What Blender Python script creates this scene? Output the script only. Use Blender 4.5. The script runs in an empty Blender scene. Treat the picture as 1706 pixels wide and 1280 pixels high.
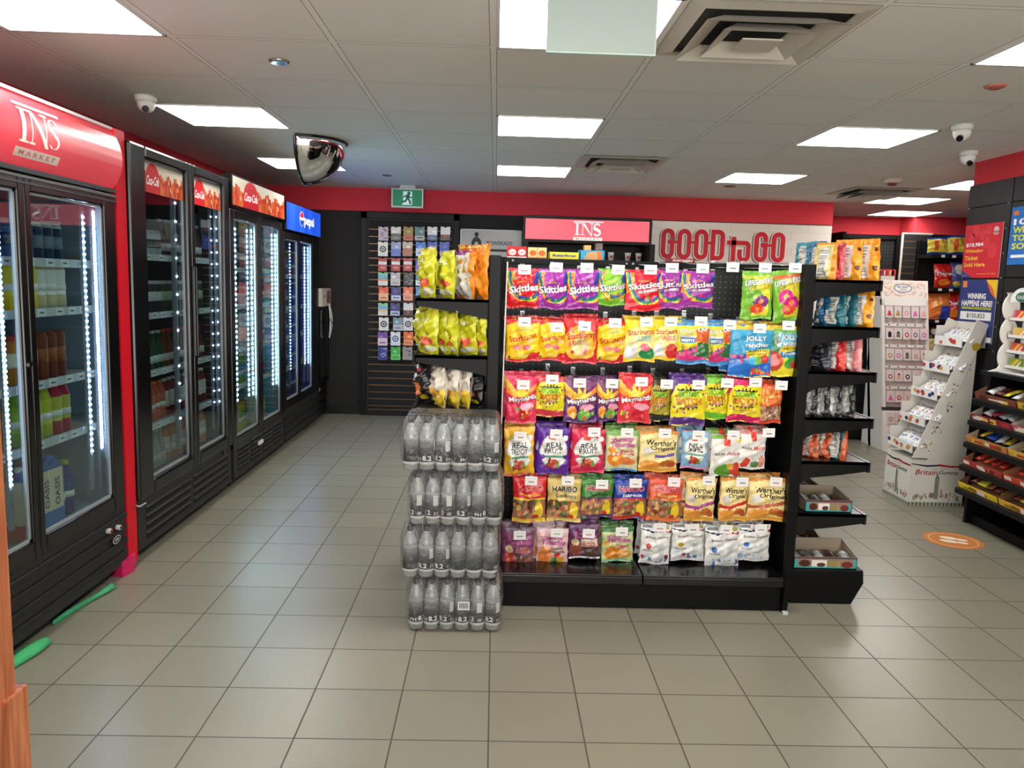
import bpy, math, random
from math import pi, sin, cos, radians
from mathutils import Vector, Matrix

scn = bpy.context.scene
# ------------------------------------------------------------------ camera
CAM_F, CAM_H = 1322.28, 1.41515
CR = Vector((0.99940025, -0.02001751, 0.02825664))
CU = Vector((-0.02546505, 0.12812463, 0.99143109))
CF = Vector((0.02346635, 0.99155604, -0.12753804))
cd = bpy.data.cameras.new('camera'); cam = bpy.data.objects.new('camera', cd)
scn.collection.objects.link(cam); scn.camera = cam
cd.sensor_fit = 'HORIZONTAL'; cd.sensor_width = 36.0; cd.lens = 36.0 * CAM_F / 1706.0
cd.clip_start = 0.05
cam.matrix_world = Matrix(((CR.x, CU.x, -CF.x, 0), (CR.y, CU.y, -CF.y, 0), (CR.z, CU.z, -CF.z, CAM_H), (0, 0, 0, 1)))
# ------------------------------------------------------------------ world and exposure
w = bpy.data.worlds.new('world'); scn.world = w; w.use_nodes = True
# added light through the unseen open front, stronger below the horizon for the ceiling
bg = w.node_tree.nodes['Background']; bg.inputs[0].default_value = (1.0, 0.97, 0.92, 1)
_tc = w.node_tree.nodes.new('ShaderNodeTexCoord'); _sp = w.node_tree.nodes.new('ShaderNodeSeparateXYZ')
_mr = w.node_tree.nodes.new('ShaderNodeMapRange'); _mr.inputs['From Min'].default_value = -0.12; _mr.inputs['From Max'].default_value = 0.12
_mr.inputs['To Min'].default_value = 9.0; _mr.inputs['To Max'].default_value = 2.2
w.node_tree.links.new(_tc.outputs['Generated'], _sp.inputs[0]); w.node_tree.links.new(_sp.outputs['Z'], _mr.inputs['Value'])
w.node_tree.links.new(_mr.outputs['Result'], bg.inputs[1])
scn.view_settings.view_transform = 'Standard'
scn.view_settings.look = 'None'
scn.view_settings.gamma = 1.0
scn.view_settings.use_curve_mapping = False
scn.view_settings.exposure = 0.30
scn.cycles.max_bounces = 8
scn.cycles.diffuse_bounces = 4
scn.cycles.glossy_bounces = 3
scn.cycles.transparent_max_bounces = 16
scn.cycles.caustics_reflective = False
scn.cycles.caustics_refractive = False
scn.cycles.sample_clamp_indirect = 4.0
PANEL_EMIT = 13.0       # ceiling light panels
LED_EMIT = 70.0        # cooler LED strips

CEIL = 2.312
CELL = 0.6175; CX0 = -1.2678; CY0 = 3.2106
TILE = 0.3; TX0 = -1.1875; TY0 = 2.3011
rnd = random.Random(7)


def ray(px, py):
    return CR * ((px - 853) / CAM_F) + CU * ((640 - py) / CAM_F) + CF


def at(px, py, Y):          # point on the plane y = Y
    d = ray(px, py); t = Y / d.y
    return Vector((d.x * t, Y, CAM_H + d.z * t))


def atx(px, py, X):         # point on the plane x = X
    d = ray(px, py); t = X / d.x
    return Vector((X, d.y * t, CAM_H + d.z * t))


def lin(c):
    if isinstance(c, str):
        c = c.lstrip('#'); c = tuple(int(c[i:i + 2], 16) for i in (0, 2, 4))
    return tuple(((x / 255) / 12.92 if x / 255 <= 0.04045 else ((x / 255 + 0.055) / 1.055) ** 2.4) for x in c[:3])


# ------------------------------------------------------------------ materials
MATS = {}


def mat(name, col=None, rough=0.5, metal=0.0, spec=0.5, emit=0.0, coat=0.0, trans=0.0, bump=0.0, bscale=40.0):
    if name in MATS: return MATS[name]
    m = bpy.data.materials.new(name); m.use_nodes = True
    nt = m.node_tree; b = nt.nodes['Principled BSDF']
    b.inputs['Roughness'].default_value = rough
    b.inputs['Metallic'].default_value = metal
    b.inputs['Specular IOR Level'].default_value = spec
    b.inputs['Coat Weight'].default_value = coat
    b.inputs['Transmission Weight'].default_value = trans
    if col is None:
        a = nt.nodes.new('ShaderNodeAttribute'); a.attribute_name = 'Col'
        src = a.outputs['Color']
        nt.links.new(src, b.inputs['Base Color'])
        if emit: nt.links.new(src, b.inputs['Emission Color'])
    else:
        b.inputs['Base Color'].default_value = (*lin(col), 1)
        b.inputs['Emission Color'].default_value = (*lin(col), 1)
    b.inputs['Emission Strength'].default_value = emit
    if bump:
        tc = nt.nodes.new('ShaderNodeTexCoord')
        n = nt.nodes.new('ShaderNodeTexNoise'); n.inputs['Scale'].default_value = bscale
        n.inputs['Detail'].default_value = 3
        bp = nt.nodes.new('ShaderNodeBump'); bp.inputs['Strength'].default_value = bump
        bp.inputs['Distance'].default_value = 0.01
        nt.links.new(tc.outputs['Object'], n.inputs['Vector'])
        nt.links.new(n.outputs['Fac'], bp.inputs['Height'])
        nt.links.new(bp.outputs['Normal'], b.inputs['Normal'])
    MATS[name] = m
    return m


def see_through(name, tint, alpha, rough=0.05, bump=0.0, bscale=30.0, body=None, fres=0.04):
    """thin clear sheet: transparent + fresnel gloss (+ a little body)"""
    if name in MATS: return MATS[name]
    m = bpy.data.materials.new(name); m.use_nodes = True
    nt = m.node_tree; nt.nodes.clear()
    out = nt.nodes.new('ShaderNodeOutputMaterial')
    tr = nt.nodes.new('ShaderNodeBsdfTransparent'); tr.inputs[0].default_value = (*lin(tint), 1)
    gl = nt.nodes.new('ShaderNodeBsdfGlossy'); gl.inputs['Roughness'].default_value = rough
    gl.inputs[0].default_value = (1, 1, 1, 1)
    lw = nt.nodes.new('ShaderNodeLayerWeight'); lw.inputs['Blend'].default_value = 0.5
    pw = nt.nodes.new('ShaderNodeMath'); pw.operation = 'POWER'; pw.inputs[1].default_value = 4.0
    nt.links.new(lw.outputs['Facing'], pw.inputs[0])
    fr = nt.nodes.new('ShaderNodeMath'); fr.operation = 'MULTIPLY_ADD'; fr.inputs[1].default_value = 0.7; fr.inputs[2].default_value = fres
    nt.links.new(pw.outputs[0], fr.inputs[0])
    mx = nt.nodes.new('ShaderNodeMixShader')
    base = tr.outputs[0]
    if body:
        df = nt.nodes.new('ShaderNodeBsdfDiffuse'); df.inputs[0].default_value = (*lin(body), 1)
        m0 = nt.nodes.new('ShaderNodeMixShader'); m0.inputs[0].default_value = alpha
        nt.links.new(tr.outputs[0], m0.inputs[1]); nt.links.new(df.outputs[0], m0.inputs[2])
        base = m0.outputs[0]
    nt.links.new(fr.outputs[0], mx.inputs[0])
    nt.links.new(base, mx.inputs[1]); nt.links.new(gl.outputs[0], mx.inputs[2])
    if bump:
        tc = nt.nodes.new('ShaderNodeTexCoord')
        n = nt.nodes.new('ShaderNodeTexNoise'); n.inputs['Scale'].default_value = bscale
        n.inputs['Detail'].default_value = 4; n.inputs['Distortion'].default_value = 1.2
        bp = nt.nodes.new('ShaderNodeBump'); bp.inputs['Strength'].default_value = bump
        bp.inputs['Distance'].default_value = 0.02
        nt.links.new(tc.outputs['Object'], n.inputs['Vector'])
        nt.links.new(n.outputs['Fac'], bp.inputs['Height'])
        nt.links.new(bp.outputs['Normal'], gl.inputs['Normal']); nt.links.new(bp.outputs['Normal'], lw.inputs['Normal'])
    nt.links.new(mx.outputs[0], out.inputs[0])
    MATS[name] = m
    return m


M_FILM = mat('printed_film', None, rough=0.27, spec=0.55, bump=0.22, bscale=34)
M_CARD = mat('printed_card', None, rough=0.6, spec=0.3)
M_PLAST = mat('coloured_plastic', None, rough=0.42, spec=0.16)
M_MATTE = mat('matte_paint', None, rough=0.75, spec=0.2)
M_GLOW = mat('lit_print', None, rough=0.4, emit=0.8)
M_BLACK = mat('black_powder_coat', (10, 10, 11), rough=0.38, spec=0.4)
M_BLACKG = mat('black_gloss_frame', (10, 10, 11), rough=0.22, spec=0.5)
M_CHROME = mat('chrome', (200, 200, 205), rough=0.12, metal=1.0)
M_STEEL = mat('zinc_wire', (170, 170, 172), rough=0.3, metal=0.9)
M_WHITE = mat('white_enamel', (225, 225, 222), rough=0.4)
M_GLASS = see_through('cooler_glass', (222, 232, 232), 0.0, rough=0.01)
M_CLEAR = see_through('clear_plastic', (228, 230, 230), 0.22, rough=0.08, body=(190, 192, 192))
M_WRAP = see_through('shrink_wrap', (250, 250, 250), 0.035, rough=0.14, bump=1.0, bscale=26, body=(230, 230, 228), fres=0.05)
M_FROST = see_through('frosted_glass', (120, 135, 130), 0.8, rough=0.3, body=(176, 190, 184))
M_LED = mat('led_cool_white', (196, 220, 255), emit=LED_EMIT)


# ------------------------------------------------------------------ mesh builder
class MB:
    def __init__(s):
        s.v = []; s.f = []; s.c = []; s.m = []; s.s = []

    def add(s, vs, fs, col=(1, 1, 1), m=0, smooth=False):
        b = len(s.v); s.v += [tuple(v) for v in vs]
        c = lin(col) if (isinstance(col, str) or max(col) > 1.0001 or True) else col
        for f in fs:
            s.f.append([b + i for i in f]); s.c.append(c); s.m.append(m); s.s.append(smooth)

    def box(s, x0, x1, y0, y1, z0, z1, col=(30, 30, 30), m=0):
        if x0 > x1: x0, x1 = x1, x0
        if y0 > y1: y0, y1 = y1, y0
        if z0 > z1: z0, z1 = z1, z0
        v = [(x0, y0, z0), (x1, y0, z0), (x1, y1, z0), (x0, y1, z0), (x0, y0, z1), (x1, y0, z1), (x1, y1, z1), (x0, y1, z1)]
        s.add(v, [(0, 3, 2, 1), (4, 5, 6, 7), (0, 1, 5, 4), (1, 2, 6, 5), (2, 3, 7, 6), (3, 0, 4, 7)], col, m)
        return s

    def quad(s, a, b, c, d, col=(255, 255, 255), m=0):
        s.add([a, b, c, d], [(0, 1, 2, 3)], col, m); return s

    def prism(s, poly, axis, a0, a1, col=(30, 30, 30), m=0, smooth=False):
        """poly: 2-D points; axis 0: (y,z), 1: (x,z), 2: (x,y)"""
        def mk(p, a):
            return (a, p[0], p[1]) if axis == 0 else ((p[0], a, p[1]) if axis == 1 else (p[0], p[1], a))
        n = len(poly)
        v = [mk(p, a0) for p in poly] + [mk(p, a1) for p in poly]
        s.add(v, [tuple(range(n))[::-1], tuple(range(n, 2 * n))], col, m)
        b = len(s.v) - 2 * n; c = lin(col)
        for i in range(n):
            j = (i + 1) % n
            s.f.append([b + i, b + j, b + n + j, b + n + i]); s.c.append(c); s.m.append(m); s.s.append(smooth)
        return s

    def tube(s, pts, r, col=(30, 30, 30), m=0, n=8, cap=True, smooth=True):
        pts = [Vector(p) for p in pts]; rings = []
        for i, p in enumerate(pts):
            d = (pts[min(i + 1, len(pts) - 1)] - pts[max(i - 1, 0)]).normalized()
            a = d.cross(Vector((0, 0, 1)))
            if a.length < 1e-3: a = d.cross(Vector((0, 1, 0)))
            a.normalize(); b = d.cross(a)
            rr = r[i] if isinstance(r, (list, tuple)) else r
            rings.append([p + a * (rr * cos(2 * pi * k / n)) + b * (rr * sin(2 * pi * k / n)) for k in range(n)])
        v = [q for g in rings for q in g]; f = []
        for i in range(len(pts) - 1):
            for k in range(n):
                k2 = (k + 1) % n
                f.append((i * n + k, i * n + k2, (i + 1) * n + k2, (i + 1) * n + k))
        s.add(v, f, col, m, smooth)
        if cap:
            s.add(rings[0], [tuple(range(n))], col, m); s.add(rings[-1], [tuple(range(n))[::-1]], col, m)
        return s

    def lathe(s, prof, cx=0, cy=0, n=14, cols=None, col=(200, 200, 200), m=0, ms=None):
        """prof: (r, z) pairs from the bottom up; cols/ms: one entry per band"""
        b = len(s.v)
        for r, z in prof:
            s.v += [(cx + r * cos(2 * pi * k / n), cy + r * sin(2 * pi * k / n), z) for k in range(n)]
        for i in range(len(prof) - 1):
            c = lin(cols[i] if cols else col)
            for k in range(n):
                k2 = (k + 1) % n
                s.f.append([b + i * n + k, b + i * n + k2, b + (i + 1) * n + k2, b + (i + 1) * n + k])
                s.c.append(c); s.m.append(ms[i] if ms else m); s.s.append(True)
        for i, rev in ((0, True), (len(prof) - 1, False)):
            ids = [b + i * n + k for k in range(n)]
            s.f.append(ids[::-1] if rev else ids); s.c.append(lin((cols[0] if rev else cols[-1]) if cols else col))
            s.m.append((ms[0] if rev else ms[-1]) if ms else m); s.s.append(False)
        return s

    def place(s, M, start=0):
        for i in range(start, len(s.v)):
            s.v[i] = tuple(M @ Vector(s.v[i]))
        return s

    def mesh(s, name, mats, off=(0, 0, 0)):
        me = bpy.data.meshes.new(name)
        o = Vector(off)
        me.from_pydata([tuple(Vector(v) - o) for v in s.v], [], s.f)
        for m in mats: me.materials.append(m)
        me.polygons.foreach_set('material_index', s.m)
        me.polygons.foreach_set('use_smooth', s.s)
        ca = me.color_attributes.new('Col', 'FLOAT_COLOR', 'CORNER')
        buf = []
        for f, c in zip(s.f, s.c): buf += (c[0], c[1], c[2], 1.0) * len(f)
        ca.data.foreach_set('color', buf)
        me.update()
        return me

    def build(s, name, mats, parent=None, origin=None, bevel=0.0):
        if not isinstance(mats, (list, tuple)): mats = [mats]
        off = parent.location if (parent is not None and parent.get('_w')) else Vector((0, 0, 0))
        if parent is not None and parent.parent is not None: off = parent.parent.location if parent.parent.get('_w') else off
        if parent is not None and parent.parent is None and parent.type == 'MESH': off = parent.location if parent.get('_w') else Vector((0, 0, 0))
        if origin is not None: off = Vector(origin)
        o = bpy.data.objects.new(name, s.mesh(name, mats, off))
        scn.collection.objects.link(o)
        if parent is not None: o.parent = parent
        if origin is not None: o.location = origin; o['_w'] = 1
        if bevel:
            b = o.modifiers.new('bevel', 'BEVEL'); b.width = bevel; b.segments = 2; b.limit_method = 'ANGLE'
            b.angle_limit = radians(40)
        return o


def tag(o, label, cat, group=None, kind=None):
    if label: o['label'] = label
    if cat: o['category'] = cat
    if group: o['group'] = group
    if kind: o['kind'] = kind
    return o


def thing(name, label, cat, loc=(0, 0, 0), group=None, rotz=0.0, world=True):
    o = bpy.data.objects.new(name, None); scn.collection.objects.link(o)
    o.location = loc; o.rotation_euler = (0, 0, rotz); o.empty_display_size = 0.05
    if world: o['_w'] = 1
    return tag(o, label, cat, group)


def struct(name, mb, mats, label=None):
    o = mb.build(name, mats); o['kind'] = 'structure'
    if label: o['label'] = label
    return o


def copy_tree(o, parent=None):
    c = o.copy(); scn.collection.objects.link(c)
    if parent is not None: c.parent = parent
    for ch in list(o.children): copy_tree(ch, c)
    return c


# ------------------------------------------------------------------ lettering
GLYPH = {}


def text_mesh(s, off=0.0):
    k = (s, off)
    if k in GLYPH: return GLYPH[k]
    cu = bpy.data.curves.new('t', 'FONT'); cu.body = s; cu.size = 1; cu.resolution_u = 2
    cu.offset = off; cu.fill_mode = 'FRONT'
    o = bpy.data.objects.new('t', cu); scn.collection.objects.link(o)
    bpy.context.view_layer.update()
    me = o.to_mesh()
    vs = [tuple(v.co) for v in me.vertices]; fs = [tuple(p.vertices) for p in me.polygons]
    o.to_mesh_clear(); bpy.data.objects.remove(o); bpy.data.curves.remove(cu)
    if vs:
        x0 = min(v[0] for v in vs); x1 = max(v[0] for v in vs); y0 = min(v[1] for v in vs); y1 = max(v[1] for v in vs)
    else: x0 = y0 = 0; x1 = y1 = 1
    GLYPH[k] = (vs, fs, (x0, x1, y0, y1))
    return GLYPH[k]


def text_on(mb, s, fn, cu, cv, wd, ht=None, rot=0.0, col=(0, 0, 0), out=None, bold=0.012, ow=0.05, shear=0.0, m=0, lift=0.0008, arc=0.0):
    """letters laid on a surface: fn(a, b, lift) -> xyz. (cu,cv) centre, wd width, ht height in surface units"""
    base = text_mesh(s, 0.0)[2]
    bw, bh = base[1] - base[0], base[3] - base[2]
    sx = wd / bw; sy = (ht / bh) if ht else sx
    mx, my = (base[0] + base[1]) / 2, (base[2] + base[3]) / 2
    cr, sr = cos(rot), sin(rot)
    layers = []
    if out is not None: layers.append((bold + ow, out, lift))
    layers.append((bold, col, lift * (2 if out is not None else 1)))
    for off, c, lf in layers:
        vs, fs, _ = text_mesh(s, off)
        P = []
        for x, y, _z in vs:
            a = (x - mx) * sx; b = (y - my) * sy
            a += shear * b
            if arc: b -= arc * (a / wd) ** 2 * 4 * (ht or bh * sy)
            P.append(fn(cu + a * cr - b * sr, cv + a * sr + b * cr, lf))
        mb.add(P, fs, c, m)


def planar(o, ax, ay, n):
    o, ax, ay, n = Vector(o), Vector(ax), Vector(ay), Vector(n)
    return lambda a, b, l=0.0: o + ax * a + ay * b + n * l


def stroke(mb, pts, wd, fn, col, closed=False, lift=0.001, m=0, thick=0.0):
    """ribbon of constant width along a 2-D polyline, laid on fn; thick > 0 gives it a raised side"""
    n = len(pts); P = [Vector((p[0], p[1])) for p in pts]; L = []; Rr = []
    for i in range(n):
        if closed: a, b, c = P[(i - 1) % n], P[i], P[(i + 1) % n]
        else: a, b, c = P[max(i - 1, 0)], P[i], P[min(i + 1, n - 1)]
        d1 = (b - a); d2 = (c - b)
        if d1.length < 1e-9: d1 = d2
        if d2.length < 1e-9: d2 = d1
        d1.normalize(); d2.normalize()
        t = (d1 + d2)
        t = t.normalized() if t.length > 1e-6 else d1
        nn = Vector((-t.y, t.x)); k = min(1 / max(0.5, nn.dot(Vector((-d1.y, d1.x)))), 1.6)
        L.append(b + nn * (wd / 2 * k)); Rr.append(b - nn * (wd / 2 * k))
    top = [fn(p.x, p.y, lift) for p in L] + [fn(p.x, p.y, lift) for p in Rr]
    rng = range(n if closed else n - 1)
    fs = [(n + i, n + (i + 1) % n, (i + 1) % n, i) for i in rng]
    mb.add(top, fs, col, m)
    if thick:
        bot = [fn(p.x, p.y, lift - thick) for p in L] + [fn(p.x, p.y, lift - thick) for p in Rr]
        b2 = 2 * n
        fs = [(i, (i + 1) % n, b2 + (i + 1) % n, b2 + i) for i in rng] + [(n + (i + 1) % n, n + i, b2 + n + i, b2 + n + (i + 1) % n) for i in rng]
        if not closed: fs += [(0, b2, b2 + n, n), (n - 1, 2 * n - 1, b2 + 2 * n - 1, b2 + n - 1)]
        mb.add(top + bot, fs, col, m)


def arcp(cx, cy, rx, ry, a0, a1, n=10):
    return [(cx + rx * cos(radians(a0 + (a1 - a0) * i / n)), cy + ry * sin(radians(a0 + (a1 - a0) * i / n))) for i in range(n + 1)]


def disc(mb, fn, cx, cy, rx, ry, col, lift=0.001, n=20, m=0):
    mb.add([fn(p[0], p[1], lift) for p in arcp(cx, cy, rx, ry, 0, 360 - 360 / n, n - 1)], [tuple(range(n))], col, m)


def rect(mb, fn, x0, x1, y0, y1, col, lift=0.001, m=0):
    mb.add([fn(x0, y0, lift), fn(x1, y0, lift), fn(x1, y1, lift), fn(x0, y1, lift)], [(0, 1, 2, 3)], col, m)


def poly(mb, fn, pts, col, lift=0.001, m=0):
    mb.add([fn(x, y, lift) for x, y in pts], [tuple(range(len(pts)))], col, m)


def serif_logo(mb, fn, cx, cy, wd, ht, col=(250, 250, 250), lift=0.0015, m=0):
    """roman capitals I N S under a bar"""
    X = lambda u: cx + (u - 0.5) * wd
    Yy = lambda v: cy + (v - 0.5) * ht
    r = lambda a, b, c, d: rect(mb, fn, X(a), X(b), Yy(c), Yy(d), col, lift, m)
    r(-0.06, 1.02, 0.94, 1.0)
    r(0.05, 0.12, 0.30, 0.88); r(0.0, 0.19, 0.28, 0.31); r(0.0, 0.19, 0.87, 0.90)
    r(0.27, 0.295, 0.30, 0.88); r(0.22, 0.36, 0.28, 0.31); r(0.60, 0.625, 0.24, 0.88); r(0.52, 0.68, 0.87, 0.90); r(0.2, 0.34, 0.87, 0.90)
    poly(mb, fn, [(X(.27), Yy(.88)), (X(.36), Yy(.88)), (X(.625), Yy(.24)), (X(.59), Yy(.24))], col, lift, m)
    S = arcp(0.80, 0.735, 0.10, 0.135, 25, 180, 8) + arcp(0.80, 0.60, 0.10, 0.02, 180, 200, 2)[1:] + [(0.80, 0.58)] + arcp(0.80, 0.42, 0.115, 0.135, 60, -155, 10)
    stroke(mb, [(X(a), Yy(b)) for a, b in S], wd * 0.055, fn, col, lift=lift, m=m)
    stroke(mb, [(X(a), Yy(b)) for a, b in [(0.73, 0.66), (0.78, 0.60), (0.85, 0.54), (0.89, 0.47)]], wd * 0.10, fn, col, lift=lift, m=m)
    rect(mb, fn, X(-0.05), X(1.0), Yy(0.0), Yy(0.17), (235, 228, 225), lift, m)
    text_on(mb, 'M A R K E T', fn, X(0.47), Yy(0.085), wd * 0.85, ht * 0.085, col=(205, 90, 95), lift=lift + .001, m=m)


# ------------------------------------------------------------------ room shell
def grid_material(name, kind):
    m = bpy.data.materials.new(name); m.use_nodes = True
    nt = m.node_tree; b = nt.nodes['Principled BSDF']; N = nt.nodes.new; L = nt.links.new
    g = N('ShaderNodeNewGeometry'); sp = N('ShaderNodeSeparateXYZ'); L(g.outputs['Position'], sp.inputs[0])

    def mth(op, a, b_=None):
        n = N('ShaderNodeMath'); n.operation = op
        for i, q in enumerate((a, b_)):
            if q is None: continue
            if isinstance(q, (int, float)): n.inputs[i].default_value = q
            else: L(q, n.inputs[i])
        return n.outputs[0]

    def cell(axis, o, s):
        t = mth('DIVIDE', mth('SUBTRACT', sp.outputs[axis], o), s)
        fr = mth('FRACT', t); e = mth('MINIMUM', fr, mth('SUBTRACT', 1.0, fr))
        return mth('MULTIPLY', e, s), mth('FLOOR', t)
    if kind == 'floor': ex, ix = cell(0, TX0, TILE); ey, iy = cell(1, TY0, TILE)
    else: ex, ix = cell(0, CX0, CELL); ey, iy = cell(1, CY0, CELL)
    e = mth('MINIMUM', ex, ey)
    cmb = N('ShaderNodeCombineXYZ'); L(ix, cmb.inputs[0]); L(iy, cmb.inputs[1])
    wn = N('ShaderNodeTexWhiteNoise'); wn.noise_dimensions = '3D'; L(cmb.outputs[0], wn.inputs[0])
    ns = N('ShaderNodeTexNoise'); ns.inputs['Scale'].default_value = 2.2 if kind == 'floor' else 220
    ns.inputs['Detail'].default_value = 5; L(g.outputs['Position'], ns.inputs['Vector'])
    ns2 = N('ShaderNodeTexNoise'); ns2.inputs['Scale'].default_value = 60; ns2.inputs['Detail'].default_value = 3
    L(g.outputs['Position'], ns2.inputs['Vector'])
    mixv = N('ShaderNodeMix'); mixv.data_type = 'RGBA'
    rmp = mth('ADD', mth('MULTIPLY', wn.outputs['Value'], 0.55 if kind == 'floor' else 0.5), mth('MULTIPLY', ns.outputs['Fac'], 0.5))
    L(rmp, mixv.inputs['Factor'])
    if kind == 'floor': c0, c1, cj = (124, 121, 107), (138, 134, 119), (72, 68, 58)
    else: c0, c1, cj = (228, 226, 218), (233, 231, 224), (236, 234, 228)
    mixv.inputs['A'].default_value = (*lin(c0), 1); mixv.inputs['B'].default_value = (*lin(c1), 1)
    mj = N('ShaderNodeMix'); mj.data_type = 'RGBA'
    L(mixv.outputs['Result'], mj.inputs['A']); mj.inputs['B'].default_value = (*lin(cj), 1)
    hw = 0.0026 if kind == 'floor' else 0.012
    jm = mth('LESS_THAN', e, hw); L(jm, mj.inputs['Factor'])
    last = mj.outputs['Result']
    bp = N('ShaderNodeBump'); bp.inputs['Distance'].default_value = 0.004
    if kind == 'floor':
        h = mth('ADD', mth('MULTIPLY', jm, -1.0), mth('MULTIPLY', ns2.outputs['Fac'], 0.06)); bp.inputs['Strength'].default_value = 0.5
        L(h, bp.inputs['Height'])
        rg = mth('ADD', mth('MULTIPLY', ns.outputs['Fac'], 0.08), mth('ADD', mth('MULTIPLY', jm, 0.3), 0.27)); L(rg, b.inputs['Roughness'])
        b.inputs['Specular IOR Level'].default_value = 0.5
    else:
        edge = mth('MULTIPLY', mth('LESS_THAN', e, 0.0145), mth('GREATER_THAN', e, 0.0115))  # dark line beside each T-bar: its edge shadow painted into the tile colour
        me = N('ShaderNodeMix'); me.data_type = 'RGBA'; L(last, me.inputs['A']); me.inputs['B'].default_value = (*lin((140, 134, 124)), 1)
        L(edge, me.inputs['Factor']); last = me.outputs['Result']
        b.inputs['Roughness'].default_value = 0.85; b.inputs['Specular IOR Level'].default_value = 0.1
        bp.inputs['Strength'].default_value = 0.15; L(ns.outputs['Fac'], bp.inputs['Height'])
    L(last, b.inputs['Base Color']); L(bp.outputs['Normal'], b.inputs['Normal'])
    return m


M_FLOOR = grid_material('grey_floor_tile', 'floor')
M_CEIL = grid_material('suspended_ceiling_tile', 'ceil')
XL, XR, YB, YN = -2.42, 3.25, 8.22, -3.0
XFAR, YFAR = 6.4, 9.75
RED = (214, 62, 72); DARK = (44, 43, 43)
fl = MB().box(XL - .1, XFAR + .1, YN - .1, YFAR + .1, -0.1, 0.0); struct('floor', fl, M_FLOOR)
ce = MB().box(XL - .1, XFAR + .1, YN - .1, YFAR + .1, CEIL, CEIL + 0.1); struct('ceiling', ce, M_CEIL)
struct('wall_left', MB().box(XL - .1, XL, YN, YB + .1, 0, 2.085, DARK).box(XL - .1, XL, YN, YB + .1, 2.085, CEIL, RED), M_MATTE)
struct('wall_back', MB().box(XL, 3.42, YB, YB + .12, 0, 2.085, DARK).box(XL, 3.43, YB - .012, YB + .12, 2.085, CEIL, RED)
       .box(3.42, 3.44, YB + .12, YFAR, 0, CEIL, RED), M_MATTE)
struct('wall_far', MB().box(3.44, XFAR, YFAR, YFAR + .1, 0, 2.11, DARK).box(3.44, 4.89, YFAR - .03, YFAR + .1, 2.11, CEIL, RED)
       .box(4.89, XFAR, YFAR - .33, YFAR + .1, 0, 2.11, DARK).box(4.89, XFAR, YFAR - .36, YFAR + .1, 2.11, CEIL, RED), M_MATTE)
struct('wall_right', MB().box(XR, XR + .35, YN, 5.5, 0, 2.085, DARK).box(XR, XR + .35, YN, 5.5, 2.085, CEIL, RED)
       .box(XR + .35, XFAR, 5.4, 5.5, 0, CEIL, RED), M_MATTE)
struct('wall_side', MB().box(XFAR, XFAR + .1, 5.5, YFAR, 0, 2.1, DARK).box(XFAR, XFAR + .1, 5.5, YFAR, 2.1, CEIL, RED), M_MATTE)
struct('wall_front', MB().box(XL - .1, XL + .5, YN - .1, YN, 0, CEIL, (150, 140, 130)).box(XR - .4, XR + .35, YN - .1, YN, 0, CEIL, (150, 140, 130)), M_MATTE)
struct('baseboard_back', MB().box(XL, 3.4, YB - .015, YB, 0, 0.09, (24, 24, 24)), M_BLACK)

# ------------------------------------------------------------------ ceiling lights
LIGHTS = [(-1, -1, 'at the upper left corner over the red lit cooler'), (2, -1, 'partly behind the hanging frosted panel'),
          (5, -1, 'cut by the right edge of the photo'),
          (-1, 2, 'over the double door cooler, beside the white camera'), (2, 2, 'in the middle, above the gondola'), (5, 2, 'right of the gondola, second row of lights'),
          (-1, 5, 'half hidden by the convex mirror'), (2, 5, 'in the middle, nearest the back wall'), (5, 5, 'above the good to go sign'),
          (8, 5, 'partly hidden by the right wall bulkhead'), (8, 7, 'near the far black vent'), (9, 9, 'farthest back, above the far red band')]


def panel_light(i, j, where, seen=True):
    x0 = CX0 + i * CELL; y0 = CY0 + j * CELL
    if i == 2 and False: pass
    t = thing('ceiling_light', 'square white led ceiling panel ' + where if seen else 'square white led ceiling panel behind the photographer, %s column, %s row' % ({-1: 'left', 2: 'middle', 5: 'right'}[i], {-4: 'nearer', -7: 'farther'}[j]), 'ceiling light', (x0 + CELL / 2, y0 + CELL / 2, CEIL),
              'led ceiling panels')
    f = MB(); a = 0.012; z0 = CEIL - 0.006; z1 = CEIL + 0.0
    f.box(x0 + a, x0 + CELL - a, y0 + a, y0 + 2 * a, z0, z1, (225, 225, 222)).box(x0 + a, x0 + CELL - a, y0 + CELL - 2 * a, y0 + CELL - a, z0, z1, (225, 225, 222))
    f.box(x0 + a, x0 + 2 * a, y0 + a, y0 + CELL - a, z0, z1, (225, 225, 222)).box(x0 + CELL - 2 * a, x0 + CELL - a, y0 + a, y0 + CELL - a, z0, z1, (225, 225, 222))
    f.build('frame', M_PLAST, t)
    MB().box(x0 + 2 * a, x0 + CELL - 2 * a, y0 + 2 * a, y0 + CELL - 2 * a, CEIL - 0.004, CEIL - 0.001).build('diffuser', mat('light_panel', (255, 253, 248), emit=PANEL_EMIT), t)


for i, j, wh in LIGHTS: panel_light(i, j, wh)
for j in (-4, -7):
    for i in (-1, 2, 5): panel_light(i, j, '', False)


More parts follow.
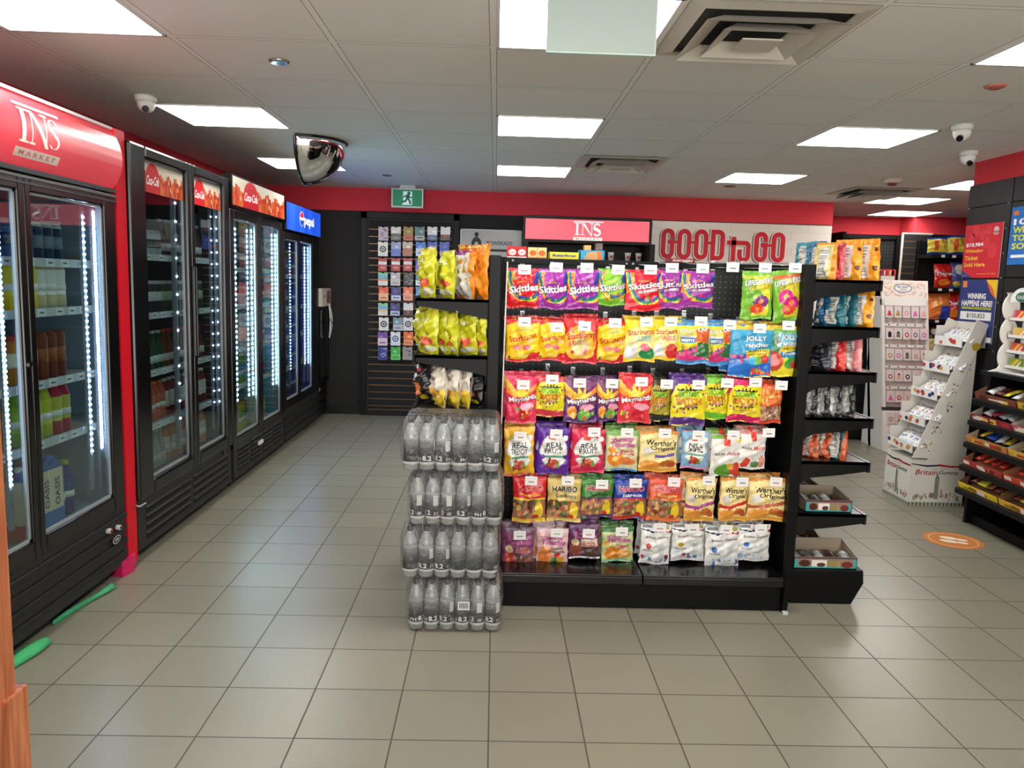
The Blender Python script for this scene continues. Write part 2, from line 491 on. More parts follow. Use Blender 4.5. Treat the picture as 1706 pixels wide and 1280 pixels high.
def diffuser(i, j, label, rot=0):
    x0 = CX0 + i * CELL; y0 = CY0 + j * CELL; cx, cy = x0 + CELL / 2, y0 + CELL / 2
    t = thing('air_vent', label, 'air vent', (cx, cy, CEIL), 'four way ceiling air vents')
    wht = (196, 190, 178)
    b = MB(); b.box(cx - .25, cx + .25, cy - .25, cy + .25, CEIL - .003, CEIL - .001, (44, 42, 38)); b.build('duct_opening', M_MATTE, t)
    def ring(ro, ri, zo, zi, name):
        m = MB(); q = []
        for r_, z_ in ((ro, zo), (ri, zi)):
            q += [(cx - r_, cy - r_, z_), (cx + r_, cy - r_, z_), (cx + r_, cy + r_, z_), (cx - r_, cy + r_, z_)]
        m.add(q, [(k, (k + 1) % 4, 4 + (k + 1) % 4, 4 + k) for k in range(4)], wht)
        m.add([(x, y, z + .004) for x, y, z in q], [(4 + k, 4 + (k + 1) % 4, (k + 1) % 4, k) for k in range(4)], wht)
        m.build(name, M_PLAST, t)
    ring(0.303, 0.245, CEIL - .006, CEIL - .012, 'frame')
    ring(0.235, 0.165, CEIL - .045, CEIL - .008, 'louver'); ring(0.16, 0.10, CEIL - .05, CEIL - .012, 'louver')
    MB().box(cx - .07, cx + .07, cy - .07, cy + .07, CEIL - .05, CEIL - .045, wht).build('centre_plate', M_PLAST, t)


diffuser(3, -1, 'large square louvered air vent near the camera, right of the frosted panel')
diffuser(3, 4, 'louvered air vent with dark opening near the middle of the ceiling')
diffuser(7, 6, 'louvered air vent over the far right aisle')


def camera_dome(px, py, label, look):
    d = ray(px, py); t0 = (CEIL - CAM_H) / d.z; p = Vector((0, 0, CAM_H)) + d * t0
    t = thing('security_camera', label, 'security camera', (p.x, p.y, CEIL))
    MB().lathe([(0.052, CEIL - .03), (0.055, CEIL - .0005)], p.x, p.y, 18, col=(215, 214, 208)).build('base', M_PLAST, t)
    MB().lathe([(0.004, CEIL - .085), (0.022, CEIL - .08), (0.036, CEIL - .068), (0.044, CEIL - .05), (0.046, CEIL - .028)], p.x, p.y, 18, col=(222, 221, 216)).build('housing', M_PLAST, t)
    m = MB(); e = Vector((p.x, p.y, CEIL - .058)); dd = Vector(look).normalized()
    m.tube([e + dd * .03, e + dd * .052], 0.017, (25, 25, 28), n=12); m.build('lens', M_BLACKG, t)


camera_dome(243, 160, 'white security camera on the ceiling above the leftmost coolers', (.3, -.9, -.3))
camera_dome(1604, 208, 'white turret camera hanging right of the middle ceiling lights', (-.6, -.7, -.4))
camera_dome(1614, 252, 'small white dome camera beside the right red bulkhead corner', (-.2, -.9, -.5))


def ceiling_disc(px, py, r, h, col, label, name='sprinkler_cover', cat='sprinkler', m=M_PLAST, inner=None):
    d = ray(px, py); t0 = (CEIL - CAM_H) / d.z; p = Vector((0, 0, CAM_H)) + d * t0
    mb = MB().lathe([(r * .8, CEIL - h), (r, CEIL - h * .6), (r * 1.08, CEIL - .0005)], p.x, p.y, 20, col=col)
    if inner: mb.lathe([(r * .45, CEIL - h * 1.5), (r * .5, CEIL - h)], p.x, p.y, 14, col=inner)
    tag(mb.build(name, m, origin=(p.x, p.y, CEIL)), label, cat)


ceiling_disc(465, 101, 0.042, .012, (200, 200, 200), 'shiny chrome sprinkler cover near the leftmost lights', m=M_CHROME)
ceiling_disc(1658, 143, 0.042, .010, (190, 120, 105), 'round pinkish sprinkler cover near the right edge', inner=(160, 70, 60))
ceiling_disc(645, 292, 0.042, .008, (120, 115, 112), 'small grey disc on the ceiling above the exit sign')
ceiling_disc(1216, 310, 0.05, .008, (140, 90, 80), 'small brownish disc on the ceiling above the good to go sign')
ceiling_disc(1487, 298, 0.07, .035, (206, 196, 184), 'round off white smoke detector on the right side of the ceiling', 'smoke_detector', 'smoke detector', inner=(120, 70, 60))

# frosted hanging panel
a = at(910, 82, 2.5); b_ = at(1090, 92, 2.5)
t = thing('hanging_panel', 'frosted glass panel hanging from the ceiling at the top centre', 'hanging sign', ((a.x + b_.x) / 2, 2.5, CEIL))
MB().box(a.x, b_.x, 2.495, 2.507, b_.z, CEIL - .02).build('glass', M_FROST, t)
MB().box(a.x, b_.x, 2.494, 2.508, b_.z - .004, b_.z, (190, 215, 205)).box(b_.x, b_.x + .003, 2.494, 2.508, b_.z - .004, CEIL - .02, (190, 215, 205)).build('polished_edge', M_PLAST, t)
MB().box(a.x + .02, b_.x - .02, 2.49, 2.512, CEIL - .022, CEIL, (190, 190, 185)).build('ceiling_clip', M_STEEL, t)

# convex mirror: a quarter globe in a black rim
t = thing('convex_mirror', 'half dome convex security mirror with black rim under the ceiling', 'mirror', (-1.30, 5.5, CEIL))
m = MB(); R0 = 0.275; nu, nv = 20, 10; P = []
for i in range(nu + 1):
    th = pi * i / nu
    for k in range(nv + 1):
        ph = (pi / 2) * k / nv
        P.append((-1.30 + R0 * sin(th) * cos(ph) * .98 + 0 * th, 5.5 + R0 * cos(th), CEIL - .012 - R0 * sin(th) * sin(ph)))
m.add(P, [(i * (nv + 1) + k, (i + 1) * (nv + 1) + k, (i + 1) * (nv + 1) + k + 1, i * (nv + 1) + k + 1) for i in range(nu) for k in range(nv)], (220, 220, 220), 0, True)
m.build('mirror_dome', mat('mirror', (225, 225, 225), rough=0.03, metal=1.0), t)
m = MB(); m.tube([(-1.30, 5.5 + R0 * cos(a_), CEIL - .012 - R0 * sin(a_)) for a_ in [pi * i / 24 for i in range(25)]], 0.011, (14, 14, 14), n=8)
m.tube([(-1.30 + R0 * sin(a_), 5.5 + R0 * cos(a_), CEIL - .008) for a_ in [pi * i / 24 for i in range(25)]], 0.008, (14, 14, 14), n=8)
m.build('rim', M_BLACKG, t)

# ------------------------------------------------------------------ bottles, cans and cartons (stock inside the coolers)
STOCK = {}


def stock(kind, c1, c2, cap):
    k = (kind, c1, c2, cap)
    if k in STOCK: return STOCK[k]
    mb = MB()
    if kind == 'bottle':
        pr = [(.024, 0), (.031, .006), (.031, .045), (.0295, .05), (.0295, .115), (.031, .12), (.030, .14), (.018, .178), (.012, .188), (.0145, .190), (.0145, .205), (.013, .207)]
        mb.lathe(pr, n=12, cols=[c1, c1, c1, c2, c2, c2, c1, c1, c1, cap, cap], m=0)
        mb.lathe([(.0312, .066), (.0312, .09)], n=12, col=(235, 235, 230))
    elif kind == 'can':
        mb.lathe([(.024, 0), (.029, .008), (.029, .115), (.023, .128), (.023, .132)], n=12, cols=[c1, c1, cap, cap])
        mb.lathe([(.0292, .04), (.0292, .085)], n=12, col=c2)
    elif kind == 'tall':
        mb.lathe([(.022, 0), (.026, .008), (.026, .150), (.020, .165), (.020, .168)], n=12, cols=[c1, c1, cap, cap])
        mb.lathe([(.0262, .06), (.0262, .11)], n=12, col=c2)
    elif kind == 'carton':
        mb.box(-.032, .032, -.032, .032, 0, .17, c1); mb.box(-.033, .033, -.033, .033, 0, .045, c2)
        mb.prism([(-.032, .17), (.032, .17), (.004, .2), (-.004, .2)], 0, -.032, .032, (70, 110, 170))
        mb.lathe([(.012, .185), (.012, .205)], 0.012, 0, 10, col=cap)
        f = planar((.0335, 0, .1), (0, 0, 1), (0, -1, 0), (1, 0, 0)); text_on(mb, 'OASIS', f, 0, 0, .085, .022, col=(20, 40, 100))
    elif kind == 'glass':
        mb.lathe([(.026, 0), (.03, .01), (.03, .085), (.012, .15), (.011, .185), (.014, .187), (.014, .2)], n=12, cols=[c1, c1, c1, c1, cap, cap])
        mb.lathe([(.0303, .03), (.0303, .07)], n=12, col=c2)
    me = mb.mesh(kind, [M_PLAST])
    STOCK[k] = me
    return me


def put(me, name, loc, label, cat, group=None, rz=0.0, sc=1.0):
    o = bpy.data.objects.new(name, me); scn.collection.objects.link(o)
    o.location = loc; o.rotation_euler = (0, 0, rz); o.scale = (sc, sc, sc)
    return tag(o, label, cat, group)


ORDN = ['first', 'second', 'third', 'fourth', 'fifth', 'sixth', 'seventh', 'eighth', 'ninth', 'tenth', 'eleventh', 'twelfth']


def fill_shelf(y0, y1, z, x, pal, where, cooler, pitch=0.068, cap_h=1.0):
    """pal: list of (kind, body, label colour, cap, wording)"""
    cnt = {}; n = int((y1 - y0) / pitch)
    per = max(2, n // len(pal))
    for i in range(n):
        kind, c1, c2, cap, word = pal[min(i // per, len(pal) - 1)]
        me = stock(kind, c1, c2, cap)
        nm = {'bottle': 'drink_bottle', 'can': 'drink_can', 'tall': 'drink_can', 'carton': 'juice_carton', 'glass': 'drink_bottle'}[kind]
        cat = {'drink_bottle': 'bottle', 'drink_can': 'can', 'juice_carton': 'carton'}[nm]
        cnt[word] = cnt.get(word, 0) + 1; grp = '%s row, %s, %s' % (word, where, cooler)
        lab = '%s %s from the left, %s, %s' % (ORDN[cnt[word] - 1], word, where, cooler)
        sc_ = cap_h * (1.36 if kind == 'carton' else 1.12 if cooler == 'nearest cooler' else 1.0)
        put(me, nm, (x + rnd.uniform(-.004, .004), y0 + (i + .5) * pitch, z), lab, cat, grp, rnd.uniform(0, 6) if kind != 'carton' else rnd.uniform(-.1, .1), sc_)


# ------------------------------------------------------------------ coolers
XF = -1.70


def cooler(name, label, y0, y1, ztop, zk, doors, zg, shelves, led, inside, head, style, kick, tint=(200, 220, 255), depth=.70):
    """faces +x. doors: glass ranges in y; zg: glass z range; led: list of (y, pitch)"""
    c = thing(name, label, 'cooler', ((XF - depth / 2), (y0 + y1) / 2, 0), None)
    xb = XF - depth; t_ = 0.035
    zb = zk + .0
    cab = MB()
    cab.box(xb, XF - .03, y0, y0 + t_, .05, ztop - .02, DARK and (10, 10, 11)).box(xb, XF - .03, y1 - t_, y1, .05, ztop - .02, (10, 10, 11))
    cab.box(xb, XF - .03, y0, y1, ztop - .05, ztop - .02, (10, 10, 11)).box(xb, xb + .03, y0, y1, .05, ztop - .02, (10, 10, 11))
    cab.box(xb, XF - .03, y0, y1, .05, zg[0] - .04, (10, 10, 11))
    for yy in (y0 + .06, y1 - .06):
        for xx in (xb + .08, XF - .1): cab.lathe([(.02, 0.0), (.02, .05)], xx, yy, 10, col=(30, 30, 30))
    cab.build('cabinet', M_PLAST, c)
    li = MB(); q = inside
    li.box(xb + .03, XF - .05, y0 + t_, y0 + t_ + .012, zg[0] - .04, ztop - .05, q).box(xb + .03, XF - .05, y1 - t_ - .012, y1 - t_, zg[0] - .04, ztop - .05, q)
    li.box(xb + .03, xb + .04, y0 + t_, y1 - t_, zg[0] - .04, ztop - .05, q).box(xb + .03, XF - .05, y0 + t_, y1 - t_, zg[0] - .04, zg[0] - .03, q)
    li.build('liner', M_PLAST, c)
    for z in shelves:
        s = MB(); 
        n = int((y1 - y0 - .1) / .03)
        for k in range(n + 1): s.tube([(XF - .36, y0 + .05 + k * .03, z - .004), (XF - .075, y0 + .05 + k * .03, z - .004)], .0025, (200, 205, 205), n=4, cap=False)
        s.box(XF - .078, XF - .072, y0 + .05, y1 - .05, z - .028, z + .006, (205, 212, 214))
        sh = s.build('shelf', M_PLAST, c)
        yy = y0 + .12
        while yy < y1 - .12:
            g = MB(); g.box(XF - .072, XF - .070, yy, yy + .055, z - .026, z + .004, (240, 240, 238)); g.box(XF - .070, XF - .0695, yy + .012, yy + .042, z - .014, z - .008, (90, 90, 90)); g.build('price_label', M_CARD, sh)
            yy += rnd.uniform(.09, .16)
    for (yy, pitch, xx, h) in led:
        s = MB(); s.box(xx - .012, xx, yy - .012, yy + .012, zg[0] + .05, zg[1] - .01, (150, 155, 165))
        z = zg[0] + .22
        while z < zg[1] - .03:
            s.box(xx, xx + .004, yy - .007, yy + .007, z, z + h, (200, 220, 255), 1); z += pitch
        s.build('light_strip', [M_PLAST, mat('led_' + name, tint, emit=LED_EMIT if style != 'swing' else 22)], c)
    # doors
    for i, (g0, g1) in enumerate(doors):
        ys, ye = (g0 - .06, g1 + .05)
        if i == 0: ys = y0 + .005
        if i == len(doors) - 1: ye = y1 - .005
        if i < len(doors) - 1: ye = (g1 + doors[i + 1][0]) / 2 - .002
        if i > 0: ys = (doors[i - 1][1] + g0) / 2 + .002
        x0 = XF - .03; x1 = XF if style != 'swing' else XF + .012
        fz0, fz1 = zg[0] - .075, zg[1] + .06
        d = MB()
        col = (10, 10, 11)
        d.box(x0, x1, ys, g0, fz0, fz1, col).box(x0, x1, g1, ye, fz0, fz1, col).box(x0, x1, g0, g1, fz0, zg[0], col).box(x0, x1, g0, g1, zg[1], fz1, col)
        dr = d.build('door', mat('black_door', None, rough=.22), c, bevel=.006 if style != 'swing' else .012)
        MB().box(XF - .022, XF - .016, g0, g1, zg[0], zg[1]).build('glass', M_GLASS, dr)
        e = MB(); sv = (150, 155, 158)
        for a0, a1, b0, b1 in ((g0, g0 + .008, zg[0], zg[1]), (g1 - .012, g1, zg[0], zg[1]), (g0, g1, zg[0], zg[0] + .012), (g0, g1, zg[1] - .008, zg[1])):
            e.box(XF - .024, XF - .012, a0, a1, b0, b1, sv)
        e.build('glass_seal', M_PLAST, dr)
        if style == 'swing':
            hd = MB(); yy = g1 + .035 if i == 0 else g0 - .04
            hd.box(x1, x1 + .018, yy - .008, yy + .008, .95, 1.45, (10, 10, 10)); hd.build('handle', M_BLACKG, dr, bevel=.004)
    # kick panel
    k = MB(); k.box(XF - .03, XF - .002, y0 + .005, y1 - .005, .06, zk, (44, 44, 43)); k.box(XF - .1, XF - .04, y0 + .02, y1 - .02, .015, .06, (12, 12, 12))
    if kick[0] == 'ribs':
        for z in kick[1]: k.box(XF - .002, XF + .010, y0 + .01, y1 - .01, z, z + .022, (36, 36, 36))
    kp = k.build('kick_panel', M_PLAST, c, bevel=.004)
    if kick[0] == 'slots':
        n, r_ = kick[1]; s = MB(); cw = (y1 - y0 - .12) / n
        for i in range(n):
            for j in range(r_):
                a0 = y0 + .07 + i * cw + .02; b0 = .10 + j * (zk - .14) / r_
                s.box(XF - .003, XF - .0008, a0, a0 + cw - .05, b0, b0 + .022, (2, 2, 2))
                s.prism([(XF - .002, b0 + .022), (XF + .004, b0 + .024), (XF - .002, b0 + .032)], 1, a0, a0 + cw - .05, (58, 58, 57))
        s.build('louver', M_PLAST, kp)
    return c


def coke_header(mb, fn, w_, h_, m=0):
    """amber drink with foam behind a red dome; fn axes: a along the sign, b up"""
    rect(mb, fn, 0, w_, 0, h_, (205, 196, 176), .0006, m)
    r = random.Random(3)
    n = 26
    for i in range(n):
        a0 = w_ * i / n; hh = h_ * (.62 + .12 * sin(i * 1.3) + .06 * r.random())
        c = r.choice([(178, 62, 28), (196, 84, 34), (150, 40, 22), (205, 106, 52)])
        poly(mb, fn, [(a0, 0), (a0 + w_ / n * 1.25, 0), (min(w_, a0 + w_ / n * 1.1), hh * .95), (a0, hh)], c, .0009 + .00002 * (i % 3), m)
        disc(mb, fn, min(w_ * .98, a0 + .01), hh * r.uniform(.3, .8), w_ / n * .5, h_ * .10, r.choice([(222, 150, 92), (160, 52, 26), (190, 40, 30)]), .0011 + .00002 * (i % 5), 8, m)


def coke_dome(mb, fn, cx, wd, h_, m=0):
    pts = [(cx - wd / 2, 0), (cx + wd / 2, 0)] + [(cx + wd / 2 * cos(radians(a_)) * .95, h_ * (.45 + .55 * sin(radians(a_)))) for a_ in range(0, 181, 15)]
    poly(mb, fn, pts, (196, 18, 30), .0016, m)
    text_on(mb, 'Coca-Cola', fn, cx, h_ * .42, wd * .86, h_ * .30, rot=0.02, col=(250, 246, 240), shear=.35, lift=.0024, bold=.02, m=m)


# --- cooler A: sliding doors, red curved sign
PAL_A = {
    .39: [('carton', (235, 226, 196), (222, 90, 70), (235, 235, 235), 'cream juice carton with red base'), ('carton', (235, 226, 196), (60, 130, 190), (70, 100, 190), 'cream juice carton with blue base'),
          ('bottle', (24, 60, 120), (30, 80, 140), (170, 200, 60), 'dark blue bottle with lime cap')],
    .735: [('bottle', (120, 160, 50), (150, 190, 60), (230, 230, 230), 'green juice bottle'), ('bottle', (170, 180, 40), (200, 210, 70), (60, 90, 60), 'lime yellow juice bottle'), ('bottle', (170, 40, 60), (200, 200, 90), (200, 200, 200), 'red fruit drink bottle')],
    .972: [('tall', (196, 120, 50), (240, 230, 200), (190, 60, 50), 'orange and white iced drink'), ('tall', (120, 60, 40), (160, 90, 50), (120, 60, 40), 'brown coffee drink bottle')],
    1.255: [('bottle', (230, 200, 40), (240, 220, 70), (240, 240, 240), 'bright yellow drink bottle'), ('bottle', (200, 190, 150), (240, 240, 235), (110, 110, 110), 'pale milk drink bottle')],
    1.45: [('can', (70, 100, 150), (40, 60, 90), (190, 190, 190), 'blue can with dark band'), ('can', (40, 60, 90), (120, 140, 160), (190, 190, 190), 'navy blue can')]}
cA = cooler('sliding_door_cooler', 'tall black drinks cooler with curved red lit sign, nearest on the left', 2.06, 3.64, 1.80, .36,
            [(2.25, 2.905), (2.985, 3.535)], (.40, 1.69), [.972, .735, 1.255, 1.45], [(3.555, .013, -1.76, .007), (3.47, .026, -1.762, .006), (2.88, .02, -1.762, .006)], (150, 165, 180), None, 'slide', ('ribs', [.10, .16, .22, .28]))  # second LED column models the main strip's reflection in the glass as glowing dashes
m = MB(); prof = [(XF - .03, 1.765)] + [(XF - .02 + .05 * sin(pi * k / 8) ** .7, 1.775 + .255 * k / 8) for k in range(9)] + [(XF - .03, 2.04)]
m.add([(x, y, z) for y in (2.06, 3.655) for x, z in prof], [(i, i + 1, len(prof) + i + 1, len(prof) + i) for i in range(len(prof) - 1)] + [tuple(range(len(prof) - 1, -1, -1)), tuple(range(len(prof), 2 * len(prof)))], (206, 66, 76), 0, True)


def fnA(a_, b_, l=0.0):      # a: along the sign (metres from y = 2.06), b: 0..1 up the curve
    k = min(max(b_, 0), 1)
    return Vector((XF - .02 + .05 * sin(pi * k) ** .7 + .002 + l, 2.06 + a_, 1.775 + .255 * k))


hdA = m.build('sign', mat('red_sign_plastic', None, rough=.35, emit=.5), cA)
m = MB()
SW, SH = .27, .72
X = lambda u: .825 + u * SW
for (u0, u1, v0, v1, cc) in [(-.06, 1.02, .95, 1.0, 0), (.05, .14, .30, .88, 0), (0, .2, .27, .31, 0), (0, .2, .87, .91, 0), (.27, .295, .3, .88, 0), (.22, .36, .27, .31, 0), (.6, .625, .3, .88, 0), (.52, .68, .87, .91, 0), (.2, .34, .87, .91, 0), (-.05, 1.0, .0, .17, 1)]:
    n = 6
    for i in range(n):
        b0, b1 = v0 + (v1 - v0) * i / n, v0 + (v1 - v0) * (i + 1) / n
        m.quad(fnA(X(u0), .12 + b0 * SH, .0015), fnA(X(u1), .12 + b0 * SH, .0015), fnA(X(u1), .12 + b1 * SH, .0015), fnA(X(u0), .12 + b1 * SH, .0015), (238, 230, 222) if cc == 0 else (222, 205, 195))
for i in range(8):
    v0, v1 = .88 - .62 * i / 8, .88 - .62 * (i + 1) / 8; uu0 = .27 + .32 * i / 8; uu1 = .27 + .32 * (i + 1) / 8
    m.quad(fnA(X(uu1), .12 + v1 * SH, .0016), fnA(X(uu1 + .09), .12 + v1 * SH, .0016), fnA(X(uu0 + .09), .12 + v0 * SH, .0016), fnA(X(uu0), .12 + v0 * SH, .0016), (238, 230, 222))
S = [(0.90, .78)] + arcp(0.80, 0.735, 0.10, 0.135, 50, 180, 8) + [(.735, .66), (.80, .60), (.86, .54)] + arcp(0.80, 0.42, 0.11, 0.13, 45, -150, 10)
for wd_, pts in ((.05, S), (.085, [(.73, .67), (.78, .61), (.84, .56), (.885, .49)])):
    stroke(m, [(X(a_), .12 + b_ * SH) for a_, b_ in pts], .0, fnA, (238, 230, 222))  # degenerate spine keeps counts stable
    for i in range(len(pts) - 1):
        (a0, b0), (a1, b1) = pts[i], pts[i + 1]
        m.quad(fnA(X(a0 - wd_ / 2), .12 + b0 * SH, .0017), fnA(X(a0 + wd_ / 2), .12 + b0 * SH, .0017), fnA(X(a1 + wd_ / 2), .12 + b1 * SH, .0017), fnA(X(a1 - wd_ / 2), .12 + b1 * SH, .0017), (238, 230, 222))
text_on(m, 'M A R K E T', fnA, X(.47), .12 + .085 * SH, SW * .85, .06, col=(196, 110, 110), lift=.003)
m.build('logo', M_CARD, hdA)
m = MB(); m.box(XF - .03, XF - .01, 2.06, 3.655, 2.03, 2.042, (190, 195, 195)).box(XF - .03, XF + .004, 2.06, 3.64, 1.755, 1.772, (60, 62, 64)); m.build('sign_trim', M_PLAST, cA)
m = MB(); m.box(XF, XF + .006, 2.06, 3.64, 1.735, 1.745, (90, 92, 95)).box(XF, XF + .005, 2.06, 3.64, 1.715, 1.722, (70, 70, 72)); m.build('door_track', M_PLAST, cA)
p = atx(46, 608, XF); m = MB(); m.tube([(XF, p.y, p.z), (XF + .012, p.y, p.z)], .009, (210, 210, 212), n=12); m.build('lock', M_CHROME, cA)
for px, py, cl in ((182, 885, (160, 60, 50)), (198, 879, (120, 40, 40))):
    p = atx(px, py, XF + .01); m = MB(); m.tube([(XF, p.y, p.z), (XF + .018, p.y, p.z)], .012, (200, 200, 200), n=12).tube([(XF + .018, p.y, p.z), (XF + .024, p.y, p.z)], .007, cl, n=10); m.build('control_knob', M_PLAST, cA)
p = atx(194, 899, XF + .01); m = MB(); fn = planar((XF + .011, p.y, p.z), (0, 1, 0), (0, 0, 1), (1, 0, 0)); disc(m, fn, 0, 0, .036, .018, (225, 225, 225), .001); disc(m, fn, 0, 0, .032, .015, (30, 30, 34), .0015); text_on(m, 'QBD', fn, 0, 0, .04, .014, col=(240, 240, 240), lift=.0022); m.build('badge', M_CARD, cA)
NAMES = {.39: 'bottom', .735: 'second lowest shelf', .972: 'third shelf up', 1.255: 'fourth shelf up', 1.45: 'top shelf'}
for z, pal in PAL_A.items(): fill_shelf(2.98, 3.45, z if z > .4 else .375, -1.83, pal, NAMES[z], 'nearest cooler', .07)
for z, pal in PAL_A.items(): fill_shelf(2.5, 2.9, z if z > .4 else .375, -1.83, pal[::-1], NAMES[z] + ' left bay', 'nearest cooler', .07)
# red filler strip between coolers A and B
tag(MB().box(XF - .45, XF - .004, 3.655, 3.752, 0.02, 2.04, (214, 22, 40)).build('filler_panel', M_PLAST, origin=(XF - .2, 3.7, 0.02)), 'bright red upright panel between the two nearest coolers', 'panel')

# --- cooler B: two swing doors, dim inside
BK = (16, 17, 20)
cB = cooler('swing_door_cooler', 'black two door cooler with dim inside and red soda graphics on glass', 3.76, 5.13, 2.035, .315,
            [(3.93, 4.447), (4.555, 5.035)], (.385, 1.95), [1.50, 1.20, .90, .62], [(4.40, .098, -1.74, .009), (4.43, .098, -1.762, .006), (5.03, .072, -1.74, .009), (5.0, .072, -1.762, .006)], (52, 56, 62), None, 'swing', ('slots', (2, 4)))
for k, (g0, g1) in enumerate(((3.93, 4.447), (4.555, 5.035))):
    m = MB(); fn = planar((XF - .012, g0 + .01, 1.80), (0, 1, 0), (0, 0, 1), (1, 0, 0))
    coke_header(m, fn, g1 - g0 - .02, .14); coke_dome(m, fn, .12, .17, .145)
    m.build('door_graphic', M_CARD, cB)
p0 = MB(); p0.tube([(XF - .01, 3.755, .30), (XF - .0, 3.735, .30), (XF + .02, 3.735, .295), (XF + .02, 3.80, .295)], .005, (160, 160, 160), n=6); p0.build('cord_bracket', M_STEEL, cB)
m = MB(); m.tube([(XF, 4.97, .29), (XF + .006, 4.97, .29)], .014, (5, 5, 5), n=12); m.build('lock', M_BLACKG, cB)
CB = 'dim two door cooler'
fill_shelf(3.86, 5.05, 1.50, -1.84, [('can', (200, 205, 210), (60, 60, 64), (190, 190, 190), 'silver drink can'), ('glass', (90, 70, 60), (230, 230, 230), (220, 220, 220), 'brown glass bottle')], 'top shelf', CB)
fill_shelf(3.86, 5.05, 1.20, -1.84, [('tall', (40, 44, 46), (230, 230, 230), (190, 190, 190), 'black and white tall can'), ('tall', (70, 84, 60), (200, 210, 190), (190, 190, 190), 'olive green tall can')], 'second shelf', CB)
fill_shelf(3.86, 5.05, .90, -1.84, [('glass', (30, 74, 48), (200, 220, 205), (200, 210, 200), 'green glass bottle'), ('glass', (120, 60, 34), (225, 220, 210), (200, 60, 50), 'amber glass bottle')], 'third shelf', CB)
fill_shelf(3.86, 5.05, .62, -1.84, [('bottle', (196, 84, 50), (214, 120, 90), (230, 120, 60), 'orange soda bottle'), ('bottle', (130, 34, 34), (230, 225, 220), (220, 220, 220), 'dark red drink bottle')], 'fourth shelf', CB)
fill_shelf(3.86, 5.05, .36, -1.84, [('glass', (150, 156, 146), (170, 180, 170), (190, 190, 190), 'clear glass bottle'), ('bottle', (190, 110, 60), (210, 200, 190), (230, 120, 60), 'peach drink bottle')], 'floor', CB)

# --- cooler C: sliding doors, amber header, bright cyan inside
cC = cooler('lit_drinks_cooler', 'black cooler with amber soda header and bright cyan lit inside', 5.17, 6.43, 1.84, .30,
            [(5.25, 5.75), (5.86, 6.345)], (.335, 1.77), [1.456, 1.20, .904, .646], [(5.655, .036, -1.745, .016), (5.72, .036, -1.735, .020), (6.27, .034, -1.745, .016), (6.33, .034, -1.735, .020), (5.4, .036, -1.745, .012)], (120, 200, 215), None, 'slide', ('slots', (4, 5)), (186, 230, 255))
m = MB().box(XF - .05, XF + .015, 5.17, 6.43, 1.845, 2.045, (14, 14, 14)); hd = m.build('sign_box', M_BLACKG, cC)
m = MB(); fn = planar((XF + .016, 5.185, 1.855), (0, 1, 0), (0, 0, 1), (1, 0, 0)); coke_header(m, fn, 1.23, .18); coke_dome(m, fn, .38, .34, .18); m.build('sign_face', mat('lit_header', None, rough=.4, emit=.5), hd)
p = atx(433, 737, XF); m = MB(); m.box(XF, XF + .012, p.y - .05, p.y + .05, p.z - .012, p.z + .014, (215, 215, 210)); m.build('latch', M_PLAST, cC)
CC = 'amber headed lit cooler'
fill_shelf(5.3, 6.3, 1.456, -1.82, [('can', (150, 190, 200), (240, 240, 240), (190, 190, 190), 'pale blue can'), ('tall', (60, 80, 90), (220, 220, 220), (190, 190, 190), 'dark tall can'), ('bottle', (150, 200, 205), (80, 160, 180), (240, 240, 240), 'clear water bottle')], 'top shelf', CC)
fill_shelf(5.3, 6.3, 1.20, -1.82, [('can', (200, 40, 70), (240, 200, 210), (190, 190, 190), 'pink red can'), ('bottle', (60, 130, 180), (40, 80, 160), (240, 240, 240), 'blue drink bottle')], 'second shelf', CC)
fill_shelf(5.3, 6.3, .904, -1.82, [('bottle', (180, 190, 200), (240, 240, 240), (200, 200, 200), 'white labelled bottle'), ('bottle', (110, 170, 190), (60, 130, 160), (240, 240, 240), 'light blue bottle')], 'third shelf', CC)
fill_shelf(5.3, 6.3, .646, -1.82, [('bottle', (120, 160, 60), (70, 130, 180), (240, 240, 240), 'green and blue bottle'), ('can', (60, 100, 180), (220, 60, 110), (190, 190, 190), 'blue and pink can')], 'fourth shelf', CC)
fill_shelf(5.3, 6.3, .31, -1.82, [('bottle', (200, 180, 50), (120, 170, 60), (220, 90, 50), 'yellow green juice bottle'), ('bottle', (210, 190, 90), (230, 220, 120), (240, 240, 240), 'pale yellow juice bottle')], 'floor', CC)

# --- cooler D: blue header
cD = cooler('blue_sign_cooler', 'black cooler with glowing blue cola sign, fourth from the camera', 6.45, 7.72, 1.775, .33,
            [(6.51, 6.93), (7.0, 7.45)], (.39, 1.71), [1.42, 1.15, .9, .64], [(6.56, .028, -1.735, .012), (6.88, .028, -1.762, .006), (7.33, .03, -1.745, .016), (7.42, .03, -1.735, .018)], (50, 84, 205), None, 'slide', ('ribs', [.10, .17, .24]), (150, 185, 255))
m = MB().box(XF - .05, XF + .02, 6.46, 7.71, 1.78, 2.005, (14, 20, 60)); hd = m.build('sign_box', M_BLACKG, cD)
m = MB(); fn = planar((XF + .021, 6.47, 1.785), (0, 1, 0), (0, 0, 1), (1, 0, 0)); 
for i in range(14):
    c_ = .55 + .45 * abs(sin(i * .9)); rect(m, fn, 1.23 * i / 14, 1.23 * (i + 1) / 14, 0, .215, (int(10 + 20 * c_), int(44 + 40 * c_), int(150 + 60 * c_)), .0005)
disc(m, fn, .50, .115, .075, .062, (240, 240, 245), .0012, 24)
poly(m, fn, arcp(.50, .115, .07, .058, 10, 170, 10) + [(.44, .13), (.50, .122), (.56, .135)], (210, 30, 45), .0017)
poly(m, fn, arcp(.50, .115, .07, .058, 195, 345, 10) + [(.56, .112), (.50, .10), (.44, .11)], (20, 60, 160), .0017)
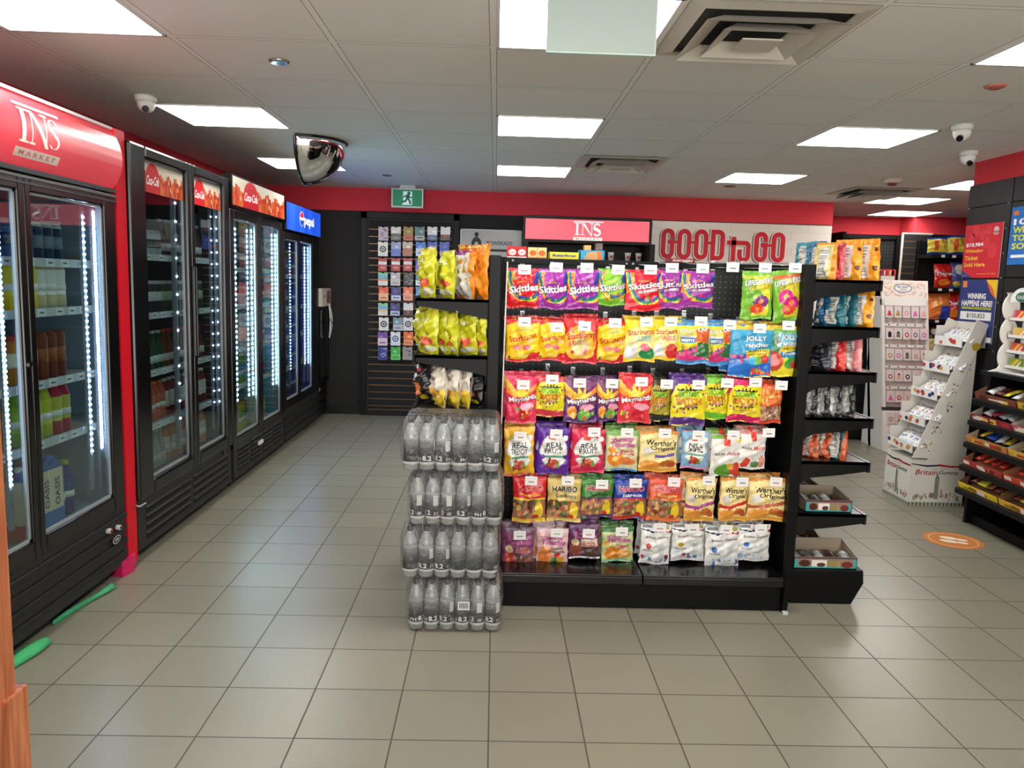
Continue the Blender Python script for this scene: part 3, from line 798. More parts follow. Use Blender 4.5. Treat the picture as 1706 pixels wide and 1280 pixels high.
text_on(m, 'pepsi', fn, .77, .10, .36, .10, col=(245, 247, 252), lift=.0016, bold=.02)
m.build('sign_face', mat('lit_blue_sign', None, rough=.4, emit=.9), hd)
CD = 'blue signed cooler'
for z, wh, cA_, cB_ in ((1.42, 'top shelf', (60, 80, 170), (190, 60, 90)), (1.15, 'second shelf', (150, 50, 60), (40, 60, 140)), (.9, 'third shelf', (40, 70, 170), (90, 110, 190)), (.64, 'fourth shelf', (50, 60, 120), (120, 140, 210)), (.385, 'floor', (40, 50, 110), (90, 60, 120))):
    fill_shelf(6.6, 7.4, z, -1.83, [('bottle', cA_, (210, 215, 235), (60, 90, 200), 'blue tinted cola bottle'), ('bottle', cB_, (60, 90, 190), (230, 230, 235), 'dark cola bottle')], wh, CD)

# --- cooler E: slim, short
c = thing('slim_cooler', 'short slim black cooler with curved white handle at the aisle end', 'cooler', (-1.95, 7.97, 0))
m = MB().box(-2.2, XF - .03, 7.76, 8.18, .04, 1.30, (10, 10, 11)).box(-2.18, XF - .06, 7.78, 8.16, 0, .04, (12, 12, 12)); m.build('cabinet', M_PLAST, c, bevel=.006)
m = MB().box(XF - .03, XF + .02, 7.765, 8.175, 1.125, 1.30, (208, 200, 190)); hd = m.build('sign', M_CARD, c)
fn = planar((XF + .021, 7.77, 1.125), (0, 1, 0), (0, 0, 1), (1, 0, 0)); m = MB()
for i, a_ in enumerate((.22, .27, .32)): rect(m, fn, a_, a_ + .035, .03, .15, ((150, 40, 40), (190, 60, 50), (120, 40, 50))[i], .001)
text_on(m, 'cold', fn, .1, .1, .11, .025, col=(60, 60, 60)); m.build('sign_print', M_CARD, hd)
m = MB()
for a0, a1, b0, b1 in ((7.765, 7.80, .36, 1.12), (8.13, 8.175, .36, 1.12), (7.8, 8.13, .36, .40), (7.8, 8.13, 1.09, 1.12)): m.box(XF - .03, XF, a0, a1, b0, b1, (10, 10, 11))
dr = m.build('door', M_PLAST, c); MB().box(XF - .02, XF - .015, 7.8, 8.13, .4, 1.09).build('glass', M_GLASS, dr)
m = MB().box(XF - .031, XF - .0305, 7.8, 8.13, .40, 1.09, (120, 122, 124)); m.build('liner', M_PLAST, c)
m = MB(); 
for k in range(40): m.box(XF - .0300, XF - .028, 7.86, 7.90, .42 + k * .0165, .431 + k * .0165)
m.build('light_strip', mat('led_slim', (235, 240, 240), emit=3.0), c)
m = MB()
for sgn in (1, -1): m.tube([(XF + .02 + .02 * sin(pi * k / 12), 8.10 + sgn * .045 * sin(pi * k / 12), .80 + .34 * k / 12) for k in range(13)], .008, (215, 218, 220), n=8)
m.build('handle', M_PLAST, dr)
m = MB()
for z in (.12, .2, .28): m.box(XF - .03, XF - .018, 7.78, 8.16, z, z + .03, (28, 28, 29))
m.box(XF - .03, XF - .015, 7.80, 7.83, .29, .32, (190, 190, 190)); m.build('kick_panel', M_PLAST, c)

# ================================================================== BACK WALL
# ---- slatwall display in a black frame
fr = thing('slatwall_display', 'framed black slatwall with wood coloured grooves, hung with gift cards', 'slatwall', (-.88, YB - .02, 0))
m = MB(); fx0, fx1 = -1.372, -.385
for a0, a1, b0, b1 in ((fx0, fx0 + .06, 0, 2.075), (fx1 - .06, fx1, 0, 2.075), (fx0, fx1, 2.01, 2.075)): m.box(a0, a1, YB - .06, YB, b0, b1, (26, 26, 27))
for a0, a1, b0, b1 in ((fx0 + .06, fx0 + .075, 0, 2.0), (fx1 - .075, fx1 - .06, 0, 2.0), (fx0 + .06, fx1 - .06, 1.995, 2.01)): m.box(a0, a1, YB - .045, YB, b0, b1, (52, 50, 48))
m.build('frame', M_PLAST, fr, bevel=.003)
m = MB(); z = .10; zz = [.06]
while z < 1.95: zz.append(z); z += .0722
for i in range(len(zz) - 1): m.box(fx0 + .075, fx1 - .075, YB - .04, YB - .02, zz[i] + .006, zz[i + 1] - .006, (40, 39, 40))
m.box(fx0 + .075, fx1 - .075, YB - .04, YB - .02, zz[-1] + .006, 2.0, (40, 39, 40)); m.build('panel', M_MATTE, fr)
m = MB().box(fx0 + .075, fx1 - .075, YB - .022, YB - .018, .05, 1.99, (205, 160, 112)); m.box(fx0 + .08, fx1 - .08, YB - .06, YB - .03, .0, .055, (30, 26, 24)); m.build('groove_backing', M_CARD, fr)

CARD_COLS = [638.5, 659, 679.8, 700.2, 721, 741.5]
CARD_ROWS = [(378, 401), (403, 427), (430, 452), (454, 476), (478, 501), (505, 526), (529, 551), (553, 576), (578, 600)]
CARDS = [
    [('lilac marbled', (190, 175, 190), (120, 100, 130)), ('white', (225, 225, 218), (90, 95, 90)), ('gold brown', (150, 130, 50), (190, 90, 60)), ('teal grey', (80, 120, 125), (160, 170, 165)), ('white and blue', (225, 225, 222), (50, 90, 140)), ('white with red arrow', (220, 220, 220), (190, 50, 60))],
    [('white with black ring', (232, 232, 226), (50, 50, 50)), ('pale blue', (150, 160, 200), (90, 120, 200)), ('beige', (205, 190, 170), (180, 110, 80)), ('bright blue', (40, 110, 200), (200, 220, 235)), ('blue', (50, 80, 180), (220, 120, 70)), ('royal blue', (40, 70, 170), (60, 90, 200))],
    [('red and white', (180, 50, 50), (235, 235, 230)), ('red and white', (180, 50, 50), (235, 235, 230)), ('red and white', (180, 50, 50), (235, 235, 230)), ('indigo', (70, 60, 170), (120, 110, 220))],
    [('rainbow', (120, 200, 160), (230, 150, 90)), ('pale grey', (190, 185, 180), (205, 200, 196)), ('black striped', (30, 30, 32), (150, 150, 150)), ('cyan', (20, 140, 200), (235, 235, 235))],
    [('orange red', (225, 90, 60), (240, 180, 140)), ('navy', (40, 44, 110), (190, 200, 220)), ('orange', (225, 110, 70), (240, 160, 130)), ('sky blue', (70, 140, 200), (120, 180, 220))],
    [('green and orange', (140, 200, 150), (235, 190, 140)), ('navy', (40, 44, 110), (170, 190, 220)), ('white with red arrow', (220, 218, 215), (190, 70, 60)), ('slate', (90, 120, 150), (70, 70, 140))],
    [('white with black ring', (228, 228, 224), (60, 60, 60)), ('grey blue', (120, 145, 160), (180, 190, 200)), ('white with dark ring', (222, 222, 222), (50, 50, 60)), ('pale pink', (200, 170, 160), (150, 100, 90))],
    [('purple', (110, 70, 160), (220, 200, 220)), ('white with blue ring', (222, 226, 228), (40, 110, 170)), ('orange', (228, 110, 40), (235, 150, 100)), ('cyan', (40, 150, 190), (80, 180, 210))],
    [('navy patterned', (50, 60, 140), (170, 180, 220)), ('green', (60, 170, 70), (90, 200, 100)), ('grey patterned', (150, 145, 145), (90, 90, 92))]]
ORD = ['top', 'second', 'third', 'fourth', 'fifth', 'sixth', 'seventh', 'eighth', 'lowest']
COLN = ['left end', 'second place', 'third place', 'fourth place', 'fifth place', 'right end']
rc = random.Random(5)
for r_, row in enumerate(CARDS):
    for k, (nm, c1, c2) in enumerate(row):
        pt = at(CARD_COLS[k] + rc.uniform(-1, 1) + (4 if (r_ == 6 and k == 1) else 0), CARD_ROWS[r_][0], 8.13); h = at(640, CARD_ROWS[r_][0], 8.13).z - at(640, CARD_ROWS[r_][1], 8.13).z
        wd = .098 if r_ not in (2,) else .09
        o = thing('gift_card', '%s gift card, %s, %s row of the slatwall' % (nm, COLN[k], ORD[r_]), 'gift card', (pt.x, 8.13, pt.z - h / 2), 'gift cards on the slatwall', world=False)
        m = MB(); m.box(-wd / 2, wd / 2, -.002, .002, -h / 2, h / 2, c1)
        fn = planar((0, -.0022, 0), (1, 0, 0), (0, 0, 1), (0, -1, 0))
        if 'ring' in nm:
            disc(m, fn, 0, 0, .033, .033, c2, .0005); disc(m, fn, 0, 0, .02, .02, (200, 200, 200), .001); disc(m, fn, 0, 0, .01, .01, c2, .0015)
        elif 'arrow' in nm:
            rect(m, fn, -wd / 2, wd / 2, -h / 2, -.01, (60, 50, 52), .0005); poly(m, fn, [(-.02, -.015), (.02, -.015), (0, -.05)], c2, .001)
        elif 'striped' in nm or 'marbled' in nm or 'patterned' in nm:
            for q in range(9): 
                a_ = rc.uniform(-.035, .02); b_ = rc.uniform(-.055, .045); poly(m, fn, [(a_, b_), (a_ + .02, b_ + .004), (a_ + .026, b_ + .016), (a_ + .004, b_ + .01)], c2, .0005 + q * 5e-5)
        elif nm == 'red and white':
            rect(m, fn, -wd / 2 + .004, wd / 2 - .004, .0, .03, c2, .0005); disc(m, fn, 0, -.03, .03, .012, (215, 120, 110), .0006)
        elif nm == 'rainbow' or 'and orange' in nm:
            rect(m, fn, -wd / 2, wd / 2, 0, .03, (110, 180, 215), .0005); rect(m, fn, -wd / 2, wd / 2, -.02, 0, c2, .0005); rect(m, fn, -wd / 2, wd / 2, -h / 2, -.02, (225, 222, 210), .0005)
        else:
            rect(m, fn, -wd / 2, wd / 2, -h / 2, rc.uniform(-.02, .01), c2, .0005); disc(m, fn, rc.uniform(-.02, .02), .02, .02, .014, tuple(min(255, x + 50) for x in c1), .0008)
            rect(m, fn, -.03, .03, -.045, -.035, tuple(int(x * .7) for x in c1), .0008)
        m.build('card', M_FILM, o)
        m = MB(); m.tube([(0, .065, h / 2 - .004), (0, -.012, h / 2 - .006), (0, -.014, h / 2 + .002)], .0022, (60, 60, 60), n=5)
        m.box(-.012, .012, -.004, .003, h / 2 - .008, h / 2 + .004, (10, 10, 11)); m.build('hanger', M_PLAST, o)

# ---- exit sign
e0 = at(652, 313, 7.85); e1 = at(705, 347, 7.85)
t = thing('exit_sign', 'green running man exit sign with white frame under the ceiling', 'exit sign', ((e0.x + e1.x) / 2, 7.85, e0.z))
m = MB().box(e0.x, e1.x, 7.85, 7.89, e1.z, e0.z, (214, 218, 216)); m.build('housing', M_PLAST, t, bevel=.003)
m = MB().box(e0.x + .08, e1.x - .08, 7.86, 7.89, e0.z, CEIL, (205, 208, 206)); m.build('ceiling_mount', M_PLAST, t)
m = MB(); W_ = e1.x - e0.x; H_ = e0.z - e1.z
fn = planar((e0.x, 7.849, e1.z), (1, 0, 0), (0, 0, 1), (0, -1, 0))
rect(m, fn, .014, W_ - .014, .014, H_ - .014, (18, 120, 80), .001)
sx = lambda a_: W_ * a_; sy = lambda b_: H_ * b_
poly(m, fn, [(sx(.37), sy(.30)), (sx(.65), sy(.14)), (sx(.65), sy(.84)), (sx(.37), sy(.84))], (205, 228, 222), .0015)
poly(m, fn, [(sx(.32), sy(.14)), (sx(.65), sy(.14)), (sx(.50), sy(.34)), (sx(.38), sy(.26))], (205, 228, 222), .0015)
G_ = (14, 92, 70)
disc(m, fn, sx(.55), sy(.74), .017, .017, G_, .003)
for pts, wd in (([(.53, .66), (.50, .50)], .034), ([(.52, .62), (.42, .60), (.38, .50)], .012), ([(.54, .64), (.59, .52), (.65, .54)], .012), ([(.50, .50), (.57, .38), (.60, .18)], .018), ([(.49, .50), (.45, .34), (.33, .30)], .018)):
    stroke(m, [(sx(a_), sy(b_)) for a_, b_ in pts], wd, fn, G_, lift=.003)
m.build('face', mat('exit_face', None, rough=.5, emit=.25), t)

# ---- grey drinks sign
s0 = at(767, 381, 8.17); s1 = at(869, 429, 8.17)
t = thing('drinks_sign', 'faded grey sports drink sign with glare on the dark back wall', 'sign', ((s0.x + s1.x) / 2, 8.2, s1.z))
m = MB().box(s0.x, s1.x, 8.175, 8.21, s1.z, s0.z, (150, 150, 150)); m.build('board', mat('faded_sign', None, rough=.18), t)
m = MB(); fn = planar((s0.x, 8.174, s1.z), (1, 0, 0), (0, 0, 1), (0, -1, 0)); W_, H_ = s1.x - s0.x, s0.z - s1.z
rect(m, fn, 0, W_, 0, .012, (205, 205, 205)); rect(m, fn, 0, W_, H_ - .012, H_, (205, 205, 205)); rect(m, fn, 0, .012, 0, H_, (205, 205, 205)); rect(m, fn, W_ - .012, W_, 0, H_, (205, 205, 205))
disc(m, fn, .165, H_ * .45, .052, .07, (60, 62, 66), .0015); disc(m, fn, .165, H_ * .80, .022, .025, (55, 57, 60), .0016); disc(m, fn, .165, H_ * .42, .02, .03, (205, 205, 208), .002)
rect(m, fn, .03, W_ - .03, .05, .075, (70, 70, 72), .0012)
text_on(m, 'POWERADE', fn, .40, H_ * .50, .26, .038, col=(60, 60, 62), lift=.002)
m.build('print', M_CARD, t)

# ---- open cooler with the INS light box
i0 = at(872, 358, 7.8); i1 = at(1085, 409, 7.8)
t = thing('open_display_cooler', 'open black display cooler with pink red lit sign on the back wall', 'cooler', ((i0.x + i1.x) / 2, 7.95, 0))
m = MB().box(i0.x, i1.x, 7.82, 8.17, i1.z, i0.z, (34, 33, 33)); m.box(i0.x, i0.x + .05, 7.6, 8.17, 0, i1.z, (26, 26, 27)); m.box(i1.x - .05, i1.x, 7.6, 8.17, 0, i1.z, (26, 26, 27))
m.box(i0.x, i1.x, 8.12, 8.17, .05, i1.z, (50, 48, 46)); m.box(i0.x, i1.x, 7.55, 8.15, 0.05, .55, (10, 10, 11)); m.build('cabinet', M_PLAST, t, bevel=.004)
for z in (.85, 1.2, 1.645): MB().box(i0.x + .05, i1.x - .05, 7.78, 8.12, z - .02, z, (60, 60, 60)).build('shelf', M_PLAST, t)
m = MB(); fn = planar((i0.x + .025, 7.819, i1.z + .03), (1, 0, 0), (0, 0, 1), (0, -1, 0)); W_, H_ = i1.x - i0.x - .05, i0.z - i1.z - .06
m.box(i0.x + .025, i1.x - .025, 7.812, 7.82, i1.z + .03, i0.z - .03, (226, 88, 104)); m.build('light_box', mat('pink_lit_panel', None, rough=.4, emit=.6), t)
m = MB(); fn = planar((i0.x + .025, 7.811, i1.z + .03), (1, 0, 0), (0, 0, 1), (0, -1, 0)); serif_logo(m, fn, W_ * .51, H_ * .46, .27, H_ * .94); m.build('logo', mat('lit_logo', None, rough=.4, emit=.4), t)
for k, px in enumerate((1018, 1046, 1064)):
    p = at(px, 434, 7.86); c_ = MB().lathe([(.022, 0), (.031, .08), (.033, .085)], n=14, cols=[(228, 224, 220), (236, 234, 230)]); f_ = planar((0, -.031, .04), (1, 0, 0), (0, 0, 1), (0, -1, 0)); rect(c_, f_, -.014, .014, -.012, .014, (160, 60, 55), .002)
    tag(put(c_.mesh('snack_cup', [M_CARD]), 'snack_cup', (p.x, 7.88, 1.645), '', ''), 'small white snack cup in the open cooler, ' + ('left of the group', 'middle one', 'right one')[k], 'cup', 'white cups in the open cooler')

# ---- white panelled wall and GOOD to GO lettering
g0 = at(1087, 365, 8.19); gz0 = 1.0; gz1 = 2.075
m = MB(); m.box(g0.x, 3.42, YB - .03, YB, gz0, gz1, (222, 216, 204)); zz = gz0 + .02; r2 = random.Random(2)
k = 0
while zz < gz1 - .03:
    xx = g0.x + (0 if k % 2 else -.17)
    while xx < 3.42:
        a0, a1 = max(xx + .002, g0.x), min(xx + .40, 3.42)
        c_ = r2.randint(-3, 3)
        if a1 > a0: m.box(a0, a1, YB - .0345, YB - .03, zz + .002, zz + .073, (232 + c_, 226 + c_, 214 + c_))
        xx += .402
    zz += .075; k += 1
struct('trim_1', m, mat('glazed_white_tile', None, rough=.3))
SCL = (at(1383, 400, 8.19).x - at(1087, 400, 8.19).x) / (1383 - 1087) / 5.33
org = at(1080, 350, 8.19)


def gfn(a_, b_, l=0.0): return Vector((org.x + a_ * SCL, YB - .036 - l, org.z - b_ * SCL))


t = thing('wall_lettering', 'raised red GOOD to GO lettering with cream edge on the white tiled wall', 'sign', (org.x + 680 * SCL, YB - .04, org.z - 430 * SCL))


def stad(x0, x1, y0, y1, n=8):
    r = (x1 - x0) / 2; cx = (x0 + x1) / 2
    return arcp(cx, y0 + r * 1.05, r, -r * 1.05, 180, 0, n)[::1] + arcp(cx, y1 - r * 1.05, r, r * 1.05, 0, 180, n)


def gG(x0, x1, y0, y1):
    r = (x1 - x0) / 2; cx = (x0 + x1) / 2; ym = y0 + (y1 - y0) * .43
    return [(x1, y0 + (y1 - y0) * .30)] + arcp(cx, y0 + r, r, -r, 0, 180, 8)[0:] + arcp(cx, y1 - r, r, r, 180, 0, 8) + [(x1, ym), (cx - 2, ym)]


LET = [('G', gG(144, 222, 174, 398), False), ('O', stad(286, 370, 174, 398), True), ('O', stad(435, 520, 174, 398), True),
       ('D', [(583, 174), (630, 174)] + arcp(630, 210, 36, -36, 90, 0, 6)[1:] + arcp(630, 364, 36, 36, 0, 90, 6) + [(583, 400)], True),
       ('t', [(766, 208), (766, 425)], False), ('o', [(706, 262), (870, 262)] + arcp(870, 290, 28, -28, 90, 0, 5)[1:] + arcp(860, 372, 38, 38, 0, 180, 8) + [(822, 318)], False),
       ('G', gG(968, 1048, 180, 404), False), ('O', stad(1122, 1202, 180, 404), True)]
LINK = {0: [(222, 270), (286, 270)], 1: [(370, 270), (435, 270)], 2: [(520, 270), (583, 270)], 6: [(1048, 276), (1122, 276)]}
for k, (nm, pts, cl) in enumerate(LET):
    m = MB()
    for wd, col, lf, th, ox in ((56, (110, 60, 60), .006, .006, -6), (57, (240, 232, 220), .014, .008, 0), (39, (206, 40, 52), .022, .008, 0)):  # offset dark layer: the letters' shadow on the wall, built as a coloured backing
        e_ = (wd - 42) / 2
        P = [(a_ + ox, b_ + (ox and 3)) for a_, b_ in pts]
        if not cl:
            P = list(P)
            for (i0_, i1_) in ((0, 1), (-1, -2)):
                v_ = Vector(P[i0_]) - Vector(P[i1_]); v_.normalize(); P[i0_] = tuple(Vector(P[i0_]) + v_ * e_)
        stroke(m, P, wd, gfn, col, closed=cl, lift=lf, thick=th)
        if k in LINK: stroke(m, [(a_ + ox, b_) for a_, b_ in LINK[k]], wd * .62, gfn, col, lift=lf + .0003, thick=th)
    m.build('letter', M_CARD, t)

# ---- the far corner: pegboard shelving, slatwall column, crisp rack
p0 = at(1392, 392, 9.3); p1 = at(1498, 470, 9.3)
t = thing('pegboard_shelving', 'black pegboard shelving behind the right end of the gondola', 'shelving', ((p0.x + p1.x) / 2, 9.4, 0))


def pegboard(x0, x1, y, z0, z1, step, dot, col, dcol, normal=-1, skip=None):
    m = MB(); m.box(x0, x1, y, y + .012, z0, z1, col)
    z = z0 + step / 2
    while z < z1 - step / 3:
        x = x0 + step / 2
        while x < x1 - step / 3:
            if not (skip and skip(x, z)): m.add([(x - dot, y - .0006, z - dot), (x + dot, y - .0006, z - dot), (x + dot, y - .0006, z + dot), (x - dot, y - .0006, z + dot)], [(0, 1, 2, 3)], dcol)
            x += step
        z += step
    return m


pegboard(p0.x + .03, p1.x, 9.45, .2, p0.z, .04, .009, (34, 33, 34), (12, 12, 12)).build('pegboard', M_MATTE, t)
m = MB().box(p0.x, p0.x + .04, 9.1, 9.5, 0, p0.z + .03, (10, 10, 11)).box(p1.x - .02, p1.x + .02, 9.4, 9.5, 0, p0.z + .02, (10, 10, 11)).box(p0.x, p1.x, 9.42, 9.46, p0.z - .02, p0.z + .02, (10, 10, 11)); m.build('upright', M_PLAST, t)
for py in (470, 508, 560):
    z = at(1450, py, 9.1).z; MB().box(p0.x, p1.x + .02, 9.05, 9.45, z - .05, z, (24, 24, 25)).build('shelf', M_PLAST, t)
rb = random.Random(9)
for k, (px, py, c1, c2, lab) in enumerate(((1434, 464, (226, 222, 214), (205, 50, 50), 'white candy box with red print left on the far shelf'), (1456, 464, (230, 226, 216), (220, 150, 80), 'white candy box with yellow print on the far shelf'), (1480, 466, (214, 60, 70), (236, 230, 222), 'red and white candy box right on the far shelf'),
                                           (1430, 503, (70, 74, 70), (200, 205, 200), 'dark magazine bundle on the lower far shelf'), (1466, 503, (120, 104, 90), (215, 210, 200), 'brown magazine bundle on the lower far shelf'))):
    p = at(px, py, 9.1); m = MB(); w2 = .09 if k < 3 else .11; hh = .15 if k < 3 else .06
    m.box(-w2, w2, 0, .10, 0, hh, c1); fn = planar((-w2, -.001, 0), (1, 0, 0), (0, 0, 1), (0, -1, 0)); rect(m, fn, .01, w2 * 2 - .01, .02, hh * .5, c2, .0006)
    for q in range(6): a_ = rb.uniform(0, w2 * 1.6); rect(m, fn, a_, a_ + .03, hh * .55, hh * .9, rb.choice([c2, (240, 200, 120), (180, 60, 60)]), .0008)
    o = m.build('candy_box' if k < 3 else 'magazine_bundle', M_CARD, origin=(0, 0, 0)); o.location = (p.x, 9.12, at(1450, 470 if k < 3 else 508, 9.1).z + .001); tag(o, lab, 'box' if k < 3 else 'magazines', 'boxes on the far pegboard shelving')
q0 = at(1506, 389, 9.36); q1 = at(1541, 472, 9.36)
m = MB(); x0, x1 = q0.x, q1.x + .04; z = .3
t = thing('slatwall_column', 'narrow black slatwall strip with wood grooves in the far corner', 'slatwall', ((x0 + x1) / 2, 9.38, .28))
while z < q0.z - .05: m.box(x0, x1, 9.36, 9.38, z + .007, z + .068, (34, 32, 32)); z += .075
m.build('panel', M_MATTE, t)
MB().box(x0 + .005, x1, 9.375, 9.385, .28, q0.z, (205, 165, 120)).box(x0 - .012, x0, 9.355, 9.385, .28, q0.z + .01, (214, 204, 190)).box(x0, x1, 9.355, 9.385, q0.z - .005, q0.z + .01, (214, 204, 190)).build('edge_trim', M_CARD, t)

# crisp rack
RY = 8.6
t = thing('snack_rack', 'black snack rack with crisps in the far right corner', 'rack', (at(1580, 700, RY).x, RY + .15, 0))
xl, xr = at(1548, 480, RY).x, at(1622, 480, RY).x
m = MB().box(xl, xl + .02, RY + .28, RY + .34, 0, 2.0, (22, 22, 22)).box(xr - .02, xr, RY, RY + .34, 0, 2.08, (22, 22, 22)).box(xl, xr, RY + .32, RY + .34, .05, 2.0, (30, 30, 30)); m.build('frame', M_PLAST, t)
SHZ = [at(1580, py, RY).z for py in (424, 480, 533, 590)]
for z in SHZ: MB().box(xl, xr, RY, RY + .30, z - .04, z, (28, 28, 29)).box(xl + .1, xl + .14, RY - .004, RY, z - .034, z - .008, (230, 230, 225)).box(xl + .22, xl + .26, RY - .004, RY, z - .034, z - .008, (230, 230, 225)).build('shelf', M_PLAST, t)

# ================================================================== BAGS
def inpoly(u, v, P):
    c = False; n = len(P); j = n - 1
    for i in range(n):
        if (P[i][1] > v) != (P[j][1] > v) and u < (P[j][0] - P[i][0]) * (v - P[i][1]) / (P[j][1] - P[i][1]) + P[i][0]: c = not c
        j = i
    return c


def F(c): return ('F', c)
def B(a, b, c, sl=0.0, amp=0.0, fq=6.0): return ('B', a, b, c, sl, amp, fq)
def E(u, v, ru, rv, c): return ('E', u, v, ru, rv, c)
def P(pts, c): return ('P', pts, c)
def R(u, v, r0, r1, c, asp=1.0): return ('R', u, v, r0, r1, c, asp)


def SP(seed, n, u0, u1, v0, v1, r, cols):
    q = random.Random(seed); return [E(q.uniform(u0, u1), q.uniform(v0, v1), r * q.uniform(.6, 1.2), r * q.uniform(.6, 1.2), q.choice(cols)) for _ in range(n)]


def colour(ops, u, v):
    c = (128, 128, 128)
    for o in ops:
        k = o[0]
        if k == 'F': c = o[1]
        elif k == 'B':
            d = o[4] * (u - .5) + o[5] * sin(u * o[6])
            if o[1] + d <= v <= o[2] + d: c = o[3]
        elif k == 'E':
            if ((u - o[1]) / o[3]) ** 2 + ((v - o[2]) / o[4]) ** 2 < 1: c = o[5]
        elif k == 'R':
            d = math.hypot(u - o[1], (v - o[2]) * o[6])
            if o[3] < d < o[4]: c = o[5]
        elif k == 'P':
            if inpoly(u, v, o[1]): c = o[2]
    return c


def bag_mesh(design, w_, h_, D=.022, seed=0, nx=40, ny=44, gusset=False, crumple=1.0, twist=0.0, name='pouch'):
    ops, texts, back = DES[design]() if isinstance(design, str) else design
    q = random.Random(seed); ph = [q.uniform(0, 6.28) for _ in range(10)]; fold = [q.uniform(.3, 1) for _ in range(6)]
    s0 = .055

    def surf(a_, b_, l=0.0, side=-1):
        aa = min(max(a_, 0), 1); bb = min(max(b_, 0), 1)
        su = max(0, sin(pi * aa)) ** .6
        if gusset: sv = min(1, (1 - bb) * 1.25 + .06) ** .8 * min(1, (1 - bb) * 10) * min(1, .55 + bb * 4)
        else:
            t_ = min(max((bb - s0) / (1 - 2 * s0), 0), 1); sv = max(0, sin(pi * t_ ** 1.12)) ** .5
        d = D * su * sv
        cr = 1.5 * (.0016 * sin(aa * 11 + bb * 7 + ph[0]) + .0013 * sin(aa * 5 - bb * 19 + ph[1]) + .0010 * sin(aa * 23 + bb * 9 + ph[2]) + .0008 * sin(bb * 37 - aa * 13 + ph[3])) * crumple * (.35 + su * sv)
        for i_ in range(3):   # pinched folds running in from the corners
            fx = aa * cos(ph[4 + i_]) + bb * sin(ph[4 + i_]) - fold[i_] * .7
            cr -= .0042 * crumple * fold[i_] * math.exp(-(fx * 16) ** 2) * sv
        if bb < s0 or bb > 1 - s0: cr += .0010 * sin(aa * 26 + ph[7])
        y = side * (d + (cr if side < 0 else cr * .5)) - (l if side < 0 else -l)
        wid = w_ * (1 - .055 * sin(pi * bb) * (1 if not gusset else -.3) + (.0 if not gusset else (-.10 * bb)))
        x = (aa - .5) * wid + .0014 * sin(bb * 21 + ph[8])
        z = -h_ + bb * h_ + (.0035 * sin(aa * 7 + ph[9]) * (1 - bb) if not gusset else 0) + .0012 * sin(aa * 60) * (1 if (bb < .001 or bb > .999) else 0)
        y += twist * (aa - .5) * bb
        return Vector((x, y, z))
    mb = MB()
    v = [surf(i / nx, j / ny) for j in range(ny + 1) for i in range(nx + 1)]
    base = len(mb.v); mb.v += [tuple(p) for p in v]
    for j in range(ny):
        for i in range(nx):
            u_, v_ = (i + .5) / nx, (j + .5) / ny
            mb.f.append([j * (nx + 1) + i, j * (nx + 1) + i + 1, (j + 1) * (nx + 1) + i + 1, (j + 1) * (nx + 1) + i])
            mb.c.append(lin(colour(ops, u_, v_))); mb.m.append(0); mb.s.append(True)
    bx, by = 12, 14; b0 = len(mb.v)
    mb.v += [tuple(surf(i / bx, j / by, 0, 1) + Vector((0, .0006, 0))) for j in range(by + 1) for i in range(bx + 1)]
    cb = lin(back)
    for j in range(by):
        for i in range(bx):
            mb.f.append([b0 + (j + 1) * (bx + 1) + i, b0 + (j + 1) * (bx + 1) + i + 1, b0 + j * (bx + 1) + i + 1, b0 + j * (bx + 1) + i]); mb.c.append(cb); mb.m.append(0); mb.s.append(True)
    fn = lambda a_, b_, l: surf(.5 + a_ / w_, .5 + b_ / h_, l)
    for T in texts:
        s_, u_, v_, wd, ht, rot, col, out = T[:8]; sh = T[8] if len(T) > 8 else 0; arc = T[9] if len(T) > 9 else 0
        text_on(mb, s_, fn, (u_ - .5) * w_, (v_ - .5) * h_, wd * w_, ht * h_, rot, col, out, bold=.030 if out is not None else .018, ow=.032, shear=sh, lift=.0013, arc=arc)
    return mb.mesh(name, [M_FILM])


WHT = (245, 243, 240); BLK = (25, 22, 24)
DES = {}


def skit(base, low, gum=False, seed=1):
    def f():
        ops = [F(base), P([(0, 1), (.26, 1), (.20, .62), (.12, .45), (0, .40)], (232, 150, 40))] + SP(seed, 16, .02, .22, .5, .95, .05, [(240, 205, 60), (214, 60, 50), (240, 130, 40), (120, 170, 60)])
        ops += [P([(.84, .62), (1, .62), (1, .95), (.90, .95)], (50, 60, 150))]
        ops += [R(.62, .82, .50, .545, (40, 90, 170), .9), R(.62, .82, .545, .585, (50, 150, 70), .9), R(.62, .82, .585, .62, (240, 200, 50), .9), R(.62, .82, .62, .65, (225, 90, 40), .9)]
        ops += [B(.40, 1.0, base, 0), ] if False else []
        ops += [P([(.24, 1), (.82, 1), (.86, .45), (.30, .38)], base), B(0, .17, low), B(.93, 1, low)]
        ops += SP(seed + 3, 7, .25, .9, .22, .36, .05, [(214, 60, 120), (90, 160, 70), (240, 200, 60), (230, 110, 50), (90, 60, 150)])
        tx = [('Skittles', .53, .50 if not gum else .62, .92, .17 if not gum else .13, .13, WHT, (60, 30, 70)), ('BITE SIZE', .48, .66 if not gum else .73, .30, .03, .06, (250, 200, 60), None)]
        if gum: tx += [('GUMMIES', .60, .49, .56, .06, .13, WHT, (60, 60, 120))]
        return ops, tx, low
    return f


DES['sk_red'] = skit((214, 30, 36), (196, 20, 30)); DES['sk_purple'] = skit((158, 46, 158), (150, 50, 150), seed=4); DES['sk_green'] = skit((130, 190, 50), (110, 176, 40), seed=6)
DES['skg_red'] = skit((216, 34, 52), (214, 24, 44), True, 8); DES['skg_purple'] = skit((150, 52, 150), (160, 60, 160), True, 9)


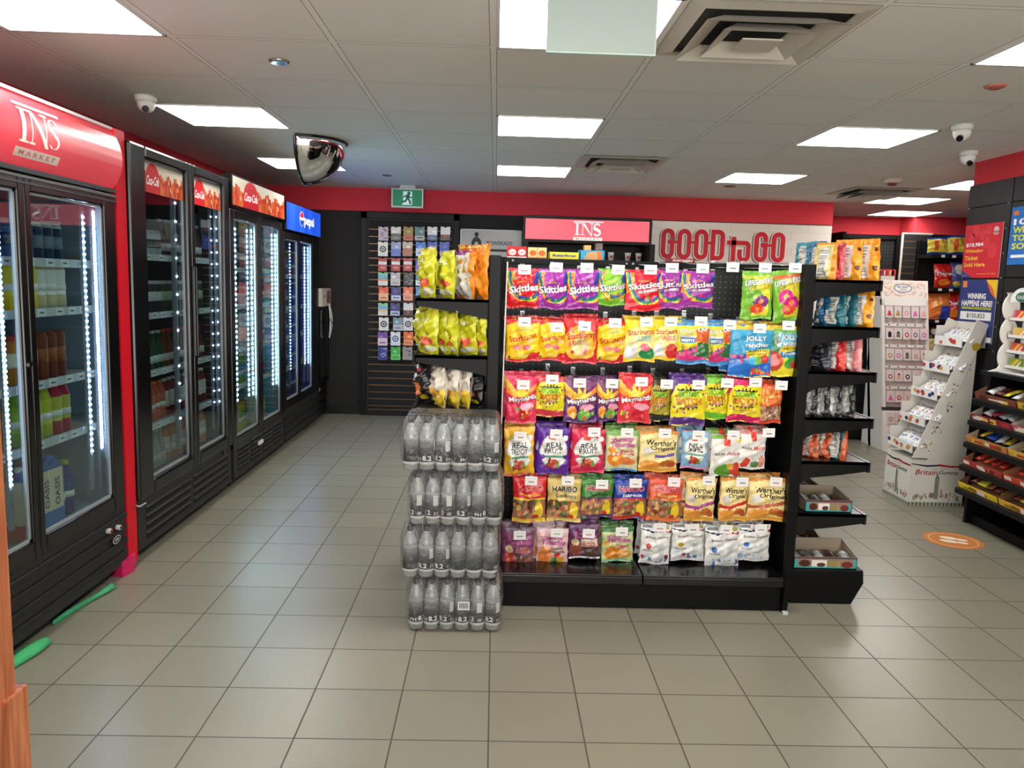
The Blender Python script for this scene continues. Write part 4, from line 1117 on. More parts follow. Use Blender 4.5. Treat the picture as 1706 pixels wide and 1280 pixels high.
def savers(ring, c2):
    def f():
        ops = [F((176, 196, 40)), B(0, 1, (124, 184, 52)) if c2 else F((120, 180, 50)), P([(.35, 0), (.85, 0), (.95, 1), (.45, 1)], (226, 216, 60)), B(.9, 1, (120, 184, 60)), B(0, .06, (120, 184, 60)), B(.84, .92, (226, 100, 60) if c2 else (190, 200, 50))]
        ops += [E(.42, .48, .26, .14, ring), E(.42, .48, .10, .055, (200, 210, 120)), E(.62, .36, .26, .13, (214, 40, 130) if c2 else (130, 60, 130)), E(.62, .36, .09, .045, (236, 120, 60)), E(.5, .22, .24, .10, (222, 70, 40)), E(.5, .22, .08, .035, (240, 150, 90))]
        return ops, [('LIFESAVERS', .52, .78, .88, .10, .12, WHT, (30, 30, 60)), ('GUMMIES', .56, .67, .70, .075, .12, (250, 220, 60), (40, 60, 50))], (120, 184, 52)
    return f


DES['ls_green'] = savers((110, 180, 60), False); DES['ls_pink'] = savers((214, 40, 130), True)


def burst(kind):
    def f():
        Y = (240, 196, 30); RD = (206, 36, 44)
        if kind == 'orig':
            ops = [F(Y), P([(0, 1), (1, 1), (1, .93), (.55, .86), (.35, .95), (0, .86)], RD), P([(1, 0), (1, .22), (.72, .2), (.62, .08), (0, .06), (0, 0)], RD), E(.34, .36, .13, .06, (232, 130, 130)), E(.62, .34, .13, .06, (226, 110, 120)), E(.75, .50, .1, .05, (236, 190, 140)), E(.1, .1, .04, .03, (60, 110, 50)), E(.5, .14, .18, .03, (240, 220, 120)), E(.6, .78, .22, .05, (238, 214, 110))]
            tx = [('Starburst', .50, .58, .86, .13, .16, (206, 50, 30), None), ('ORIGINAL', .55, .76, .3, .03, .1, (130, 120, 60), None)]
        elif kind == 'mini':
            ops = [F((206, 36, 44)), E(.5, .45, .48, .40, (238, 186, 60)), E(.5, .36, .26, .2, (240, 215, 160))] + SP(3, 14, .08, .92, .18, .72, .05, [(214, 60, 50), (240, 140, 60), (232, 120, 130), (240, 210, 90)]) + [B(0, .10, (206, 40, 60))]
            tx = [('Starburst', .52, .63, .84, .13, .10, (206, 40, 30), (250, 220, 100)), ('minis', .52, .47, .42, .10, .05, (240, 200, 120), (90, 60, 50))]
        else:
            sour = kind == 'airs_g'
            ops = [F((240, 208, 40)), E(.5, .45, .56, .40, (236, 224, 140)), E(.2, .22, .22, .16, (220, 222, 226)), E(.74, .2, .26, .16, (30, 140, 80) if sour else (214, 50, 50)), E(.66, .34, .18, .09, (226, 120, 140) if sour else (230, 90, 90)), E(.3, .42, .12, .07, (240, 225, 190)), B(0, .06, (240, 200, 30))]
            tx = [('Starburst', .52, .72, .84, .12, .08, (206, 60, 30), None), ('AIRS', .58, .56, .5, .11, .04, (150, 205, 200) if sour else (236, 130, 110), (240, 240, 225))]
        return ops, tx, (206, 36, 44) if kind in ('orig', 'mini') else (240, 200, 30)
    return f


for k in ('orig', 'mini', 'airs_g', 'airs_r'): DES['sb_' + k] = burst(k)


def jolly(kind):
    def f():
        if kind == 'mis':
            ops = [F((226, 214, 50)), B(0, .42, (206, 50, 120), .25), B(0, .10, (60, 140, 200)), B(.93, 1, (70, 150, 210)), P([(.58, .55), (1, .50), (1, .86), (.60, .84)], (214, 96, 40)), P([(.6, .2), (1, .12), (1, .5), (.66, .52)], (40, 110, 60)), P([(.1, .66), (.1, .52), (.58, .52), (.56, .66)], (40, 130, 200))] + SP(5, 8, .1, .6, .2, .42, .05, [(110, 60, 130), (40, 120, 90), (220, 60, 110), (200, 140, 80)]) + [E(.72, .84, .07, .045, WHT), E(.86, .85, .07, .045, WHT), E(.72, .84, .03, .02, BLK), E(.86, .85, .03, .02, BLK)]
            tx = [('JOLLY', .32, .79, .5, .12, -.03, WHT, BLK), ('rancher', .32, .69, .52, .075, -.02, WHT, BLK), ('MISFITS', .33, .585, .40, .06, 0, WHT, (20, 60, 150))]
        elif kind == 'big':
            ops = [F((60, 160, 205)), B(0, .27, (30, 110, 200)), B(.91, 1, (232, 190, 50)), P([(.36, .52), (.95, .55), (.95, .42), (.38, .39)], (240, 214, 50))] + SP(6, 26, .0, .42, .27, .42, .04, [(190, 60, 100), (90, 60, 150), (230, 120, 150), (60, 110, 200)]) + [E(.66, .33, .12, .09, (120, 190, 80)), E(.84, .35, .1, .08, (214, 60, 60)), E(.52, .33, .09, .07, (80, 180, 220))] + SP(8, 12, .5, .95, .06, .16, .045, [(214, 60, 60), (90, 170, 80), (60, 120, 210), (236, 150, 60)]) + [B(0, .02, (240, 220, 120))]
            tx = [('JOLLY', .60, .74, .48, .11, 0, WHT, BLK), ('rancher', .62, .63, .56, .075, 0, WHT, BLK), ('FRUITY 2 IN 1', .66, .51, .48, .035, .03, (60, 50, 40), None), ('HARD CANDY', .66, .45, .44, .035, .03, (60, 50, 40), None)]
        else:
            ops = [F((110, 190, 215)), B(0, .40, (232, 220, 50)), B(.93, 1, (236, 190, 50)), P([(.36, .60), (.95, .62), (.95, .52), (.38, .48)], (240, 214, 50)), P([(0, .35), (.36, .35), (.32, .9), (0, .8)], (90, 160, 120)), P([(.4, .5), (1, .52), (1, .38), (.4, .38)], (40, 140, 205)), E(.24, .3, .26, .2, (200, 80, 50)), E(.24, .3, .14, .1, (226, 120, 130)), E(.75, .28, .2, .12, (80, 170, 80)), E(.85, .24, .1, .08, (222, 60, 60)), B(.86, .93, (120, 190, 90))] + SP(2, 8, .04, .34, .45, .85, .05, [(220, 230, 230), (60, 130, 90), (150, 90, 60)])
            tx = [('JOLLY', .66, .77, .56, .12, 0, WHT, BLK), ('rancher', .66, .67, .6, .08, 0, WHT, BLK), ('HARD CANDY', .68, .57, .46, .04, .04, (60, 50, 40), None), ('Tropical', .70, .46, .5, .07, .05, WHT, (20, 60, 150))]
        return ops, tx, (70, 150, 210) if kind != 'trop' else (236, 200, 50)
    return f


for k in ('mis', 'big', 'trop'): DES['jr_' + k] = jolly(k)


def mayn(base, low, seed):
    def f():
        ops = [F(base), B(0, .42, low), P([(0, .82), (.34, .62), (.30, .52), (0, .66)], (240, 150, 50)), P([(0, .96), (.3, .72), (.22, .66), (0, .78)], (240, 200, 90)), P([(.64, .66), (1, .86), (1, .74), (.72, .56)], (240, 140, 60)), P([(.28, .58), (.22, .78), (.38, .68), (.44, .88), (.54, .70), (.66, .86), (.66, .68), (.80, .74), (.70, .56)], (240, 214, 70))]
        ops += [E(.25, .25, .16, .14, (226, 60, 90) if low[0] > 150 else (240, 150, 60)), E(.62, .18, .2, .14, (206, 30, 50) if low[0] > 150 else (110, 180, 70)), E(.7, .36, .24, .08, (244, 170, 190))] + SP(seed, 6, .1, .9, .1, .32, .05, [(240, 210, 80), (120, 180, 70), (230, 80, 90), (240, 150, 60)])
        return ops, [('Maynards', .55, .52, .92, .13, .14, WHT, (30, 24, 50))], low
    return f


DES['mn_pink'] = mayn((222, 50, 90), (214, 50, 84), 2); DES['mn_purple'] = mayn((120, 60, 110), (84, 44, 110), 3); DES['mn_red'] = mayn((224, 44, 56), (222, 60, 70), 4)


def sour(top, low, yel=(232, 218, 40), word=None):
    def f():
        ops = [F(yel), B(.86, 1, top), P([(0, 1), (0, .62), (.10, .80), (.30, .92), (.5, 1)], top), P([(1, 1), (.62, 1), (.85, .94), (1, .80)], top), B(0, .16, low, 0, .03, 5)] + SP(7, 12, .04, .96, .24, .9, .045, [(190, 120, 60), (200, 90, 90), (120, 150, 60), (150, 110, 140)])
        ops += [E(.5, .60, .33, .22, BLK if False else (60, 70, 30))] if False else []
        st = []
        for i in range(7): st.append(P([(.5 + .3 * (i - 3) / 3 - .05, .735), (.5 + .34 * (i - 3) / 3, .83 - .02 * abs(i - 3)), (.5 + .3 * (i - 3) / 3 + .05, .735)], BLK))
        for i in range(5): st.append(P([(.5 + .22 * (i - 2) / 2 - .05, .38), (.5 + .24 * (i - 2) / 2, .30 + .02 * abs(i - 2)), (.5 + .22 * (i - 2) / 2 + .05, .38)], BLK))
        tx = [('SOUR', .5, .66, .60, .12, 0, (140, 214, 50), BLK), ('PATCH', .5, .505, .70, .12, 0, (246, 140, 40), BLK), ('KIDS', .5, .40, .26, .05, 0, (236, 130, 140), BLK)]
        if word: tx.append((word, .6, .25, .5, .07, .02, (236, 190, 60), (150, 60, 70)))
        return ops + st, tx, low
    return f


DES['sp_red'] = sour((206, 60, 70), (206, 60, 70)); DES['sp_dark'] = sour((70, 60, 30), (40, 40, 34), (176, 160, 50)); DES['sp_purple'] = sour((84, 40, 130), (84, 40, 120)); DES['sp_green'] = sour((120, 190, 50), (110, 190, 50)); DES['sp_pink'] = sour((206, 40, 100), (206, 30, 90), word='TROPICAL')


def orange_peanut():
    ops = [F((214, 70, 40)), B(.5, .95, (226, 110, 50)), B(.10, .45, (176, 130, 100))] + SP(2, 60, .05, .95, .10, .45, .045, [(200, 160, 130), (150, 100, 80), (214, 180, 150), (120, 80, 70)]) + SP(4, 20, .1, .9, .5, .85, .05, [(236, 150, 60), (240, 180, 80)])
    return ops, [('peanuts', .5, .68, .7, .09, .05, (240, 210, 120), None)], (206, 70, 50)


DES['or_nut'] = orange_peanut


def fruit(base, low, l1='REAL', l2='FRUIT'):
    def f():
        ops = [F(base), E(.5, .50, .44, .30, WHT), R(.5, .5, .40, .44, (200, 205, 200), 1.25), E(.5, .50, .40, .27, (238, 238, 232)), P([(.36, .92), (.36, .76), (.56, .76), (.56, .92)], (214, 60, 40)), E(.86, .78, .10, .06, WHT), E(.5, .22, .2, .10, (176, 50, 50))] + SP(5, 10, .3, .7, .14, .30, .055, [(214, 70, 50), (120, 140, 60), (200, 110, 50), (150, 30, 50)]) + [B(.36, .41, (90, 160, 130)), E(.12, .38, .1, .05, base), E(.9, .38, .1, .05, base), B(0, .05, low)]
        ops += [P([(0, .34), (.20, .34), (.20, .43), (0, .43)], base), P([(.82, .34), (1, .34), (1, .43), (.82, .43)], base)]
        return ops, [(l1, .52, .63, .52, .11, 0, (50, 50, 60), None), (l2, .5, .51, .56, .10, 0, (50, 50, 60), None)], low
    return f


DES['rf_yellow'] = fruit((236, 180, 50), (214, 90, 70), 'REAL', 'TRENDY'); DES['rf_purple'] = fruit((92, 40, 150), (90, 40, 140)); DES['rf_pink'] = fruit((206, 36, 80), (210, 40, 80)); DES['rf_blue'] = fruit((130, 180, 215), (220, 130, 170), 'NSA', '33%')


def tummy(top, body, word, wc, pic):
    def f():
        ops = [F(body), B(.86, 1, top), B(0, .05, WHT)] + pic
        return ops, [('Yummy', .50, .76, .70, .12, .10, (206, 110, 170), (110, 40, 90), 0, .12), ('Tummies', .52, .66, .74, .11, .0, (206, 110, 170), (110, 40, 90), 0, .12), (word[0], .66, .50, .40, .07, 0, wc, WHT), (word[1], .66, .42, .44, .07, 0, wc, WHT)], top
    return f


DES['yt_peach'] = tummy((120, 170, 90), (220, 214, 170), ('Peach', 'Rings'), (214, 70, 50), [E(.3, .3, .25, .18, (232, 140, 40)), E(.3, .3, .09, .06, (240, 190, 110)), E(.18, .52, .12, .08, (232, 150, 50)), E(.66, .24, .26, .10, (230, 130, 70)), E(.24, .42, .05, .04, WHT), E(.38, .42, .05, .04, WHT), B(0, .04, (40, 120, 190))])
DES['yt_cola'] = tummy((110, 84, 100), (130, 70, 104), ('Cola', 'Bottles'), (196, 70, 50), [P([(.46, .04), (.94, .04), (.94, .34), (.46, .34)], (110, 80, 74)), E(.24, .22, .16, .20, (190, 70, 50)), E(.22, .46, .12, .10, (226, 205, 160))] + SP(4, 20, .46, .94, .05, .34, .05, [(150, 100, 84), (84, 54, 50), (170, 130, 110)]))
DES['yt_bear'] = tummy((226, 196, 205), (232, 186, 186), ('Tummy', 'Bears'), (90, 70, 60), [E(.26, .24, .22, .24, (236, 140, 70)), E(.2, .46, .09, .07, (240, 150, 80)), E(.36, .46, .09, .07, (240, 150, 80)), E(.58, .18, .12, .10, (60, 120, 60)), E(.76, .2, .12, .1, (236, 180, 60)), E(.66, .32, .1, .07, (214, 60, 50))])
DES['yt_cola2'] = tummy((100, 60, 100), (96, 50, 90), ('Cola', 'Bottles'), (196, 90, 60), [P([(.46, .04), (.94, .04), (.94, .32), (.46, .32)], (90, 70, 64)), E(.22, .30, .2, .22, (150, 80, 60)), E(.2, .5, .12, .1, (205, 186, 140)), P([(.4, .36), (.96, .36), (.96, .58), (.4, .58)], (226, 214, 190))])
DES['yt_green'] = tummy((70, 120, 70), (200, 214, 150), ('Peach', 'Rings'), (214, 70, 50), [E(.34, .28, .26, .2, (232, 140, 40)), E(.34, .28, .08, .06, (246, 190, 110)), E(.14, .56, .09, .07, (232, 150, 60)), E(.70, .25, .24, .12, (236, 160, 80)), E(.70, .25, .12, .05, (244, 214, 150)), B(0, .06, (170, 214, 170))])


def werth(rib, ribc=(196, 60, 50)):
    def f():
        ops = [F((232, 206, 130)), B(.9, 1, (206, 130, 50)), B(0, .10, (222, 160, 60)), E(.5, .6, .7, .35, (238, 218, 150)), P([(0, .38), (.35, .36), (.7, .44), (1, .5), (1, .42), (.7, .36), (.35, .28), (0, .30)], ribc) if rib else P([(.4, .42), (.95, .46), (.95, .40), (.4, .35)], (110, 90, 170)), E(.3, .18, .3, .1, (226, 150, 60)), E(.72, .22, .2, .09, (196, 110, 40)), E(.85, .18, .12, .07, (176, 80, 40)), E(.2, .52, .13, .10, (205, 200, 196))]
        return ops, [("Werther's", .56, .72, .80, .13, -.02, BLK, None, .1), ('Original', .60, .58, .66, .12, -.02, BLK, None, .05)], (214, 150, 60)
    return f


DES['wo_plain'] = werth(False); DES['wo_berry'] = werth(True, (150, 60, 120)); DES['wo_red'] = werth(True, (200, 40, 40)); DES['wo_cara'] = werth(True, (190, 90, 60))


def rem(word, wc, low):
    def f():
        ops = [F((226, 224, 218)), B(.9, 1, (110, 170, 60) if low == 0 else (190, 120, 110)), P([(.42, 1), (.42, .74), (.62, .74), (.62, 1)], (214, 60, 40))]
        ops += [E(.46, .14, .30, .15, (90, 150, 50)), E(.86, .16, .2, .2, (206, 70, 50)), E(.66, .25, .12, .08, (220, 170, 60)), P([(.75, .9), (1, .9), (1, .8)], (236, 200, 60))] if low == 0 else [P([(.12, .12), (.30, .32), (.46, .24), (.34, .04), (.16, .02)], (206, 60, 40)), E(.62, .14, .16, .08, (70, 120, 60)), E(.86, .2, .12, .16, (214, 150, 130))]
        return ops, [('REAL', .30, .55, .36, .055, 0, (40, 40, 44), None), (word, .76, .56, .44, .10, 0, wc, None, .3)], (226, 224, 218)
    return f


DES['rm_juice'] = rem('juice', (190, 60, 130), 0); DES['rm_mints'] = rem('Mints', (214, 80, 60), 1)


def hari(top, low, sub, subc, tc=(214, 30, 40), seed=1):
    def f():
        ops = [F(top), B(0, .50, (150, 110, 80)), B(.50, .54, low)] + SP(seed, 40, .04, .72, .10, .48, .06, [(120, 60, 44), (176, 90, 60), (214, 170, 90), (96, 60, 40), (200, 130, 100), (90, 120, 60)]) + [E(.80, .26, .13, .2, (240, 205, 50)), E(.8, .42, .08, .06, (236, 190, 50)), E(.72, .12, .08, .06, (206, 50, 50)), B(0, .09, low)]
        return ops, [('HARIBO', .52, .77, .74, .12, 0, tc, WHT), (sub, .54, .62, .60, .08, 0, subc, None)], top
    return f


DES['hb_cola'] = hari((206, 36, 40), (236, 200, 60), 'Happy Cola', (240, 205, 60)); DES['hb_gold'] = hari((214, 186, 110), (226, 196, 110), 'Goldbears', (30, 50, 40), (30, 28, 30), 2); DES['hb_green'] = hari((64, 130, 50), (96, 60, 110), 'Twin Snakes', (40, 60, 40), (190, 30, 50), 3); DES['hb_star'] = hari((30, 64, 160), (206, 60, 50), 'Starmix', WHT, (206, 30, 50), 4); DES['hb_orange'] = hari((214, 80, 50), (236, 130, 60), 'Rainbow', (240, 214, 120), (206, 40, 60), 5)


def brit(c1, c2, seed):
    def f():
        ops = [F((230, 230, 228)), P([(0, .86), (.35, .80), (.6, .84), (1, .80), (1, .83), (.6, .88), (.35, .84), (0, .89)], (30, 36, 80)), P([(.5, .86), (.8, .84), (1, .86), (1, .83), (.6, .82)], (200, 40, 60)), P([(.06, .98), (.06, .9), (.38, .9), (.38, .98)], (110, 114, 120)), E(.86, .93, .08, .05, (150, 140, 60))] + SP(seed, 14, .05, .95, .04, .2, .05, [c1, c2, (200, 205, 210), (90, 140, 180)]) + [E(.25, .46, .09, .07, c1), P([(.62, .15), (.62, .5), (.80, .5), (.80, .15)], (205, 210, 212)), B(0, .035, (214, 214, 214))]
        return ops, [('Britain Gummy', .55, .68, .80, .07, .02, (110, 70, 80), None, .3), ('icon', .26, .36, .3, .045, 0, (60, 60, 80), None)], (176, 180, 184)
    return f


DES['bg_red'] = brit((196, 50, 50), (60, 60, 64), 1); DES['bg_fruit'] = brit((206, 170, 50), (200, 60, 50), 2); DES['bg_blue'] = brit((60, 110, 170), (200, 50, 60), 3); DES['bg_ice'] = brit((50, 110, 180), (150, 190, 210), 4)

# (design, xL, xR, yT, yB, tag px, tag py, rot, label)
HOOKS = [
    ('sk_red', 845, 897, 446, 514, 874, 449, 0, 'red bag of rainbow candy at the left end of the top row'),
    ('sk_purple', 896, 946, 447, 516, 927, 445, 0, 'purple bag of rainbow candy, second from left on the top row'),
    ('sk_purple', 946, 998, 448, 516, 978, 446, 0, 'purple bag of rainbow candy, third from left on the top row'),
    ('sk_green', 998, 1043, 447, 510, 1030, 449, 0, 'lime green bag of candy on the top row'),
    ('skg_red', 1044, 1102, 449, 519, 1084, 449, 0, 'red bag of fruit gummies on the top row'),
    ('skg_purple', 1094, 1138, 449, 516, 1120, 446, 0, 'purple bag of gummies partly behind the red one, top row'),
    ('skg_purple', 1137, 1191, 451, 514, 1171, 447, 0, 'purple bag of gummies right before the empty hook, top row'),
    (None, 0, 0, 0, 0, 1221, 445, 0, ''),
    ('ls_green', 1240, 1288, 451, 533, 1275, 446, -.01, 'green bag of ring gummies on the top row'),
    ('ls_pink', 1289, 1333, 449, 537, 1325, 446, -.12, 'tilted yellow green bag with pink ring gummies, top row right end'),
    ('sb_orig', 843, 898, 532, 604, 874, 536, -.02, 'yellow bag of fruit chews, left end of the second row'),
    ('sb_orig', 898, 946, 534, 603, 928, 545, 0, 'yellow bag of fruit chews, second from left, second row'),
    ('sb_mini', 940, 995, 530, 607, 974, 543, 0, 'red and yellow bag of small fruit chews, second row'),
    ('sb_orig', 996, 1048, 536, 607, 1025, 538, -.02, 'yellow bag of chews with red corner, fourth on the second row'),
    ('sb_airs_g', 1043, 1093, 533, 604, 1077, 536, 0, 'yellow gummy bag with green candy picture, second row'),
    ('sb_airs_r', 1090, 1135, 533, 602, 1118, 536, 0, 'yellow gummy bag with red candy picture, second row'),
    ('jr_mis', 1130, 1181, 538, 608, 1168, 535, -.02, 'blue yellow and pink gummy bag, left of its twin, second row'),
    ('jr_mis', 1181, 1221, 539, 611, 1216, 541, -.04, 'narrow blue yellow and pink gummy bag beside the big blue bag'),
    ('jr_big', 1220, 1287, 541, 631, 1266, 547, 0, 'large bright blue bag of hard candy on the second row'),
    ('jr_trop', 1286, 1335, 543, 630, 1314, 542, .02, 'blue and yellow tropical hard candy bag, second row right end'),
    ('mn_pink', 843, 893, 627, 707, 872, 641, -.01, 'pink candy bag with yellow crown, left end of the third row'),
    ('sp_red', 893, 942, 628, 697, 920, 632, 0, 'yellow sour candy bag with red edge, second on the third row'),
    ('mn_purple', 941, 994, 634, 706, 966, 638, 0, 'purple and orange candy bag with crown, third on the third row'),
    ('mn_purple', 996, 1034, 635, 705, 1020, 639, 0, 'narrow purple and orange candy bag, fourth on the third row'),
    ('mn_red', 1033, 1086, 628, 707, 1069, 636, 0, 'red candy bag with crown in the middle of the third row'),
    ('sp_dark', 1085, 1118, 634, 704, 1111, 640, 0, 'narrow dark sour candy bag half hidden in the third row'),
    ('sp_purple', 1121, 1177, 629, 711, 1164, 641, .01, 'large yellow sour candy bag with purple edge, third row'),
    ('sp_green', 1175, 1217, 630, 702, 1212, 638, 0, 'yellow sour candy bag with green edge, third row'),
    ('sp_pink', 1217, 1270, 633, 706, 1259, 637, 0, 'yellow sour candy bag with bright pink edge, third row'),
    ('or_nut', 1269, 1306, 641, 709, 1302, 642, 0, 'orange bag with see through peanuts, third row right end'),
    ('rf_yellow', 840, 889, 712, 796, 867, 727, -.02, 'yellow and white fruit gummy bag, left end of the fourth row'),
    ('rf_purple', 897, 949, 714, 794, 927, 723, 0, 'purple fruit gummy bag with white circle, fourth row'),
    ('rf_pink', 954, 1008, 716, 791, 990, 720, 0, 'crimson fruit gummy bag with white circle, fourth row'),
    ('yt_peach', 1012, 1064, 718, 788, 1045, 721, 0, 'pale green peach ring candy bag with blue edge, fourth row'),
    ('wo_plain', 1067, 1130, 719, 789, 1108, 722, 0, 'gold caramel candy bag with black lettering, fourth row'),
    ('rf_blue', 1140, 1182, 720, 785, 1164, 725, 0, 'pale blue sugar free gummy bag, fourth row'),
    ('rm_juice', 1187, 1234, 726, 797, 1222, 725, -.01, 'white juice gummy bag with green and red fruit, fourth row'),
    ('rm_mints', 1234, 1278, 719, 785, 1281, 721, 0, 'white mint candy bag with red square, fourth row right end'),
    ('hb_cola', 855, 909, 796, 874, 885, 801, 0, 'red bag of cola gummies, left end of the fifth row'),
    ('hb_gold', 913, 968, 800, 873, 946, 801, 0, 'gold bag of bear gummies, second on the fifth row'),
    ('hb_green', 970, 1022, 799, 867, 1003, 807, 0, 'dark green gummy bag, third on the fifth row'),
    ('hb_star', 1025, 1080, 801, 870, 1059, 805, 0, 'royal blue gummy bag, fourth on the fifth row'),
    ('hb_orange', 1084, 1139, 799, 872, 1123, 803, .04, 'orange gummy bag, fifth on the fifth row'),
    ('wo_berry', 1147, 1194, 798, 873, 1181, 801, .03, 'gold caramel bag with plum ribbon, fifth row'),
    ('wo_red', 1204, 1247, 798, 871, 1237, 803, .03, 'gold caramel bag with bright red ribbon, fifth row'),
    ('wo_cara', 1251, 1314, 799, 872, 1293, 803, 0, 'large gold caramel bag with brown ribbon, fifth row right end'),
    ('yt_cola', 837, 889, 880, 950, 866, 892, 0, 'mauve cola bottle candy bag, left end of the lowest row'),
    ('yt_bear', 895, 947, 883, 949, 928, 888, 0, 'pale pink bear candy bag, second on the lowest row'),
    ('yt_cola2', 948, 998, 875, 935, 981, 889, -.04, 'dark purple cola bottle candy bag on the lowest row'),
    ('yt_green', 1004, 1056, 881, 942, 1036, 886, -.03, 'green peach ring candy bag on the lowest row'),
    ('bg_red', 1070, 1118, 876, 943, 1100, 879, .03, 'white gummy bag with red picture, left of four white bags'),
    ('bg_fruit', 1122, 1176, 876, 939, 1155, 881, 0, 'white gummy bag with fruit picture, second of four white bags'),
    ('bg_blue', 1177, 1231, 879, 949, 1210, 882, -.03, 'white gummy bag with blue ink drawing, third of four white bags'),
    ('bg_ice', 1233, 1285, 877, 939, 1268, 881, 0, 'white gummy bag with blue ice picture, lowest row right end'),
]
rh = random.Random(12)
PANEL_Y = 3.72
rows_n = [10, 10, 10, 8, 8, 8]
for i, (des, xl, xr_, yt, yb, tx, ty, rot, lab) in enumerate(HOOKS):
    row = 0; acc = 0
    for n_ in rows_n:
        if i < acc + n_: break
        acc += n_; row += 1
    tp = at(tx, ty, 3.40)
    rown = ['top', 'second', 'third', 'fourth', 'fifth', 'lowest'][row]
    if des:
        al = at(xl, yt, 3.435); bl_ = at(xr_, yb, 3.435)
        w_, h_ = bl_.x - al.x, al.z - bl_.z
        cx = (al.x + bl_.x) / 2; yo = 3.46 + (i % 2) * .010
        me = bag_mesh(des, w_, h_, D=.017 + .004 * rh.random(), seed=i, twist=0)
        o = put(me, 'candy_bag', (cx, yo, al.z), lab, 'candy bag', 'candy bags hanging on the gondola'); o.rotation_euler = (rh.uniform(-.02, .05), rot, rh.uniform(-.08, .08))
        hx = min(max(tp.x, al.x + .03), bl_.x - .03)
        if row >= 1:
            nb = 2 if row in (1, 3, 5) else 1
            for kk in range(nb):
                c = put(me, 'candy_bag', (cx + rh.uniform(-.022, .012), yo + .044 * (kk + 1), al.z + .012 + rh.uniform(-.003, .006)), '', 'candy bag', 'candy bags hanging on the gondola')
                c.rotation_euler = (rh.uniform(-.03, .03), rot + rh.uniform(-.04, .04), rh.uniform(-.1, .1))
                short = lab.split(',')[0]
                c['label'] = ('%s, hung %s it on the same hook' % (' '.join(lab.replace(',', '').split()[:8]), 'directly behind' if kk == 0 else 'two behind'))
    else: hx = tp.x
    kl = thing('peg_hook', ('peg hook and white tag for the ' + ' '.join(lab.replace(',', '').split()[:9])) if des else 'empty chrome peg hook with white price tag on the top row', 'hook', (tp.x, PANEL_Y, tp.z + .02), 'peg hooks on the gondola')
    m = MB(); zt = tp.z + .015
    m.tube([(tp.x, PANEL_Y, zt + .012), (tp.x, 3.50, zt + .004), (tp.x, 3.425, zt)], .0028, (190, 190, 190), n=6)
    m.tube([(hx, PANEL_Y, zt - .012), (hx, 3.46, zt - .018), (hx, 3.43, zt - .010)], .0028, (190, 190, 190), n=6)
    m.box(min(tp.x, hx) - .01, max(tp.x, hx) + .01, PANEL_Y - .004, PANEL_Y, zt - .025, zt + .02, (150, 150, 150)); m.build('wire', M_STEEL, kl)
    m = MB(); rz = rh.uniform(-.03, .03); c0, s0_ = cos(rz), sin(rz)
    m.box(-.027, .027, 0, .0015, -.021, .019, (236, 234, 232)); fn = planar((0, -.0002, 0), (1, 0, 0), (0, 0, 1), (0, -1, 0))
    rect(m, fn, -.012 + rh.uniform(-.004, .004), .014, -.008, -.003, rh.choice([(150, 150, 152), (190, 120, 120), (120, 120, 124)]), .0005); rect(m, fn, -.020, .020, .008, .010, (205, 205, 205), .0005)
    m.place(Matrix.Translation((tp.x, 3.40, tp.z)) @ Matrix.Rotation(rz, 4, 'Y')); m.build('price_tag', M_CARD, kl)
    m = MB(); m.tube([(tp.x, 3.425, zt), (tp.x, 3.403, zt - .004)], .004, (210, 210, 205), n=6); m.build('tag_clip', M_PLAST, kl)

# ================================================================== GONDOLA
GX0, GX1 = .045, 1.305
g = thing('gondola_shelf', 'black double sided pegboard gondola in the middle of the floor', 'gondola', (.675, 3.72, 0))
PB = mat('pegboard_black', None, rough=.5)
pegboard(GX0, GX1, PANEL_Y, .16, 1.50, .0254, .0022, (10, 10, 11), (120, 120, 118)).build('pegboard', PB, g)  # pale dots: light reflected at the peg holes, put into their colour
m = MB()
for x in (GX0 - .02, (GX0 + GX1) / 2 - .012, GX1 - .012): m.box(x, x + .03, PANEL_Y - .012, PANEL_Y + .05, .02, 1.525, (10, 10, 11))
m.build('upright', M_PLAST, g)
m = MB().box(GX0 - .01, GX1 + .01, PANEL_Y - .03, PANEL_Y + .06, 1.500, 1.527, (10, 10, 11))
for x in (.075, .60, .63, 1.27): m.lathe([(.006, 0), (.006, .001)], 0, 0, 8, col=(200, 200, 200)) if False else m.box(x - .004, x + .004, PANEL_Y - .0315, PANEL_Y - .03, 1.510, 1.518, (190, 190, 190))
m.build('top_rail', M_PLAST, g, bevel=.002)
m = MB().box(GX0 + .005, GX1 - .01, 3.34, 4.10, 0.0, .13, (10, 10, 11)); m.build('base', M_PLAST, g, bevel=.003)
for x0, x1 in ((GX0 - .005, .672), (.676, GX1 - .005)):
    m = MB().box(x0, x1, 3.318, 3.72, .146, .160, (10, 10, 11)).box(x0, x1, 3.314, 3.33, .118, .152, (10, 10, 11)); m.build('base_deck', mat('black_gloss_deck', None, rough=.2), g, bevel=.003)
m = MB().box(GX0, GX1, 3.76, 4.12, .14, .155, (10, 10, 11)).box(GX0, GX1, 3.745, 4.08, 1.505, 1.527, (10, 10, 11)); m.build('rear_shelf', M_PLAST, g)
m = MB().prism([(3.318, 0), (3.345, 0), (3.36, .06), (3.36, .165), (3.30, .165), (3.31, .05)], 0, 1.296, 1.318, (10, 10, 11)); m.box(1.296, 1.318, 3.30, 3.325, .0, .012, (200, 200, 200)); m.build('base_end_bracket', M_PLAST, g)
m = MB().tube([(.047, 3.425, 1.50), (.043, 3.42, 1.2), (.040, 3.42, .80)], .0035, (205, 205, 200), n=6); m.build('edge_trim', M_PLAST, g)

